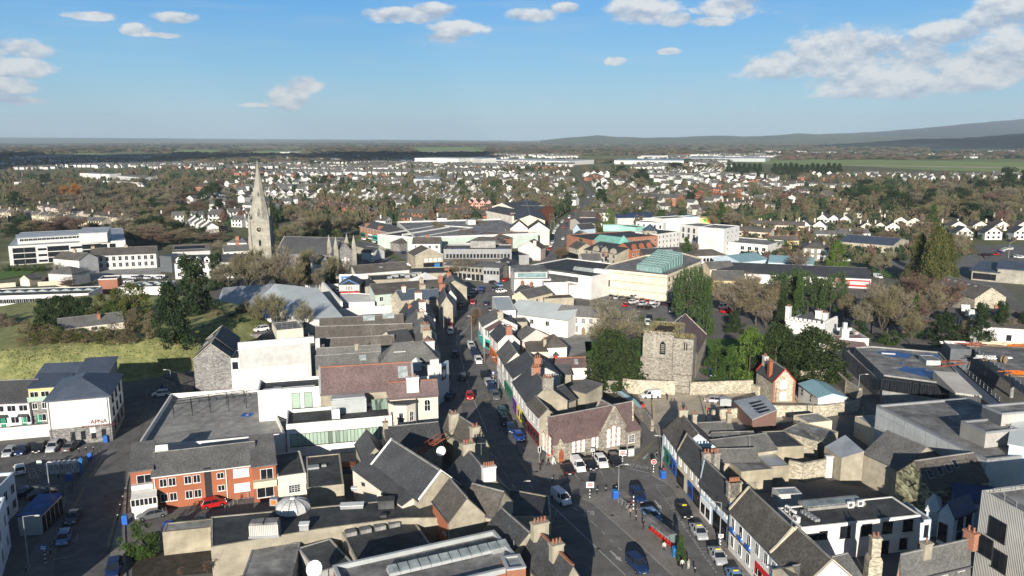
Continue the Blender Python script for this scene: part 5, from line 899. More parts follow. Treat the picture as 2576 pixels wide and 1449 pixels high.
for i in range(5): m=MB();m.box(-1.1,-.1,7.0,1.1,2.4,8.6);m.sweepx([(-1.3,8.6),(1.3,8.6),(0,9.8)],-.2,2.4,0,'y');o=put(b,'dormer',m,'white',.06+.105*i*1.2,.0,0);m=MB();m.box(-.6,-.14,7.4,.6,-.11,8.4);m.obj('window','glass',o)
bld('slate_roof_house','low building with blue solar panels behind the dormered building','building','01',(1730,1075),(2110,1060),7.6,12,'gx',2.2,'greywhite','slate_brown',sky=[(.45,.5,14,3.2,'glass')])
bld('white_house','white house with red brick chimneys at the foot of the spire','house','01',(2280,985),(2480,985),6.2,9,'hip',2.6,'white','slate_grey',win=[('f',3,[3.8],1.1,1.4)],ch=[(.5,.2,1.8,1,1.5,'brick_light',3)])
bld('white_house','white two-storey house with red brick gables left of the spire base','house','01',(2250,1075),(2540,1060),6.6,9,'gx',2.4,'white','slate_grey',win=[('f',4,[4.2,1.2],1.2,1.5)],ch=[(.5,.5,1.8,1,1.5,'brick_light',3),(.95,.5,1.8,1,1.5,'brick_light',3)])
# ================= church with spire =================
def spire():
 p=P(655,664);h=50.5;r=E('church_spire','tall pale stone church tower with slender spire and pinnacles','church tower',(p.x,p.y+4,0),R(6));s=4.5;t=22.0
 m=MB();m.box(-s,-s,0,s,s,t)
 for z in(8,14,20.6): m.box(-s-.25,-s-.25,z,s+.25,s+.25,z+.5)
 m.obj('tower','ashlar',r)
 for x in(-s,s):
  for y in(-s,s): m=MB();m.box(x-.7,y-.7,0,x+.7,y+.7,14);m.box(x-.5,y-.5,14,x+.5,y+.5,t);m.lathe([(.55,t),(.5,t+1),(.05,t+3.4)],6,x,y);m.obj('buttress','ashlar',r)
 m=MB();m.lathe([(4.6,t),(4.3,t+3.2),(.2,h-1.6),(.3,h-1.4),(.08,h-.6)],8);o=m.obj('spire','ashlar',r);o.rotation_euler=(0,0,R(22.5))
 m=MB();m.tube([(0,0,h-.8),(0,0,h+1.6)],[.08,.05],5);m.box(-.5,-.05,h+.6,.5,.05,h+.75);m.obj('finial_cross','gutter',r)
 for z,q,k in((t+1.2,4.1,2.1),(t+11,2.9,1.1)):
  for a in(0,90,-90,180): m=MB();m.sweepx([(-.9*k/2.9,0),(.9*k/2.9,0),(.9*k/2.9,k),(0,k*1.9),(-.9*k/2.9,k)],-.5,1.2,0,'y');w_=m.obj('lucarne','ashlar',r);w_.location=(q*math.sin(R(a)),-q*math.cos(R(a)),z);w_.rotation_euler=(0,0,R(a));m=MB();m.sweepx([(-.5*k/2.9,.2),(.5*k/2.9,.2),(.5*k/2.9,k),(0,k*1.4),(-.5*k/2.9,k)],-.55,-.5,0,'y');m.obj('louvre','gutter',w_)
 m=MB();m.lathe([(1.5,0),(1.5,.2)],20);o=m.obj('clock_face','p_black',r);o.location=(0,-s-.26,17.2);o.rotation_euler=(R(90),0,0);m=MB();[m.box(-.06,.7,.2,.06,1.4,.26) for _ in(0,)];m.lathe([(1.5,.2),(1.5,.25),(1.25,.25)],20);m.f.pop();m.m.pop();m.box(-.08,0,.2,.08,1.1,.27);m.box(0,-.08,.2,.8,.08,.27);m.obj('clock_hands','cream2',o)
 for a in(0,90):
  for z,hh in((17.8,0),(9.2,2.4),(3,3.4)):
   if hh:
    m=MB();m.sweepx([(-.5,0),(.5,0),(.5,hh),(0,hh+.8),(-.5,hh)],-.1,.05,0,'y');w_=m.obj('lancet_window','glass',r);w_.location=((s+.02) if a else 0,0 if a else -s-.02,z);w_.rotation_euler=(0,0,R(a))
spire()
bld('church_nave','long church nave with steep dark slate roof behind bare trees','church','11',(200,1090),(830,1110),9,(500,975,16.0),'gx',6.5,'stone_grey','slate',cop='stone_light',key='nave',k=.9)
bld('church_gable_front','grey stone church west front with pinnacles and tracery window','church front','11',(805,1120),(985,1105),10,8,'gy',5.5,'stone_grey','slate',cop='ashlar',key='wf')
b=BL['wf']
for fx in(0,1):
 for fy in(0,1): m=MB();m.box(-.8,-.8,0,.8,.8,13);m.lathe([(1.0,13),(.9,14.5),(.05,18.5)],6);put(b,'pinnacle',m,'ashlar',fx,fy,0)
archwin(b,.5,0,3,1.0,5.5,3)
bld('white_chapel','white gabled chapel wing with lancet windows among the bare trees','chapel','11',(640,1200),(735,1190),7.0,9,'gy',3.2,'greywhite','slate',win=[('f',1,[1.5],.7,3.6,(0,.5),'a'),('f',1,[1.5],.7,3.6,(.6,1),'a')])
# ================= centre: junction buildings =================
bld('brick_shop_parade','red brick parade with dark hipped roof and turquoise and red shopfronts','shop parade','11',(1040,822),(1330,885),6.6,(1520,875),'hip',3.4,'brick_light','slate',win=[('f',9,[4.2],1.1,1.5,(.03,.97))],shop=[('f',.02,.2,3,'green','glass'),('f',.3,.45,3,'white','glass'),('f',.45,.68,3,'teal','glass'),('f',.72,.85,3,'shopred','glass'),('f',.87,.98,3,'black','glass')],e=.5,key='para')
b=BL['para']
for fx in(.22,.68): m=MB();m.sweepx([(-1.6,6.6),(1.6,6.6),(0,9)],-.3,3,0,'y');put(b,'gablet',m,'brick_light',fx,0,0)
m=MB();m.box(-.5,-.3,2,.5,.2,6.4);put(b,'vertical_sign',m,'p_red',1.0,.95,0)
bld('multi_storey_car_park','long pale green-grey multi-storey car park with dark slot openings','car park','F',(998,560),(1045,600),7.2,(1240,545,7.2),'flat',0,'palegreen','felt_light',par=.8,cop='white',key='mscp',win=[('f',3,[1.6,4.6],4.5,1.0,(.05,.95),'d')])
bld('multi_storey_car_park','front wing of the pale green car park with white parapets and slot openings','car park','F',(1045,600),(1190,575),6.8,(1232,548,6.8),'flat',0,'palegreen','felt',par=.8,cop='white',key='mscp2',win=[('f',4,[1.6,4.6],6.5,1.0,(.02,.98),'d')])
b=BL['mscp'];m=MB();m.box(0,0,0,8,5,3);put(b,'stair_head',m,'greywhite',.2,.6)
b=BL['mscp2'];m=MB();m.box(0,0,0,b['L']*.8,.5,1.2);put(b,'parapet_wall',m,'white',.1,.5)
bld('grey_office_block','low grey-brown office block with zigzag mansard and small windows at the junction','office block','11',(1890,1215),(2440,1255),6.0,9,'mono',1.2,'ashlar','slate_grey',win=[('f',14,[4.0],.8,1.3,(.02,.98),'d'),('f',12,[.4],1.4,2.4,(.02,.98),'d')],key='ob1')
bld('grey_office_block','upper stepped storey of the grey office block with a row of small windows','office block','11',(1885,1070),(2570,1070),10.5,(1900,1020,10.5),'flat',0,'plinth','slate_brown',par=.6,win=[('f',19,[7.2],.9,1.6,(.03,.98),'d')],key='ob2')
b=BL['ob2'];m=MB();m.box(-.05,-1.6,5.4,b['L'],.0,6.6);put(b,'mansard_band',m,'slate_brown',0,0,0);m=MB();m.box(0,0,.1,b['L']*.38,4,3.2);put(b,'lift_house',m,['concrete'],.38,.45)
for i,(fx,w_) in enumerate(((.06,2.2),(.22,3.4),(.86,3))): m=MB();m.box(-w_,-.6,.02,w_,.7,.06);put(b,'rain_puddle',m,'water_blue',fx,.4)
bld('grey_office_block','right return wing of the grey office block with shops facing the junction','office block','21',(-130,1262),(-20,1197),6.0,7,'flat',0,'plinth','slate_brown',par=.6,win=[('l',5,[3.9],.8,1.3,(0,1),'d'),('f',7,[4.4],.8,1.5,(0,1),'d'),('f',6,[.4],1.6,2.6,(0,1),'d')])
bld('mock_tudor_pub','pub with a white-framed gable, grey fascia and blue window panels','pub','11',(1600,1125),(1880,1110),6.4,(1690,1075,6.4),'gy',3.0,'beige','slate_brown',win=[('f',4,[3.4],1.3,1.4,(.3,.95),'b')],shop=[('f',.28,.98,2.8,'black','glass')],cop='white',key='pub')
b=BL['pub'];m=MB();m.box(-1.3,-.6,0,1.3,-.1,2.6);put(b,'kiosk',m,'p_signblue',.74,-.1,0)
bld('hip_house','white house with dark hipped roof and gablet left of the pub','house','11',(1570,1000),(1850,1000),6.6,10,'gx',2.8,'white','slate_brown',win=[('f',4,[4,1],1.2,1.6)],ch=[(.5,.5,1.2,1,1.0,'brick_light',2)])
bld('garage_unit','grey stone-fronted low building with dark pyramid roof right of the brick parade','building','11',(1350,990),(1440,1000),4.4,10,'pyr',2.4,'stone_grey','slate_brown')
bld('white_unit','white flat-roofed unit right of the brick parade','building','11',(1440,985),(1580,975),4.4,9,'mono',1.2,'white','slate_brown')
bld('cottage','small white gabled cottage beside the church car park','cottage','11',(1175,1090),(1290,1070),4.0,8,'gy',2.2,'white','slate')
bld('cottage','long dark-roofed low cottage range left of the white gabled cottage','cottage','11',(985,1015),(1180,1065),4.0,7,'gx',2.2,'beige','slate')
bld('brick_house','red brick house with brown hipped roof and clay chimneys behind the office block','house','11',(1945,905),(2180,925),6.0,10,'hip',2.6,'brick_light','slate_brown',win=[('f',5,[3.6],1.2,1.3,(0,1),'b')],ch=[(.3,.5,1.5,1,1,'brick_light',2),(.7,.5,1.5,1,1,'brick_light',2)],key='bh1')
bld('brick_house','brown-roofed brick house with two chimneys right of the tree behind the offices','house','11',(2190,925),(2440,960),6.0,10,'hip',2.6,'brick_light','slate_brown',ch=[(.4,.5,1.5,1,1,'brick_light',2),(.8,.5,1.5,1,1,'brick_light',2)])
bld('brick_house','nearer brown hipped roof just above the grey office lift house','house','11',(2115,990),(2470,1000),6.0,11,'hip',2.6,'palepink','slate_brown',ch=[(.4,.5,1.5,1,1,'brick_light',2),(.75,.5,1.5,1,1,'brick_light',2)])
for lb,A,B,z,D,ri,wl in(('white-walled hall with big dark hipped roof beside the multi-storey car park',(2310,665),(2576,720),8.0,14,3.4,'ivory'),):
 bld('white_hall',lb,'hall','11',A,B,z,D,'hip',ri,wl,'slate',win=[('f',6,[4.5],1,1.4)])
bld('street_terrace','large cream commercial block with dark slate roof and yellow-brick gable facing us','shop building','21',(25,770),(330,770),9.2,(310,600,9.2),'gy',3.4,'cream2','slate',key='st1')
bld('street_terrace','wide white gable with dark slate roof in front of the yellow-brick gable','shop building','21',(-20,850),(160,850),9.0,14,'gy',4.2,'palepink','slate')
bld('street_terrace','tall white gable with dark slate roof beside the road','shop building','21',(160,860),(375,860),9.0,16,'gy',4.2,'ivory','slate')
bld('street_terrace','lower white gabled house with grey roof in front of the tall white gables','house','21',(150,900),(345,905),6.0,8,'gx',2.6,'ivory','slate_grey')
bld('street_terrace','pale pink gabled house with chimney standing at the road bend','house','21',(60,1040),(285,1050),6.2,9,'gy',3.4,'palepink','slate_brown',ch=[(.75,.0,1.5,.8,.9,'palepink',3)])
bld('street_terrace','long dark brick shop terrace lining the left side of the far road','shop terrace','21',(395,860),(440,600),10.0,14,'gx',3.0,'brick_dark','slate') if False else None
bld('street_terrace','long dark-roofed brick terrace stepping up the left side of the far road','shop terrace','21',(235,700),(420,640),9.6,18,'gy',3.0,'brick','slate')
bld('street_terrace','dark slate double gable farther up the left side of the far road','shop terrace','21',(0,640),(300,610),9.4,20,'gx',3.0,'ivory','slate')
bld('low_shops','dark low shops in front of the pink gabled house at the junction','shops','21',(0,1130),(170,1120),4.5,14,'flat',0,'plinth','felt',par=.3)
bld('shop_row','row of dark-roofed white-fronted shops on the left below the far road','shops','21',(-20,1230),(60,1180),5.2,10,'gx',2.2,'white','slate',shop=[('f',0,1,2.8,'shopred','glass')])
bld('retail_block','long white retail block with black mansard band and white right-hand tower wall','shopping centre','21',(75,1245),(795,1345),8.6,(905,1200,8.6),'flat',0,'white','felt',par=.4,key='rb',win=[('r',1,[3.5],1.4,2.6,(.3,.45),'g')])
b=BL['rb'];m=MB();m.sweepx([(-.35,6.0),(-.05,6.0),(.6,9.6),(.3,9.6)],-.3,b['L']*.83);put(b,'mansard_band',m,'felt',0,0,0)
m=MB();[m.sweepx([(0,0),(2.4,0),(1.2,1.3)],i*1.6,i*1.6+1.5,0) for i in range(7)];put(b,'ridge_rooflights',m,'glass_pale',.55,.3);m=MB();[m.box(i*1.3,0,0,i*1.3+1.0,2,1.6) for i in range(5)];put(b,'roof_plant',m,['frame'],.84,.3)
bld('retail_block','white front wing with dark glazed restaurant storey in front of the black mansard block','restaurant','21',(20,1370),(390,1365),6.4,(30,1290,6.4),'flat',0,'white','felt',par=.3,key='rb2');b=BL['rb2']
m=MB();m.box(0,0,0,b['L']*.9,b['W']*.8,2.4,0);m.box(1.2,-.05,.3,b['L']*.86,-.005,2.1,1);m.box(-.2,-.3,2.4,b['L']*.93,b['W']*.85,2.7,2);put(b,'glazed_storey',m,['greywhite','glass_teal','felt_light'],.03,.2)
bld('retail_block','plain white boxes stepping down right of the glazed restaurant','building','21',(320,1400),(560,1395),6.0,(545,1340,6.0),'flat',0,'greywhite','felt_light',par=.2,win=[('f',1,[.5],1.4,3,(.1,.3),'d')])
bld('tin_roof_unit','white unit with rust-striped tin roof beside the white retail tower','shop','21',(575,1420),(740,1425),5.0,(580,1360,6.2),'mono',1.2,'white','corrugated')
bld('yellow_house_row','cream house row with grey roof in front of the white retail block','house','22',(150,100),(405,40),5.0,7,'gx',2,'cream2','slate_grey',win=[('f',4,[2.6],1,1.3)])
bld('slate_house','dark slate house with chimneys between the road and the cream row','house','22',(20,40),(150,60),5.2,8,'gx',2.2,'white','slate',ch=[(.1,.5,1,1,1.2,'brick_light',2),(.8,.5,1,1,1.2,'brick_light',2)])
bld('low_shed','long dark flat roofed shed behind the pale metal warehouse','shed','22',(320,110),(620,100),3.6,6,'flat',0,'beige','slate_brown',par=.1)
bld('council_building','large cream stone-clad block with string courses and small square windows','office building','F',(1518,661),(1740,689),13.2,(1535,645,13.2),'flat',0,'cream2','felt_light',par=.5,key='cc') if False else None
ZC=9.9
polyb('council_building','large cream office block with a sloping glass atrium roof beside the car park','office building','F',[(1519,677),(1678,693),(1762,659),(1765,650),(1715,636),(1623,642),(1534,664)],ZC,'cream2','felt_light',par=.6,cop='cream2',win=[(1,9,[1.6,4.6,7.4],1.0,1.0,'d')])
def council():
 a,b_,c_=P(1519,677,ZC),P(1678,693,ZC),P(1762,659,ZC)
 for z in(2.6,5.6,8.6):
  m=MB()
  for p,q in((a,b_),(b_,c_)):
   d=(q-p).normalized();n=Vector((d.y,-d.x,0))*.08;m.face([(*(p+n)[:2],z),(*(q+n)[:2],z),(*(q+n)[:2],z+.35),(*(p+n)[:2],z+.35)]);m.face([(*(p+n)[:2],z+.35),(*(q+n)[:2],z+.35),(*q[:2],z+.35),(*p[:2],z+.35)])
  o=m.obj('string_course','beige',[o for o in S.objects if o.name=='council_building'][0]);o.matrix_parent_inverse=Matrix.Translation(-o.parent.location)
 RS('glass_atrium','pale green glazed atrium with a slanted roof rising from the cream block','atrium','F',[(1602,668,11.2),(1663,676,11.2),(1716,638,14.5),(1655,629,14.5)],[(0,1,2,3)],'glass_teal','glass_pale',z0=9)
 r=[o for o in S.objects if o.name.startswith('glass_atrium')][0];A,B,C_,D_=[P(*q)-Vector((r.location.x,r.location.y,0)) for q in((1602,668,11.2),(1663,676,11.2),(1716,638,14.5),(1655,629,14.5))]
 m=MB();up=Vector((0,0,.12))
 for i in range(9): t=i/8;m.tube([A+(B-A)*t+up,D_+(C_-D_)*t+up],[.09,.09],4)
 m.obj('glazing_bars','mint',r);m=MB()
 for i in range(9): t=i/8;m.tube([A+(D_-A)*t+up,B+(C_-B)*t+up],[.09,.09],4);q=B+(C_-B)*t;m.tube([Vector((q.x+.1,q.y-.1,10)),q],[.09,.09],4)
 for i in range(8): q=A+(B-A)*(i/7);m.tube([Vector((q.x,q.y-.1,6.5)),q],[.1,.1],4)
 m.obj('glazing_mullions','mint',r);m=MB();m.face([(*(A+Vector((0,-.12,0)))[:2],6.5),(*(B+Vector((0,-.12,0)))[:2],6.5),B+Vector((0,-.12,0)),A+Vector((0,-.12,0))]);m.obj('front_glazing','glass_teal',r)
council()
freewall('car_park_wall','low cream wall at the foot of the large cream office block','22',[(920,50),(1640,120)],1.5,'cream2')
bld('metal_roof_store','long white store with a pale corrugated metal roof beside the road','store','22',(-60,245),(560,325),5.6,(0,100,8.4),'gx',2.8,'white','metal_pale',win=[('f',2,[3],1.2,1.4,(.3,.8))],k=.9,key='mrs')
bld('metal_roof_store','white street front block of the pale metal-roofed store','store','12',(2372,90),(2420,235),7.0,6,'flat',0,'white','metal_pale',par=.2)
bld('georgian_house','white five-bay Georgian house with sash windows and grey hipped roof','house','22',(435,270),(960,300),5.9,(480,180,8.2),'hip',3.0,'ivory','slate_grey',win=[('f',6,[3.7],1.1,1.5,(.03,.9),'s'),('f',3,[.8],1.2,1.9,(.03,.47),'s'),('f',2,[.8],1.2,1.9,(.62,.9),'s')],ch=[(.48,.6,1.6,.9,.2,'ivory',4),(.68,.6,1.6,.9,.2,'ivory',4)],key='geo')
b=BL['geo'];m=MB();m.sweepx([(-.6,0),(.6,0),(.6,1.9),(0,2.6),(-.6,1.9)],-.06,.02,0,'y');put(b,'door',m,'wood',.54,0,0)
def rsh(lb,A,B,z,Dm,rise,wall,rf,ch=(),shop=(),n=2,t='12'): bld('terraced_shop',lb,'shop','F' if t=='F' else t,A,B,z,Dm,'gx',rise,'beige' if t=='22' else wall,rf,ch=ch,shop=shop,win=[('f',n,[3.9],1.0,1.6)],e=.2,fac='white' if wall=='beige' else wall)
rsh('white street shop with grey slate roof and stone gable at the top of the row',(2235,300),(2285,385),6.4,10,2.6,'white','slate_grey',[(.98,.5,.9,1.6,1.5,'stone_light',2)],[('f',.05,.95,2.8,'teal','glass')])
rsh('white street shop with red-brown roof below the stone-gabled one',(2300,405),(2350,430),5.8,8,2.2,'white','slate_purple',(),[('f',0,1,2.8,'teal','glass')])
rsh('pale street shop with dark roof and rooflight above an orange shopfront',(2350,455),(2430,545),6.4,(2560,440,6.4),2.8,'palepink','slate',[(1,.5,.9,1.6,1.3,'brick_light',3)],[('f',0,.95,2.8,'orange','glass')])
rsh('cream-gabled street shop in the middle of the right-hand row',(2424,640),(2500,770),6.4,(2620,590,6.4),3.0,'ivory','slate_grey',(),[('f',0,1,2.8,'white','glass')])
rsh('slate-roofed street shop with a green front below the cream gable',(2500,775),(2590,905),6.4,11,3.2,'greywhite','slate',[(1,.5,.9,1.6,1.3,'brick_light',3)],[('f',0,1,2.8,'green','glass')])
rsh('narrow slate shop with purple shopfront and brick chimney in the street row',(5,940),(45,1005),6.4,(210,720,6.4),3.2,'white','slate',[(1,.5,.9,1.8,1.3,'stone',4)],[('f',0,1,2.8,'purple','glass')],t='22')
rsh('slate-roofed shop with yellow and white front beside the big stone chimney stack',(48,1010),(150,1155),6.4,(330,870,6.4),3.4,'white','slate',[(1,.5,1.0,2.2,1.8,'stone',5),(0,.5,1.0,1.6,1.2,'brick_light',3)],[('f',0,.5,2.8,'yellow','glass'),('f',.5,1,2.8,'black','glass')],3,t='22')
rsh('white shop with maroon shopfront directly beside the church hall',(147,1165),(270,1300),6.2,(335,1180,6.2),1.6,'beige','slate_brown',(),[('f',0,1,2.8,'maroon','glass')],3,t='22')
bld('rear_extension','beige flat-gabled extension behind the stone chimney shop','building','22',(490,1170),(640,1110),4.8,7,'gx',2.4,'beige','slate')
bld('rear_extension','grey flat-roofed extension above the blue corrugated lean-to','building','22',(560,1010),(735,1060),4.6,6,'mono',.8,'beige','slate_grey')
bld('red_door_cottage','small white cottage with red door and dark pyramid roof','cottage','22',(352,600),(548,590),4.4,8,'pyr',2.8,'white','slate_brown',key='rd');b=BL['rd'];m=MB();m.box(-.6,-.06,0,.6,.02,2.1);put(b,'door',m,'p_red',.42,0,0);m=MB();m.sweepx([(-.9,2.2),(.9,2.2),(0,3.2)],-1,0,0,'y');put(b,'porch_canopy',m,'slate',.42,0,0)
bld('rear_extension','cream extension with brown roof left of the red-door cottage','building','22',(150,640),(350,635),3.6,6,'mono',1.2,'cream2','slate_brown',ch=[(.95,.5,.8,.8,2.5,'beige',2)])
bld('brown_roof_range','long white outbuilding with purple-brown slate roof and red ridge','outbuilding','22',(450,800),(750,790),3.4,(450,710,5.0),'gx',1.8,'white','slate_purple',sky=[(.66,.5,1.0,1.6)],ridge='terracotta',win=[('f',2,[1],.8,1.0,(0,.6))],k=.9)
bld('rear_extension','beige flat house wing with peach gable and blue rooflight behind the street row','building','22',(0,480),(95,520),5.6,9,'gx',2.4,'palepink','slate_grey')
bld('rear_extension','beige parapet block with flat grey roof left of the white store','building','22',(-60,350),(150,345),5.2,(0,300),'flat',0,'beige','slate_grey',par=.1)
bld('rear_extension','low grey roof between the brown range and the stone wall','building','22',(440,870),(590,870),3.2,6,'mono',.8,'beige','slate_grey')
RS('lean_to_canopy','pale blue corrugated canopy roof beside the church yard wall','canopy','22',[(1055,1040,3.6),(1285,1205,3.2),(1300,1190,3.2),(1240,1125,3.6),(1100,1040,4.0)],[(0,1,2,3,4)],'galv','metal_teal',z0=2.9)
def tower():
 A=PT('22',(1325,450),13);B=PT('22',(1800,480),13)
 i=bld('church_tower','massive square medieval rubble stone tower with grassy broken top','church tower','22',(1322,452),(1650,482),13.2,11.5,'flat',0,'stone','soil',par=.6,key='tow');L,Wd=i['L'],i['W'];r=i['root']
 m=MB();m.box(-.55,-.4,0,L+.1,Wd+.3,7.2);m.box(-.9,-.6,0,1.6,0,3.0);m.obj('battered_base','stone',r)
 m=MB();m.box(L-.4,-1.6,0,L+4.4,3.0,12.9);m.box(L+.2,-2.0,0,L+4.2,-1.6,8.6);m.box(L,-2.6,0,L+4.4,-1.6,4.2);m.box(L-.3,-3.2,0,L+4.7,-1.6,1.6);m.obj('stair_turret','stone',r)
 for x in(0,2.6,L-.6): m=MB();m.box(x-.1,-.25,7.2,x+.55,0,12.6);m.obj('quoins','ashlar',r)
 m=MB();m.sweepx([(-.7,0),(.7,0),(.7,2.6),(0,3.4),(-.7,2.6)],-.15,.02,0,'y');m.box(-.45,-.2,.5,.45,-.1,.6,1);[m.box(-.45,-.2,.5+.45*k,.45,-.15,.7+.45*k,1) for k in range(5)];o=m.obj('belfry_window',['glass','ashlar'],r);o.location=(L*.60,0,8.2)
 m=MB();m.sweepx([(-1.0,-.3),(1.0,-.3),(1.0,2.7),(0,3.9),(-1.0,2.7)],-.1,.0,0,'y');o=m.obj('window_surround','ashlar',r);o.location=(L*.6,0,8.2)
 for s in(-.25,.25): m=MB();m.box(-.12,-.12,0,.12,.02,1.8);o=m.obj('slit_window','glass',r);o.location=(L+2.6+s,-1.6,10.2)
 rn=random.Random(5);m=MB()
 for k in range(2600):
  s=rn.random();e=rn.choice((0,1,2,3,4));w_=L+(4.2 if e==0 else 0)
  x,y={0:(s*w_,rn.uniform(-1.2,1.4)),1:(s*w_,Wd+rn.uniform(-2.4,0)),2:(rn.uniform(0,1.6),s*Wd),3:(w_-rn.uniform(0,1.2),s*Wd),4:(s*w_,rn.uniform(0,Wd))}[e]
  if y<0 and x<L-.4: y=abs(y)
  z=13.1+rn.uniform(0,.25)*(0 if e==4 else 1)-(.5 if e==4 and x<L-.6 else 0);a=rn.uniform(0,6.3);h=rn.uniform(.3,1.2);m.face([(x-.3*math.cos(a),y-.3*math.sin(a),z-.1),(x+.3*math.cos(a),y+.3*math.sin(a),z-.1),(x+rn.uniform(-.5,.5),y+rn.uniform(-.6,.3),z+h*.7)],rn.choice((0,0,0,0,1)))
 o=m.obj('grass_growth',['tower_grass','tuft_tan'],r)
 i=bld('church_behind_tower','purple-brown slate roof church attached behind the stone tower','church','22',(1850,660),(1952,472),6.5,12,'gx',5.4,'stone_light','slate_purple',cop='stone_light')
tower()
i=bld('castle_house','white castellated house with dark hipped roof among evergreen trees','house','32',(175,330),(565,390),7.8,(240,260,7.8),'hip',2.4,'white','slate',par=0,key='cas',e=-.6)
b=BL['cas'];L,Wd=b['L'],b['W']
m=MB();[m.box(x*1.3,-.02,7.8,x*1.3+.8,.5,9.0) for x in range(int(L/1.3))];m.box(0,-.02,7.8,L,.48,8.3);put(b,'battlements',m,'white',0,0,0)
m=MB();[m.box(L-.5,x*1.3,7.8,L,x*1.3+.8,9.0) for x in range(int(Wd/1.3))];m.box(L-.48,0,7.8,L-.02,Wd,8.3);put(b,'battlements',m,'white',0,0,0)
for fx,fy,w_,h in((.02,.1,1.2,3.8),(.72,.35,1.5,3.2),(.86,.45,1.1,2.6)): m=MB();m.box(-w_/2,-.8,7.4,w_/2,.8,7.8+h);m.box(-w_/2-.1,-.9,7.8+h,w_/2+.1,.9,8.05+h);o=put(b,'chimney',m,'white',fx,fy,0);[link('chimney_pot',WC['pot_terracotta'],o,(s,0,8.05+h)) for s in(-.3,.3)]
bld('castle_house','lower white castellated wing with a corner turret right of the castle house','house wing','32',(560,430),(715,540),4.6,8,'flat',0,'white','slate_grey',par=.8,key='cas2')
b=BL['cas2'];m=MB();m.box(-1,-1,0,1,1,8.0);m.box(-.5,-.5,8,.5,.5,9.6);put(b,'corner_turret',m,'white',.9,.2,0)
freewall('garden_wall','tall cream rendered wall beside the castle house lane','32',[(640,600),(700,640),(760,720)],3.5,'cream')
bld('purple_roof_lodge','low lodge with purple slate roof beside the castle house lane','lodge','32',(745,600),(985,590),3.6,8,'gx',2.2,'cream','slate_purple',ch=[(.95,.6,.8,.8,1,'palepink',1)])
W_=lambda lb,t,pts,h,mat='stone_light',th=.6,cop=None: freewall('stone_wall',lb,t,pts,h,mat,th,cop)
W_('long sunlit rubble stone wall below the medieval tower and yew trees','22',[(1120,1050),(1240,1065),(1620,1075)],3.4);W_('long sunlit rubble wall running right from the tower buttress','22',[(1790,1080),(2400,1060)],3.2);W_('rubble wall returning towards the brick-trimmed cottage','22',[(2400,1060),(2470,1090)],2.4)
W_('old rubble wall curving left of the yew below the bare tree','22',[(760,830),(800,950),(850,1040),(1050,1060)],3.0,'stone');W_('old stone wall between church hall and gravel yard','22',[(1110,1130),(1200,1240),(1330,1350),(1400,1440)],2.6,'stone')
W_('dark rubble wall behind the small blue-roofed shed','32',[(210,950),(430,935),(650,925),(780,1060),(905,1140)],3.0,'stone_light');W_('crumbling light stone wall in front of the blue-roofed shed','32',[(-120,1290),(150,1300),(560,1300),(880,1250),(925,1120)],2.6);W_('rubble wall with ivy on top below the shed garden','32',[(-560,1330),(-120,1290)],2.2)
W_('long stone wall climbing along the dark lane by the derelict shop','32',[(1160,1140),(1060,1040),(930,910),(770,740)],4.2,'stone_grey')
W_('crumbling stone wall beside the ruined yard, left part','33',[(210,470),(340,500),(600,450)],3.4);W_('stone wall with a white gate pier, right part of the ruined yard','33',[(730,440),(950,450),(1230,610)],4.2);W_('high rubble wall left of the pale metal roof','33',[(260,60),(420,200),(720,400)],3.6,'stone')
for i,(u,v) in enumerate(((595,460),(750,470))): p=PT('33',(u,v),0);m=MB();m.box(-.6,-.3,0,.6,.3,3.9);m.box(-.75,-.4,3.9,.75,.4,4.1);o=m.obj('gate_pier','greywhite');o.location=p;tag(o,['left','right'][i]+' white rendered gate pier of the ruined yard','gate pier')
RS('tin_roof_shed','open shed with a pale tin roof and four dark rooflight strips','shed','22',[(2225,1140,3.0),(2410,1330,3.0),(2660,1230,4.2),(2530,1075,4.2)],[(0,1,2,3)],'brick_dark','metal_silver')
for i in range(4): m=MB();m.face([tuple(PT('22',q,4.02-.12*(3-i)*.6+.25)) for q in [(2385+28*i,1165+30*i),(2500+28*i,1135+30*i),(2510+28*i,1145+30*i),(2397+28*i,1178+30*i)]]);o=m.obj('rooflight_strip','p_black',[x for x in S.objects if x.name=='tin_roof_shed'][0]);o.matrix_parent_inverse=Matrix.Translation(-o.parent.location)
bld('brick_trimmed_cottage','narrow stone cottage with red brick quoins and red bargeboards','cottage','32',(48,952),(270,945),4.9,(-30,830,4.9),'gy',3.0,'stone_light','slate',win=[('f',1,[.6,3.4],1.4,1.7,(.2,.75),'b')],cop='p_red',ch=[(.1,.35,.8,1.2,1.6,'brick',2),(.3,.9,.9,1.4,1.4,'palepink',3)],key='btc',e=.2)
b=BL['btc'];[(lambda m:(m.box(-.25,-.08,0,.25,.02,4.9),put(b,'brick_quoins',m,'brick_light',fx,0,0)))(MB()) for fx in(.04,.96)]
bld('blue_roof_shed','white shed with pale blue metal roof and two dark logos on its side','shed','32',(500,1110),(785,1105),3.7,(350,965),'gy',.9,'white','metal_teal',key='brs')
b=BL['brs']
for s in(.35,.8): m=MB();m.sweepx([(-.6,0),(.6,0),(0,.7)],-.05,0,0,'y');m.sweepx([(-.5,-.8),(.5,-.8),(0,-.1)],-.05,0,0,'y');o=put(b,'wall_logo',m,'p_black',0,s,2.4);o.rotation_euler=(0,0,R(-90))
bld('cream_yard_house','cream gabled building with flat front near the dark lane','building','32',(400,1370),(640,1345),3.4,5,'flat',0,'cream2','concrete',par=.1)
bld('cream_yard_house','cream building with red roof edge beside the grey cladded hall','building','32',(870,1300),(1090,1440),4.2,4,'flat',0,'cream2','concrete',par=.1)
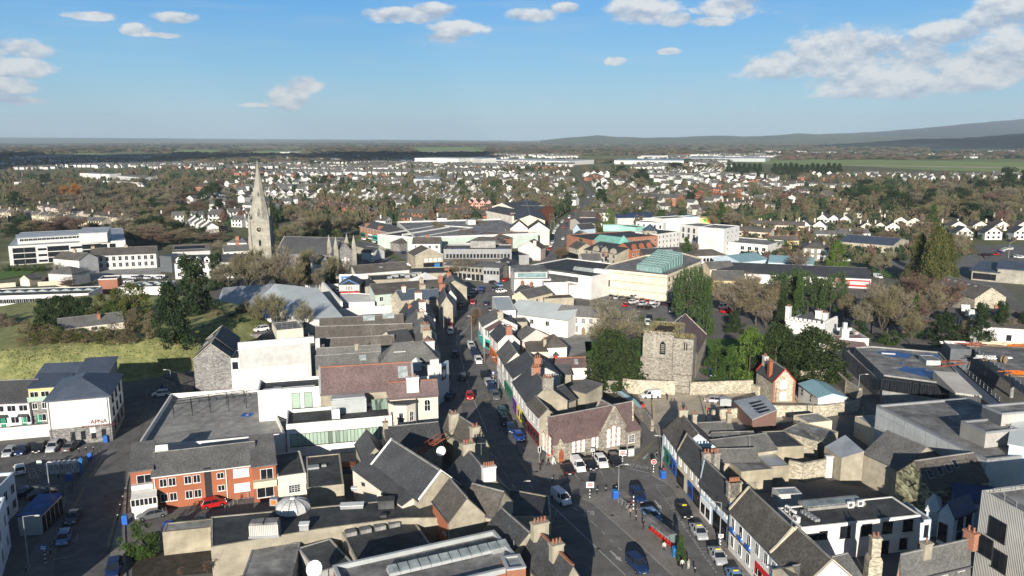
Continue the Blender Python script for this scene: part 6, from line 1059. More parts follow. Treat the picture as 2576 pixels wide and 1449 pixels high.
RS('curved_slate_roof','dark hipped slate roof with curved slope at the head of the square terrace','shop','22',[(1518,1440,5.4),(1640,1560,5.4),(1900,1400,5.4),(1860,1390,5.2),(1690,1265,8.4),(1540,1380,5.4)],[(0,1,4,5),(1,2,4),(2,3,4)],'paleblue','slate_brown')
bld('yard_outbuildings','grey slate outbuildings with twin chimneys behind the square terrace','outbuilding','33',(-700,60),(-330,45),4.6,(-640,-60,4.6),'gx',1.8,'beige','slate_grey',ch=[(0,.5,.8,.8,1.8,'beige',2),(.95,.5,.8,.8,1.8,'beige',2)])
bld('yard_outbuildings','long low outbuilding roof with white windows right behind the first terrace shop','outbuilding','23',(2050,160),(2470,150),4.2,6,'gx',1.8,'ivory','slate_grey',sky=[(.3,.6,1.2,.8),(.7,.6,1.2,.8)])
bld('yard_outbuildings','grey lichen slate roof range crossing the yards behind the terrace','outbuilding','23',(2080,300),(2480,290),4.4,(2050,200,4.4),'gx',1.4,'beige','slate_grey')
bld('yard_outbuildings','pale stained flat roof yard building with cream wall','outbuilding','23',(2300,410),(2620,380),4.0,(2290,260,4.0),'flat',0,'cream_block','felt_light',par=.1)
bld('yard_outbuildings','small flat-roofed building with a pale glass roof left of the white offices','outbuilding','33',(100,640),(335,630),4.4,(30,570,4.4),'flat',0,'greywhite','glass_pale',par=.1)
bld('yard_outbuildings','rough beige walled ruin beside the grey slate yard roof','outbuilding','33',(80,165),(360,150),4.2,8,'flat',0,'cream_block','felt',par=.1)
bld('yard_outbuildings','long grey slate roof above the cream yard walls','outbuilding','33',(-640,260),(80,170),4.6,7,'gx',1.6,'beige','slate_grey')
bld('yard_outbuildings','pale metal sheet roof left of the dark ruined yard','outbuilding','33',(0,360),(210,345),3.6,(0,190,3.6),'flat',0,'cream_block','metal_silver',par=.1)
bld('yard_outbuildings','low stone building with a red door between lane and ruined yard','outbuilding','32',(120,1449),(500,1560),3.4,8,'flat',0,'stone_light','felt_light',par=.1)
# ================= right middle distance =================
W3=[('f',6,[7.2,4.2,1.2],1.2,1.7)]
bld('white_hotel','white three-storey hospital-like block with flat dark roof, left part','hospital','21',(1245,790),(1520,805),8.6,(1120,765,8.6),'flat',0,'white','felt_light',par=.4,win=[('f',5,[5.4,1.8],1.4,2.2)])
bld('white_hotel','mint-coloured glass corner block at the left end of the white hospital','hospital','21',(1075,830),(1245,845),7.4,10,'flat',0,'mint','felt_light',par=.3)
bld('white_hotel','long low mint link building left of the white hospital','link building','21',(915,820),(1110,820),4.0,5,'flat',0,'mint','felt_light',par=.2)
bld('white_hotel','taller white block with irregular painted wall in the middle of the hospital','hospital','21',(1520,760),(1780,745),11.0,12,'flat',0,'white','felt_light',par=.3)
bld('white_hotel','white hospital wing with large windows under a flat dark roof','hospital','21',(1690,815),(1880,840),10.4,(1800,790,10.4),'flat',0,'white','felt_light',par=.4,win=[('f',3,[6.4,2.8],1.8,2.8,(.05,.9))])
bld('white_hotel','tall plain white end block of the hospital with small windows on its right face','hospital','21',(1875,845),(2135,865),14.0,(2225,830,14.0),'flat',0,'white','felt_light',par=.4,win=[('r',3,[3,6,9,11.5],1.2,1.2,(.1,.9)),('f',1,[2,6,10],2.0,2.4,(.75,.95),'b')])
bld('white_hotel','low white L-shaped wing in front of the tall hospital block','hospital wing','21',(2100,990),(2570,1030),6.6,(2300,950,6.6),'flat',0,'white','felt_light',par=.4,win=[('f',4,[1,3.6],1.8,1.8,(.4,1))])
bld('white_apartment','white three-storey apartment block with small windows beside the copper turret','apartments','21',(1465,915),(1685,885),8.8,(1440,865,8.8),'flat',0,'white','felt',par=.3,win=[('f',6,[6.6,3.8,1.0],1.0,1.4)])
bld('brick_apartment','long dark felt-roofed brick apartment range with copper trim','apartments','21',(805,975),(1465,930),8.4,(810,905,8.4),'flat',0,'brick_light','felt',par=.3,win=[('f',12,[5.6],1.1,1.5)])
bld('copper_roof_building','building with verdigris copper mansard roof and rooflights','apartments','21',(800,985),(1060,1020),7.6,12,'gx',3.2,'beige','copper',sky=[(.3,.5,.9,1.4),(.6,.5,.9,1.4)])
bld('grey_gabled_apartments','grey rendered apartments with four curved gables and black roof','apartments','21',(725,1060),(1050,1110),5.8,(745,980,5.8),'gx',3.0,'beige','felt',win=[('f',6,[.8,3.4],1.4,1.8)],sky=[(.15,.5,.8,1.6),(.28,.5,.8,1.6),(.41,.5,.8,1.6)],key='gga')
b=BL['gga'];[(lambda m:(m.sweepx([(-2,5.7),(2,5.7),(1.2,7.6),(0,8.2),(-1.2,7.6)],-.12,1.2,0,'y'),put(b,'gablet',m,'beige',fx,0,0)))(MB()) for fx in(.35,.62,.88)]
bld('brick_gabled_apartments','red brick apartments with three black zigzag gables right of the copper turret','apartments','21',(1200,1070),(1450,1040),7.2,11,'gx',3.0,'brick','felt',win=[('f',6,[1,4],1.1,1.5)],key='bga')
b=BL['bga'];[(lambda m:(m.sweepx([(-1.8,7),(1.8,7),(0,9.8)],-.15,2,0,'y'),put(b,'gablet',m,'brick',fx,0,0)))(MB()) for fx in(.15,.45,.75)]
def oct_tower(u,v,z,rad,h,lb,rf,wall):
 p=PT('21',(u,v),0);r=E('turret_building',lb,'turret',p);m=MB();m.lathe([(rad,0),(rad,z)],8);m.obj('wall',wall,r);m=MB();m.lathe([(rad+.5,z),(.1,z+h)],8);m.obj('roof',rf,r)
 for a in range(-90,91,45):
  q=rad*.93+.03
  for zz in(1.2,z-2.6): me=window_mesh(1.2,1.6,'g');o=link('window',me[0],r,(q*math.sin(R(a+22.5)),-q*math.cos(R(a+22.5)),zz),R(a+22.5));link('window_frame',me[1],o)
oct_tower(1115,1165,7.6,4.6,4.6,'octagonal corner turret with a pointed verdigris copper roof','copper','ashlar')
oct_tower(1380,1060,10.6,4.0,3.4,'stone octagonal tower with a dark glazed pyramid roof','slate_blue','beige')
bld('grey_shed_row','row of small dark-roofed sheds with white gable below the grey apartments','house','21',(715,1175),(900,1170),5.0,9,'gx',2.6,'white','slate_grey',ch=[(1.3,.4,1,1,1,'brick_light',2)])
bld('slate_house','dark slate shed roof behind the glass atrium block','building','21',(1330,1120),(1720,1100),5.0,10,'gx',2.4,'brick_dark','slate',sky=[(.6,.5,8,1.5)])
bld('blue_house','tall pale blue gabled house with dark roof on the right of the far road','house','21',(612,850),(690,860),7.2,12,'gy',2.8,'paleblue','slate')
bld('white_house','white flat-fronted house with long dark roof right of the pale blue gable','house','21',(690,800),(905,795),6.6,(690,760,6.6),'gx',2.0,'ivory','slate',win=[('f',6,[4],1.2,1.5)])
bld('red_roof_house','stone cottage with bright red tiled roofs below the white house','cottage','21',(660,870),(815,870),4.0,8,'gx',2.6,'stone_light','tile_red')
bld('brick_gable_house','brown-roofed building with orange brick gables beside the far road','building','21',(680,735),(835,740),6.4,16,'gx',3.4,'brick_light','slate_brown')
bld('white_house','long white two-storey house with brown roof right of the brick gables','house','21',(840,695),(985,690),6.6,10,'gx',2.6,'white','slate_brown',win=[('f',5,[4,1],1.1,1.4)])
bld('shop_house','dark-fronted old pub with beige gable on the right side of the far road','pub','21',(570,1030),(665,1055),5.6,9,'gx',2.6,'beige','slate_brown',win=[('f',3,[3.2],1,1.2)],shop=[('f',0,1,2.6,'black','glass')])
bld('shop_house','stone-gabled slate houses stepping down the right side of the far road','house','21',(590,960),(700,985),5.2,10,'gx',2.4,'stone_light','slate_grey',ch=[(.3,.5,.9,.9,1,'stone',2)])
bld('shop_house','small grey-roofed house between the pub and the red-roofed cottage','house','21',(600,915),(650,930),5.0,9,'gx',2.4,'beige','slate_grey')
bld('long_retail_shed','long blue-grey metal roofed retail shed behind the bare trees','retail shed','21',(1060,745),(1670,735),5.0,(1080,690,5.0),'gx',1.4,'greywhite','metal_blue')
bld('long_retail_shed','pale flat retail roof with an orange and green sign beside the trees','retail shed','21',(1670,750),(1890,740),5.4,12,'flat',0,'paleblue','metal_pale',par=.3)
bld('sign_building','tan timber-clad building with a green and orange sign','shop','21',(1845,750),(2000,748),4.6,8,'flat',0,'yellow','felt_light',par=.2,key='sb');b=BL['sb'];m=MB();m.box(-2.5,-.1,1.5,2.5,-.02,4.4);m.box(0,-.14,1.5,2.5,-.1,4.4,1);put(b,'sign',m,['p_limegreen','p_orange'],.75,0,0)
bld('teal_clinic','pale blue-green clad single-storey clinic with long roofs','clinic','21',(2290,1190),(2576,1160),4.4,(2160,1130,4.4),'gx',2.0,'paleblue','metal_teal',win=[('f',6,[1.4],1.4,1.2,(.4,1))])
bld('teal_clinic','right wing of the pale blue-green clinic with red and orange panels','clinic','31',(0,1190),(450,1215),4.6,(0,1110,5.6),'gx',1.8,'paleblue','metal_teal',win=[('f',7,[2.6],1.3,1.0,(.02,.98))],shop=[('f',.05,.45,1.7,'red','p_orange')],key='tc2')
bld('white_clinic','white single-storey building with dark hipped roof left of the clinic','clinic','21',(1820,1130),(2150,1120),4.0,10,'hip',2.4,'white','slate_brown',win=[('f',7,[1.2],1.2,1.4,(.3,1),'d')])
bld('long_slate_shed','very long dark slate-roofed white building with red poster panels','store','31',(-520,1290),(1035,1362),4.2,(0,1215,6.0),'gx',2.2,'white','slate',key='lss',k=.9)
b=BL['lss']
for fx,w_ in((.82,6),(.93,8)): m=MB();m.box(-w_/2,-.08,.6,w_/2,-.02,3.4);put(b,'poster_panel',m,'p_red',fx,0,0);m=MB();m.box(-w_/2+.3,-.12,1.4,w_/2-.5,-.09,2.8);put(b,'poster_print',m,'greywhite',fx,0,0)
bld('grey_slate_house','dark grey-roofed house left of the yellow house','house','21',(1990,1260),(2240,1250),5.0,9,'gx',2.4,'cream','slate_grey')
bld('yellow_house','bright yellow L-shaped house half hidden behind pines','house','21',(2020,1370),(2340,1380),6.0,12,'gx',2.8,'yellow','slate_grey',win=[('f',5,[3.8,1],1,1.4)])
bld('stone_house','two-storey grey stone house with brown roof beside the golden cypress','house','31',(350,1050),(610,1060),6.4,(360,1005,6.4),'hip',2.4,'stone','slate_brown',win=[('f',4,[4.2,1.2],1.2,1.6,(0,1),'b')],ch=[(.3,.5,1,1,1,'beige',2),(.85,.5,1,1,1,'beige',2)])
bld('yellow_terrace','yellow-tan terrace with brown roof and orange chimneys','terrace','31',(0,975),(310,975),5.4,8,'gx',2.0,'yellow','slate_brown',win=[('f',6,[3.4],1,1.2)],ch=[(.1,.5,.8,.8,1,'brick_light',2),(.4,.5,.8,.8,1,'brick_light',2),(.7,.5,.8,.8,1,'brick_light',2),(1,.5,.8,.8,1,'brick_light',2)])
bld('dark_roof_bungalow','large bungalow with dark blue-slate roof and dormers beside the bare red trees','bungalow','31',(705,985),(1250,1030),4.2,(760,925,4.2),'gx',2.4,'stone_light','slate_blue',win=[('f',4,[1],1.4,1.2)])
bld('bungalow','white-fronted bungalow with green-grey roof behind the dark blue roof','bungalow','31',(740,905),(1030,905),3.8,9,'gx',2.0,'white','slate_grey')
bld('modern_school','dark flat-roofed modern school with glazed brick front at the right edge','school','31',(2050,1275),(2310,1300),4.4,(2200,1225,4.4),'mono',1.2,'ashlar','slate_blue',win=[('f',5,[.8],1.6,2.4,(.05,.95),'d')],e=1.0)
bld('modern_school','dark sloping hall roof of the modern school behind its glazed front','school','31',(2310,1260),(2700,1290),6.0,14,'mono',1.4,'ashlar','slate_blue',e=.6)
bld('slated_house','long L-shaped white house with black roof, brick chimneys and white gabled dormers','house','32',(1890,215),(2040,385),5.0,(2500,60,5.0),'hip',3.4,'white','slate_brown',win=[('f',4,[1.2],1.0,1.8,(.05,.95),'d'),('r',3,[1.2],1.2,1.6,(.3,.9),'d')],ch=[(.3,.4,1,1.6,1.5,'brick_light',3),(.65,.4,1,1.6,1.5,'brick_light',3),(.6,.75,1,1.6,1.5,'brick_light',3)],key='slh')
b=BL['slh'];[(lambda m:(m.box(-1,0,4.6,1,2.4,6.4),m.sweepx([(-1.1,6.4),(1.1,6.4),(0,7.4)],-.1,2.4,0,'y'),put(b,'dormer',m,'white',fx,0.02,0)))(MB()) for fx in(.2,.5,.8)]
bld('dark_slate_hall','long dark slate-roofed hall with a line of small rooflights near its ridge','hall','31',(1640,1440),(2080,1560),5.4,12,'gx',3.6,'stone_light','slate_brown',sky=[(.12+.15*i,.8,1.2,.8) for i in range(5)])
FB=[('warehouse','huge white warehouse frame on the far plain left of centre','F',(1043,397),(1153,399),15,60,'white','white'),('warehouse','skeleton white warehouse right of the huge one','F',(1166,397),(1210,399),15,40,'greywhite','metal_pale'),('white_unit','small bright white far warehouse near the spire line','F',(805,397),(830,400),9,30,'white','white'),('white_unit','long low far white industrial units left of the huge warehouse','F',(870,400),(1025,403),7,30,'white','metal_pale'),
('retail_park','pale blue-white far retail park roofs left of the road','F',(1215,402),(1430,406),9,120,'white','metal_pale'),('retail_park','far retail park with pale teal roofs right of the road','F',(1545,404),(1720,405),9,110,'greywhite','metal_teal'),('retail_park','far long pale grey warehouse roofs right of the teal ones','F',(1720,398),(1925,400),9,110,'cladding','metal_silver'),('retail_park','white far building with turquoise sign above the retail park','F',(1613,392),(1655,393),11,40,'white','metal_pale'),
('blue_roof_hall','blue-grey arched sports hall roof in the far housing estate','F',(1040,450),(1105,450),8,30,'cladding','metal_silver'),('flats','far white flats with flat roofs left of the wood','F',(200,433),(275,436),10,18,'white','felt_light'),('flats','far white stepped flats behind the wood','F',(295,440),(365,445),10,16,'greywhite','felt_light'),('terrace_far','far white terrace with grey roof below the stepped flats','F',(258,453),(360,456),6,10,'white','slate_grey'),
('school_far','low far school roofs at the left among dark trees','F',(35,455),(110,458),5,25,'greywhite','metal_silver'),('red_brick_hall','small far red brick hall with white roof','F',(742,412),(768,412),8,20,'brick_light','white'),('cinema_brick','three-gabled orange brick building right of the far road','F',(1600,495),(1700,500),7,18,'brick_light','slate_grey')]
for n,lb,t,A,B,z,D,wl,rf in FB: bld(n,lb,'building',t,A,B,z,D,'mono' if n!='cinema_brick' else 'gx',1.0 if n!='cinema_brick' else 3,wl,rf,frames=False,e=.1)
polyb('rear_deck','raised tarmac parking yard behind the white theatre','yard deck','12',[(-70,462),(530,450),(480,392),(200,385),(-70,385)],3.0,'stone_grey','asphalt',par=.1)
# ================= housing estates =================
HM={}
def house_meshes(kind):
 """kind: (wall, roof, L, W, z, rise, 'gx'/'gy'/'hip')"""
 if kind in HM: return HM[kind]
 wall,rf,L,Wd,z,rise,g=kind;a=MB();x0,x1,y0,y1=-L/2,L/2,0,Wd
 a.prism([(x0,y0),(x1,y0),(x1,y1),(x0,y1)],0,z)
 if g=='gx': [a.sweepx([(y0,z),(y1,z),((y0+y1)/2,z+rise)],q,q+.2) for q in(x0+.002,x1-.202)]
 if g=='gy': [a.sweepx([(x0,z),(x1,z),(0,z+rise)],q,q+.2,0,'y') for q in(y0+.002,y1-.202)]
 fl=(.9,3.6) if z>4 else (.9,)
 for zz in fl:
  for fx in(.2,.5,.8): w=.65;cx=x0+L*fx;a.box(cx-w,-.03,zz,cx+w,0,zz+1.3,1)
 r=MB()
 if g=='gx': r.sweepx(rprof(y0,y1,z,rise,.25),x0-.15,x1+.15)
 elif g=='gy': r.sweepx(rprof(x0,x1,z,rise,.25),y0-.15,y1+.15,0,'y')
 else:
  e=.3;c=[(x0-e,-e,z),(x1+e,-e,z),(x1+e,Wd+e,z),(x0-e,Wd+e,z)];h=min(L,Wd)/2
  p,q=(x0+h,Wd/2,z+rise),(x1-h+.01,Wd/2,z+rise);r.face([c[0],c[1],q,p]);r.face([c[1],c[2],q]);r.face([c[2],c[3],p,q]);r.face([c[3],c[0],p])
 c=MB();c.box(x0+.3,Wd/2-.45,z+rise*.5,x0+1.0,Wd/2+.45,z+rise+1.1)
 HM[kind]=(a.mesh('wall',[wall,'glass']),r.mesh('roof',[rf]),c.mesh('chimney',['brick_light' if 'brick' in wall else wall]),a,r,c);return HM[kind]
NH=[0];HPOS=[]
def put_house(kind,x,y,rz,label,group,nm='house',cat='house'):
 m=house_meshes(kind);r=E(nm,label,cat,(x,y,0),rz,group);link('wall',m[0],r);link('roof',m[1],r);(link('chimney',m[2],r,(rnd.choice((0,-kind[2]*.45,-kind[2]+1.3)),0,0)) if rnd.random()<.75 else None);NH[0]+=1;HPOS.append((x,y))
wh=lambda r='slate_grey',L=9,g='gx',z=5.2,rs=2.6,w='white':(w,r,L,8,z,rs,g)
ROWS=[ # x1,y1,x2,y2,n,kind,what,where,rot
((798,524),(925,548),9,wh('slate_brown',8,'gy',5,2.6,'brick_light'),'orange-red brick gabled house','terrace left of the multi-storey car park'),
((1062,533),(1150,540),8,wh('slate_brown',8,'gx',5,2.4,'brick_light'),'red brick house with brown roof','terrace behind the car park roof'),
((1015,552),(1065,554),3,wh('slate_brown',9,'gx',5.2,2.8,'brick_light'),'large red brick house','row by the green lawn behind the car park'),
((1130,552),(1215,556),6,wh('slate_brown',9,'gx',5,2.6,'brick_light'),'red brick semi-detached house','row left of the white hipped hall'),
((1180,525),(1230,526),4,wh('slate',8,'gy',5,3,'pink'),'pink and white gabled house','row behind the white hipped hall'),
((915,500),(1020,512),7,wh('slate_grey',9),'white terrace house','row above the orange brick terrace'),
((1020,498),(1172,516),11,wh('slate_grey',9),'white house with stepped roof','long terrace above the red brick houses'),
((1010,482),(1200,500),11,wh('slate_brown',9,w='greywhite'),'pale house','second long terrace above the red brick houses'),
((860,505),(925,518),5,wh('slate_grey',9),'white terrace house','short row below the dark hedges'),
((667,479),(812,477),9,wh('slate_grey',9),'white two-storey house','row right of the spire tip'),
((690,495),(770,497),5,wh('slate_brown',8,'gy'),'white gabled house','row just right of the spire shaft'),
((897,466),(1020,464),8,wh('slate_grey',9),'white house','row below the tall brown trees'),
((970,478),(1110,482),8,wh('slate_grey',9,'gx',5,2.4,'palepink'),'cream house','row right of the dark green clump'),
((1050,470),(1180,477),7,wh('slate_grey',9),'white semi-detached house','row under the blue sports hall roof'),
((1180,480),(1235,486),4,wh('slate_brown',9),'white house','short row left of the far road'),
((718,441),(820,443),7,wh('slate_grey',8,'gy'),'white gabled house','farthest lit row right of the spire'),
((448,558),(540,556),3,wh('slate_grey',10),'white house with small gable','front row left of the spire'),
((548,551),(634,547),3,wh('slate_grey',10),'white house with bay','second row left of the spire'),
((470,570),(515,590),5,wh('slate_grey',7,'gx'),'grey-roofed terrace house','stepped terrace left of the spire'),
((595,570),(632,572),2,wh('slate_grey',10),'white house','pair directly left of the spire'),
((5,545),(170,562),9,wh('slate_grey',9,'gx',5,2.2,'cream'),'cream terrace house','long terrace at the far left'),
((98,530),(178,545),6,wh('slate_brown',9,'hip',5,2.2,'palepink'),'brown hipped-roof house','upper row at the far left'),
((215,552),(300,565),5,wh('slate_brown',9,'hip',5,2.2,'cream'),'cream hipped-roof house','row above the white school roof'),
((170,568),(245,572),4,wh('slate_grey',9,'gx',5,2.2,'cream'),'yellowish terrace house','row behind the white school'),
((1633,437),(1692,443),7,wh('slate_grey',7,'gy'),'white gabled house','far row right of the road'),
((1745,430),(1828,434),9,wh('slate_grey',8,w='cream'),'cream terrace house','far terrace by the dark conifers'),
((1640,448),(1745,450),8,wh('slate_grey',9),'white house','row behind the long green lawn'),
((1755,500),(1850,506),7,wh('tile_red',9,'hip',5,2.2,'brick_light'),'brick semi-detached house','estate right of the three brick gables'),
((1770,485),(1925,488),10,wh('slate_brown',9,'hip',5,2.2,'brick_light'),'brown-roofed brick house','upper row of the brick estate'),
((1815,530),(1915,518),7,wh('slate_brown',9,'hip',5,2.6,'palepink'),'pale hipped-roof house','curving row of the brick estate'),
((1932,492),(2075,512),11,wh('slate_brown',9,'hip',5,2.2,'brick_light'),'red brick house','long row at the right of the brick estate'),
((1735,540),(1760,545),2,wh('slate_brown',10,'gy',4.5,3.2,'ivory'),'steep-roofed cream house','pair behind the timber sign building'),
((1940,467),(2060,470),7,wh('slate_grey',11,'gx',3,2,'white'),'low white bungalow','row below the dark conifer line'),
((2090,474),(2290,472),9,wh('slate_grey',11,'gx',3,2,'white'),'white bungalow','row among the reddish bare trees'),
((2220,450),(2335,458),7,wh('slate_grey',9),'white two-storey house','row beside the racecourse'),
((2410,583),(2576,583),4,wh('slate_brown',11,'gy',3.4,3.0,'ivory'),'cream gable-fronted bungalow','row at the right edge'),
((2425,606),(2570,606),3,wh('slate',11,'gy',4.4,3.6,'white'),'white steep-gabled house','nearer row at the right edge'),
((2490,548),(2576,555),5,wh('slate_brown',9,'hip',4,2.4,'ivory'),'brown-roofed house','upper row at the right edge'),
((2020,580),(2060,582),2,wh('slate',9,'gy',3.4,3.2,'white'),'white gabled house','pair left of the dark slate bungalow'),
((2068,562),(2125,566),3,wh('slate',10,'gy',3.2,3.0,'white'),'white dormer house','row below the trees right of the lawn'),
((1855,595),(1925,600),4,wh('slate_brown',9,'gx',3.6,2.4,'cream'),'cream house','row right of the white hospital tower'),
((1945,530),(1990,520),2,wh('slate_brown',9,'hip',5,2.4,'ivory'),'cream hipped-roof house','pair above the small lawn'),
((2265,570),(2300,572),2,wh('slate_brown',10,'gy',3.4,2.8,'ivory'),'cream bungalow','pair under the tall dark trees'),
((1390,470),(1430,476),2,wh('slate_brown',12,'hip',5,2.6,'white'),'big white hipped house','pair left of the far road'),
((1365,495),(1430,500),4,wh('slate_brown',9,'hip',5,2.4,'white'),'white house','row left of the far road bend'),
((1870,576),(2010,582),7,wh('slate_brown',10,'gx',3.4,2.4,'cream'),'low cream house','row above the yellow terrace'),
((2135,548),(2250,556),5,wh('slate_brown',10,'hip',3.4,2.2,'ivory'),'low brown-roofed house','row hidden under the right wood'),
((2060,603),(2150,606),4,wh('slate_grey',10,'gx',3.2,2.0,'greywhite'),'grey bungalow','row behind the dark blue slate roof'),
((2180,583),(2245,584),3,wh('slate_brown',11,'gy',3.2,2.6,'ivory'),'cream gabled bungalow','group left of the cedars'),
((2130,520),(2170,505),3,wh('slate_grey',11,'gx',3.4,2.4,'white'),'white villa','line climbing through the right wood'),
]
def W2(p): v=P(*p);return v
for a,b_,n,kd,what,where in ROWS:
 p,q=P(*a),P(*b_);d=q-p;rz=math.atan2(d.y,d.x)
 st=d.length/max(1,n-1) if n>1 else 0;gap=kd[2]
 for i in range(n):
  c=p+d*(i/max(1,n-1));jz=rnd.uniform(-.03,.03)
  f=.92 if st>gap*.9 else max(.6,st/gap)
  kk=(kd[0],kd[1],round(kd[2]*f,1),*kd[3:])
  put_house(kk,c.x,c.y,rz+jz,' '.join(('%s %s from left in the %s'%(od(i),what,where)).split()[:16]),'houses in the '+where)
print('row houses',NH[0])
RD=[(395,1470),(405,1466),(440,1450),(462,1466),(482,1485),(497,1483),(537,1452),(572,1417),(625,1402),(660,1385)]
def onroad(fx,fy,pad=5):
 for (a,b),(c,d) in zip(RD,RD[1:]):
  if a<=fy<=c: return abs(fx-(b+(d-b)*(fy-a)/(c-a)))<(fy-349)*.13+pad
 return False
def estates():
 rn=random.Random(21);out=[]
 Wn=lambda x,y:(CX+FOC*x/(y*CP+CH*SP), CY-FOC*((-CH*CP+y*SP)/(y*CP+CH*SP)))
 by=560
 y=560.
 blocks=[]
 for k in range(1000):
  Y=rn.uniform(560,3600)**1.0;X=rn.uniform(-.68,.68)*Y
  fx,fy=Wn(X,Y)
  if fy>520 and not(930<fx<1300): continue
  if fx<600 and fy>424: continue                     # wood
  if fx<560 and fy<392: continue
  if fx>1830 and fy<446 and fy>400: continue         # racecourse
  if fx>2060 and fy>455: continue
  if 1440<fx<1640 and fy<440: continue
  if 1010<fx<1240 and fy<404: continue
  if fy<388 and rn.random()<.75: continue
  blocks.append((X,Y,rn.uniform(-.5,.5) if rn.random()<.7 else rn.uniform(-1.5,1.5),rn.choice((0,0,0,1,2,3))))
 for X,Y,a,tp in blocks:
  kd=[wh('slate_grey',9),wh('slate_brown',8,'gy'),wh('slate_brown',9,'gx',5,2.4,'greywhite'),wh('slate_brown',9,'hip',5,2.4,'brick_light')][tp]
  nr=rn.randint(2,4);nc=rn.randint(4,9);ca,sa=math.cos(a),math.sin(a)
  for r in range(nr):
   for c in range(nc):
    if rn.random()<.07: continue
    lx=(c-nc/2)*11.5+rn.uniform(-.6,.6);ly=(r-nr/2)*30+rn.uniform(-1,1)
    x=X+lx*ca-ly*sa;yy=Y+lx*sa+ly*ca
    out.append((x,yy,a+rn.uniform(-.03,.03),kd))
 grid={}
 for x,y in HPOS: grid.setdefault((int(x//14),int(y//14)),1)
 res=[]
 road=[P(1478,482),P(1462,462),P(1448,440),P(1470,405)]
 for h in sorted(out,key=lambda h:h[1]):
  if onroad(*Wn(h[0],h[1]),7): continue
  k=(int(h[0]//14),int(h[1]//14))
  if any((k[0]+i,k[1]+j) in grid for i in(-1,0,1) for j in(-1,0,1)) and h[1]<1300: continue
  if k in grid: continue
  grid[k]=1;res.append(h)
 m=MB();nm={}
 mats=['white','greywhite','brick_light','glass','slate_grey','slate_brown','cream']
 lim=300-NH[0]
 print('estate houses',len(res),'individual',lim)
 for i,(x,y,a,kd) in enumerate(res):
  if i<lim:
   nmx={'white':'white','greywhite':'pale grey','brick_light':'brick'}[kd[0]];put_house(kd,x,y,a,nmx+' '+{'gx':'terrace','gy':'gable-fronted','hip':'hipped-roof'}[kd[6]]+' house, %s nearest, in the dense estates past the centre'%od(i),'estate houses of the same '+nmx+' kind');continue
  M_=house_meshes(kd);ca,sa=math.cos(a),math.sin(a)
  for mb,mp in((M_[3],(kd[0],'glass')),(M_[4],(kd[1],))):
   if y>1800 and False: continue
   o=len(m.v);m.v+=[(x+v[0]*ca-v[1]*sa,y+v[0]*sa+v[1]*ca,v[2]) for v in mb.v]
   for f,mi in zip(mb.f,mb.m):
    if mi==1: continue
    m.f.append(tuple(o+q for q in f));m.m.append(mats.index(mp[mi]))
 tag(m.obj('distant_houses',mats),'mass of small distant estate houses stretching to the plain','houses',kind='stuff')
estates()
# ================= trees =================
def branchy(seed,h,spread,depth=4,first=.28,up=.55,n0=5):
 """trunk and limbs; returns builder and the tip points"""
 rn=random.Random(seed);m=MB();tips=[]
 def grow(p,d,L,r,k):
  if k==1: L*=1.0
  q=p+d*L;mid=p+d*L*.5+Vector((rn.uniform(-1,1),rn.uniform(-1,1),0))*L*.06
  m.tube([p,mid,q],[r,r*.82,r*.66],5 if k<2 else 3,0,False)
  if k>=2: tips.append((q,d,L));tips.append((mid,d,L))
  if k>=depth: return
  for i in range(rn.randint(3,4) if k else n0+3):
   t_=(i+.5)/(n0+3) if k==0 else rn.random();a=rn.uniform(0,6.28)+i*2.4*(k==0);s=rn.uniform(.5,1.0)*spread*((1.35-1.1*t_) if k==0 else 1);nd=(d*(.75 if k else .5)+Vector((math.cos(a)*s,math.sin(a)*s,up*rn.uniform(.1,.8)-(.1 if k>1 else 0)))).normalized()
   grow(p+d*L*((.62+.38*t_) if k==0 else rn.choice((.6,.85,1))),nd,L*(rn.uniform(.85,1.25)*(.75+.45*t_) if k==0 else rn.uniform(.5,.75)),r*.55,k+1)
 grow(Vector((0,0,0)),Vector((rn.uniform(-.05,.05),rn.uniform(-.05,.05),1)),h*first,h*.022,0)
 return m,tips
def norm(ms,h,w):
 zs=max(v[2] for m in ms for v in m.v);rs=sorted(math.hypot(v[0],v[1]) for v in ms[-1].v)[int(len(ms[-1].v)*.97)]
 for m in ms: m.v=[(x/rs*w/2,y/rs*w/2,max(-.2,z/zs*h)) for x,y,z in m.v]
TK={}
def tri(m,p,d,L,w,rn,mi=0):
 s=d.cross(Vector((rn.uniform(-1,1),rn.uniform(-1,1),rn.uniform(-1,1)))).normalized()*w;q=p+d*L
 m.v+=[tuple(p-s),tuple(p+s),tuple(q)];n=len(m.v);m.f.append((n-3,n-2,n-1));m.m.append(mi)
def bare(seed,mats,dens=1.,up=.55,spread=.9,ivy=0,h=12,w=10):
 rn=random.Random(seed+99);m,tips=branchy(seed,12,spread,4,.24,up);c=MB()
 for q,d,L in tips:
  for _ in range(int(3.2*dens+.5)):
   nd=(d+Vector((rn.gauss(0,.6),rn.gauss(0,.6),rn.gauss(.25,.5)))).normalized();tri(c,q,nd,rn.uniform(.5,1.5),.035,rn,rn.choice((0,0,1)))
   p2=q+nd*rn.uniform(.2,.9);nd2=(nd+Vector((rn.gauss(0,.7),rn.gauss(0,.7),rn.gauss(.1,.5)))).normalized();tri(c,p2,nd2,rn.uniform(.3,.9),.03,rn,rn.choice((0,0,1)))
 if ivy:
  for _ in range(ivy):
   z=rn.uniform(.3,7);a=rn.uniform(0,6.3);r=rn.uniform(.2,1.2)*(1-z/14);p=Vector((r*math.cos(a),r*math.sin(a),z));tri(c,p,Vector((rn.gauss(0,1),rn.gauss(0,1),rn.gauss(0,1))).normalized(),.6,.28,rn,2)
 norm([m,c],h,w);return m,c,mats
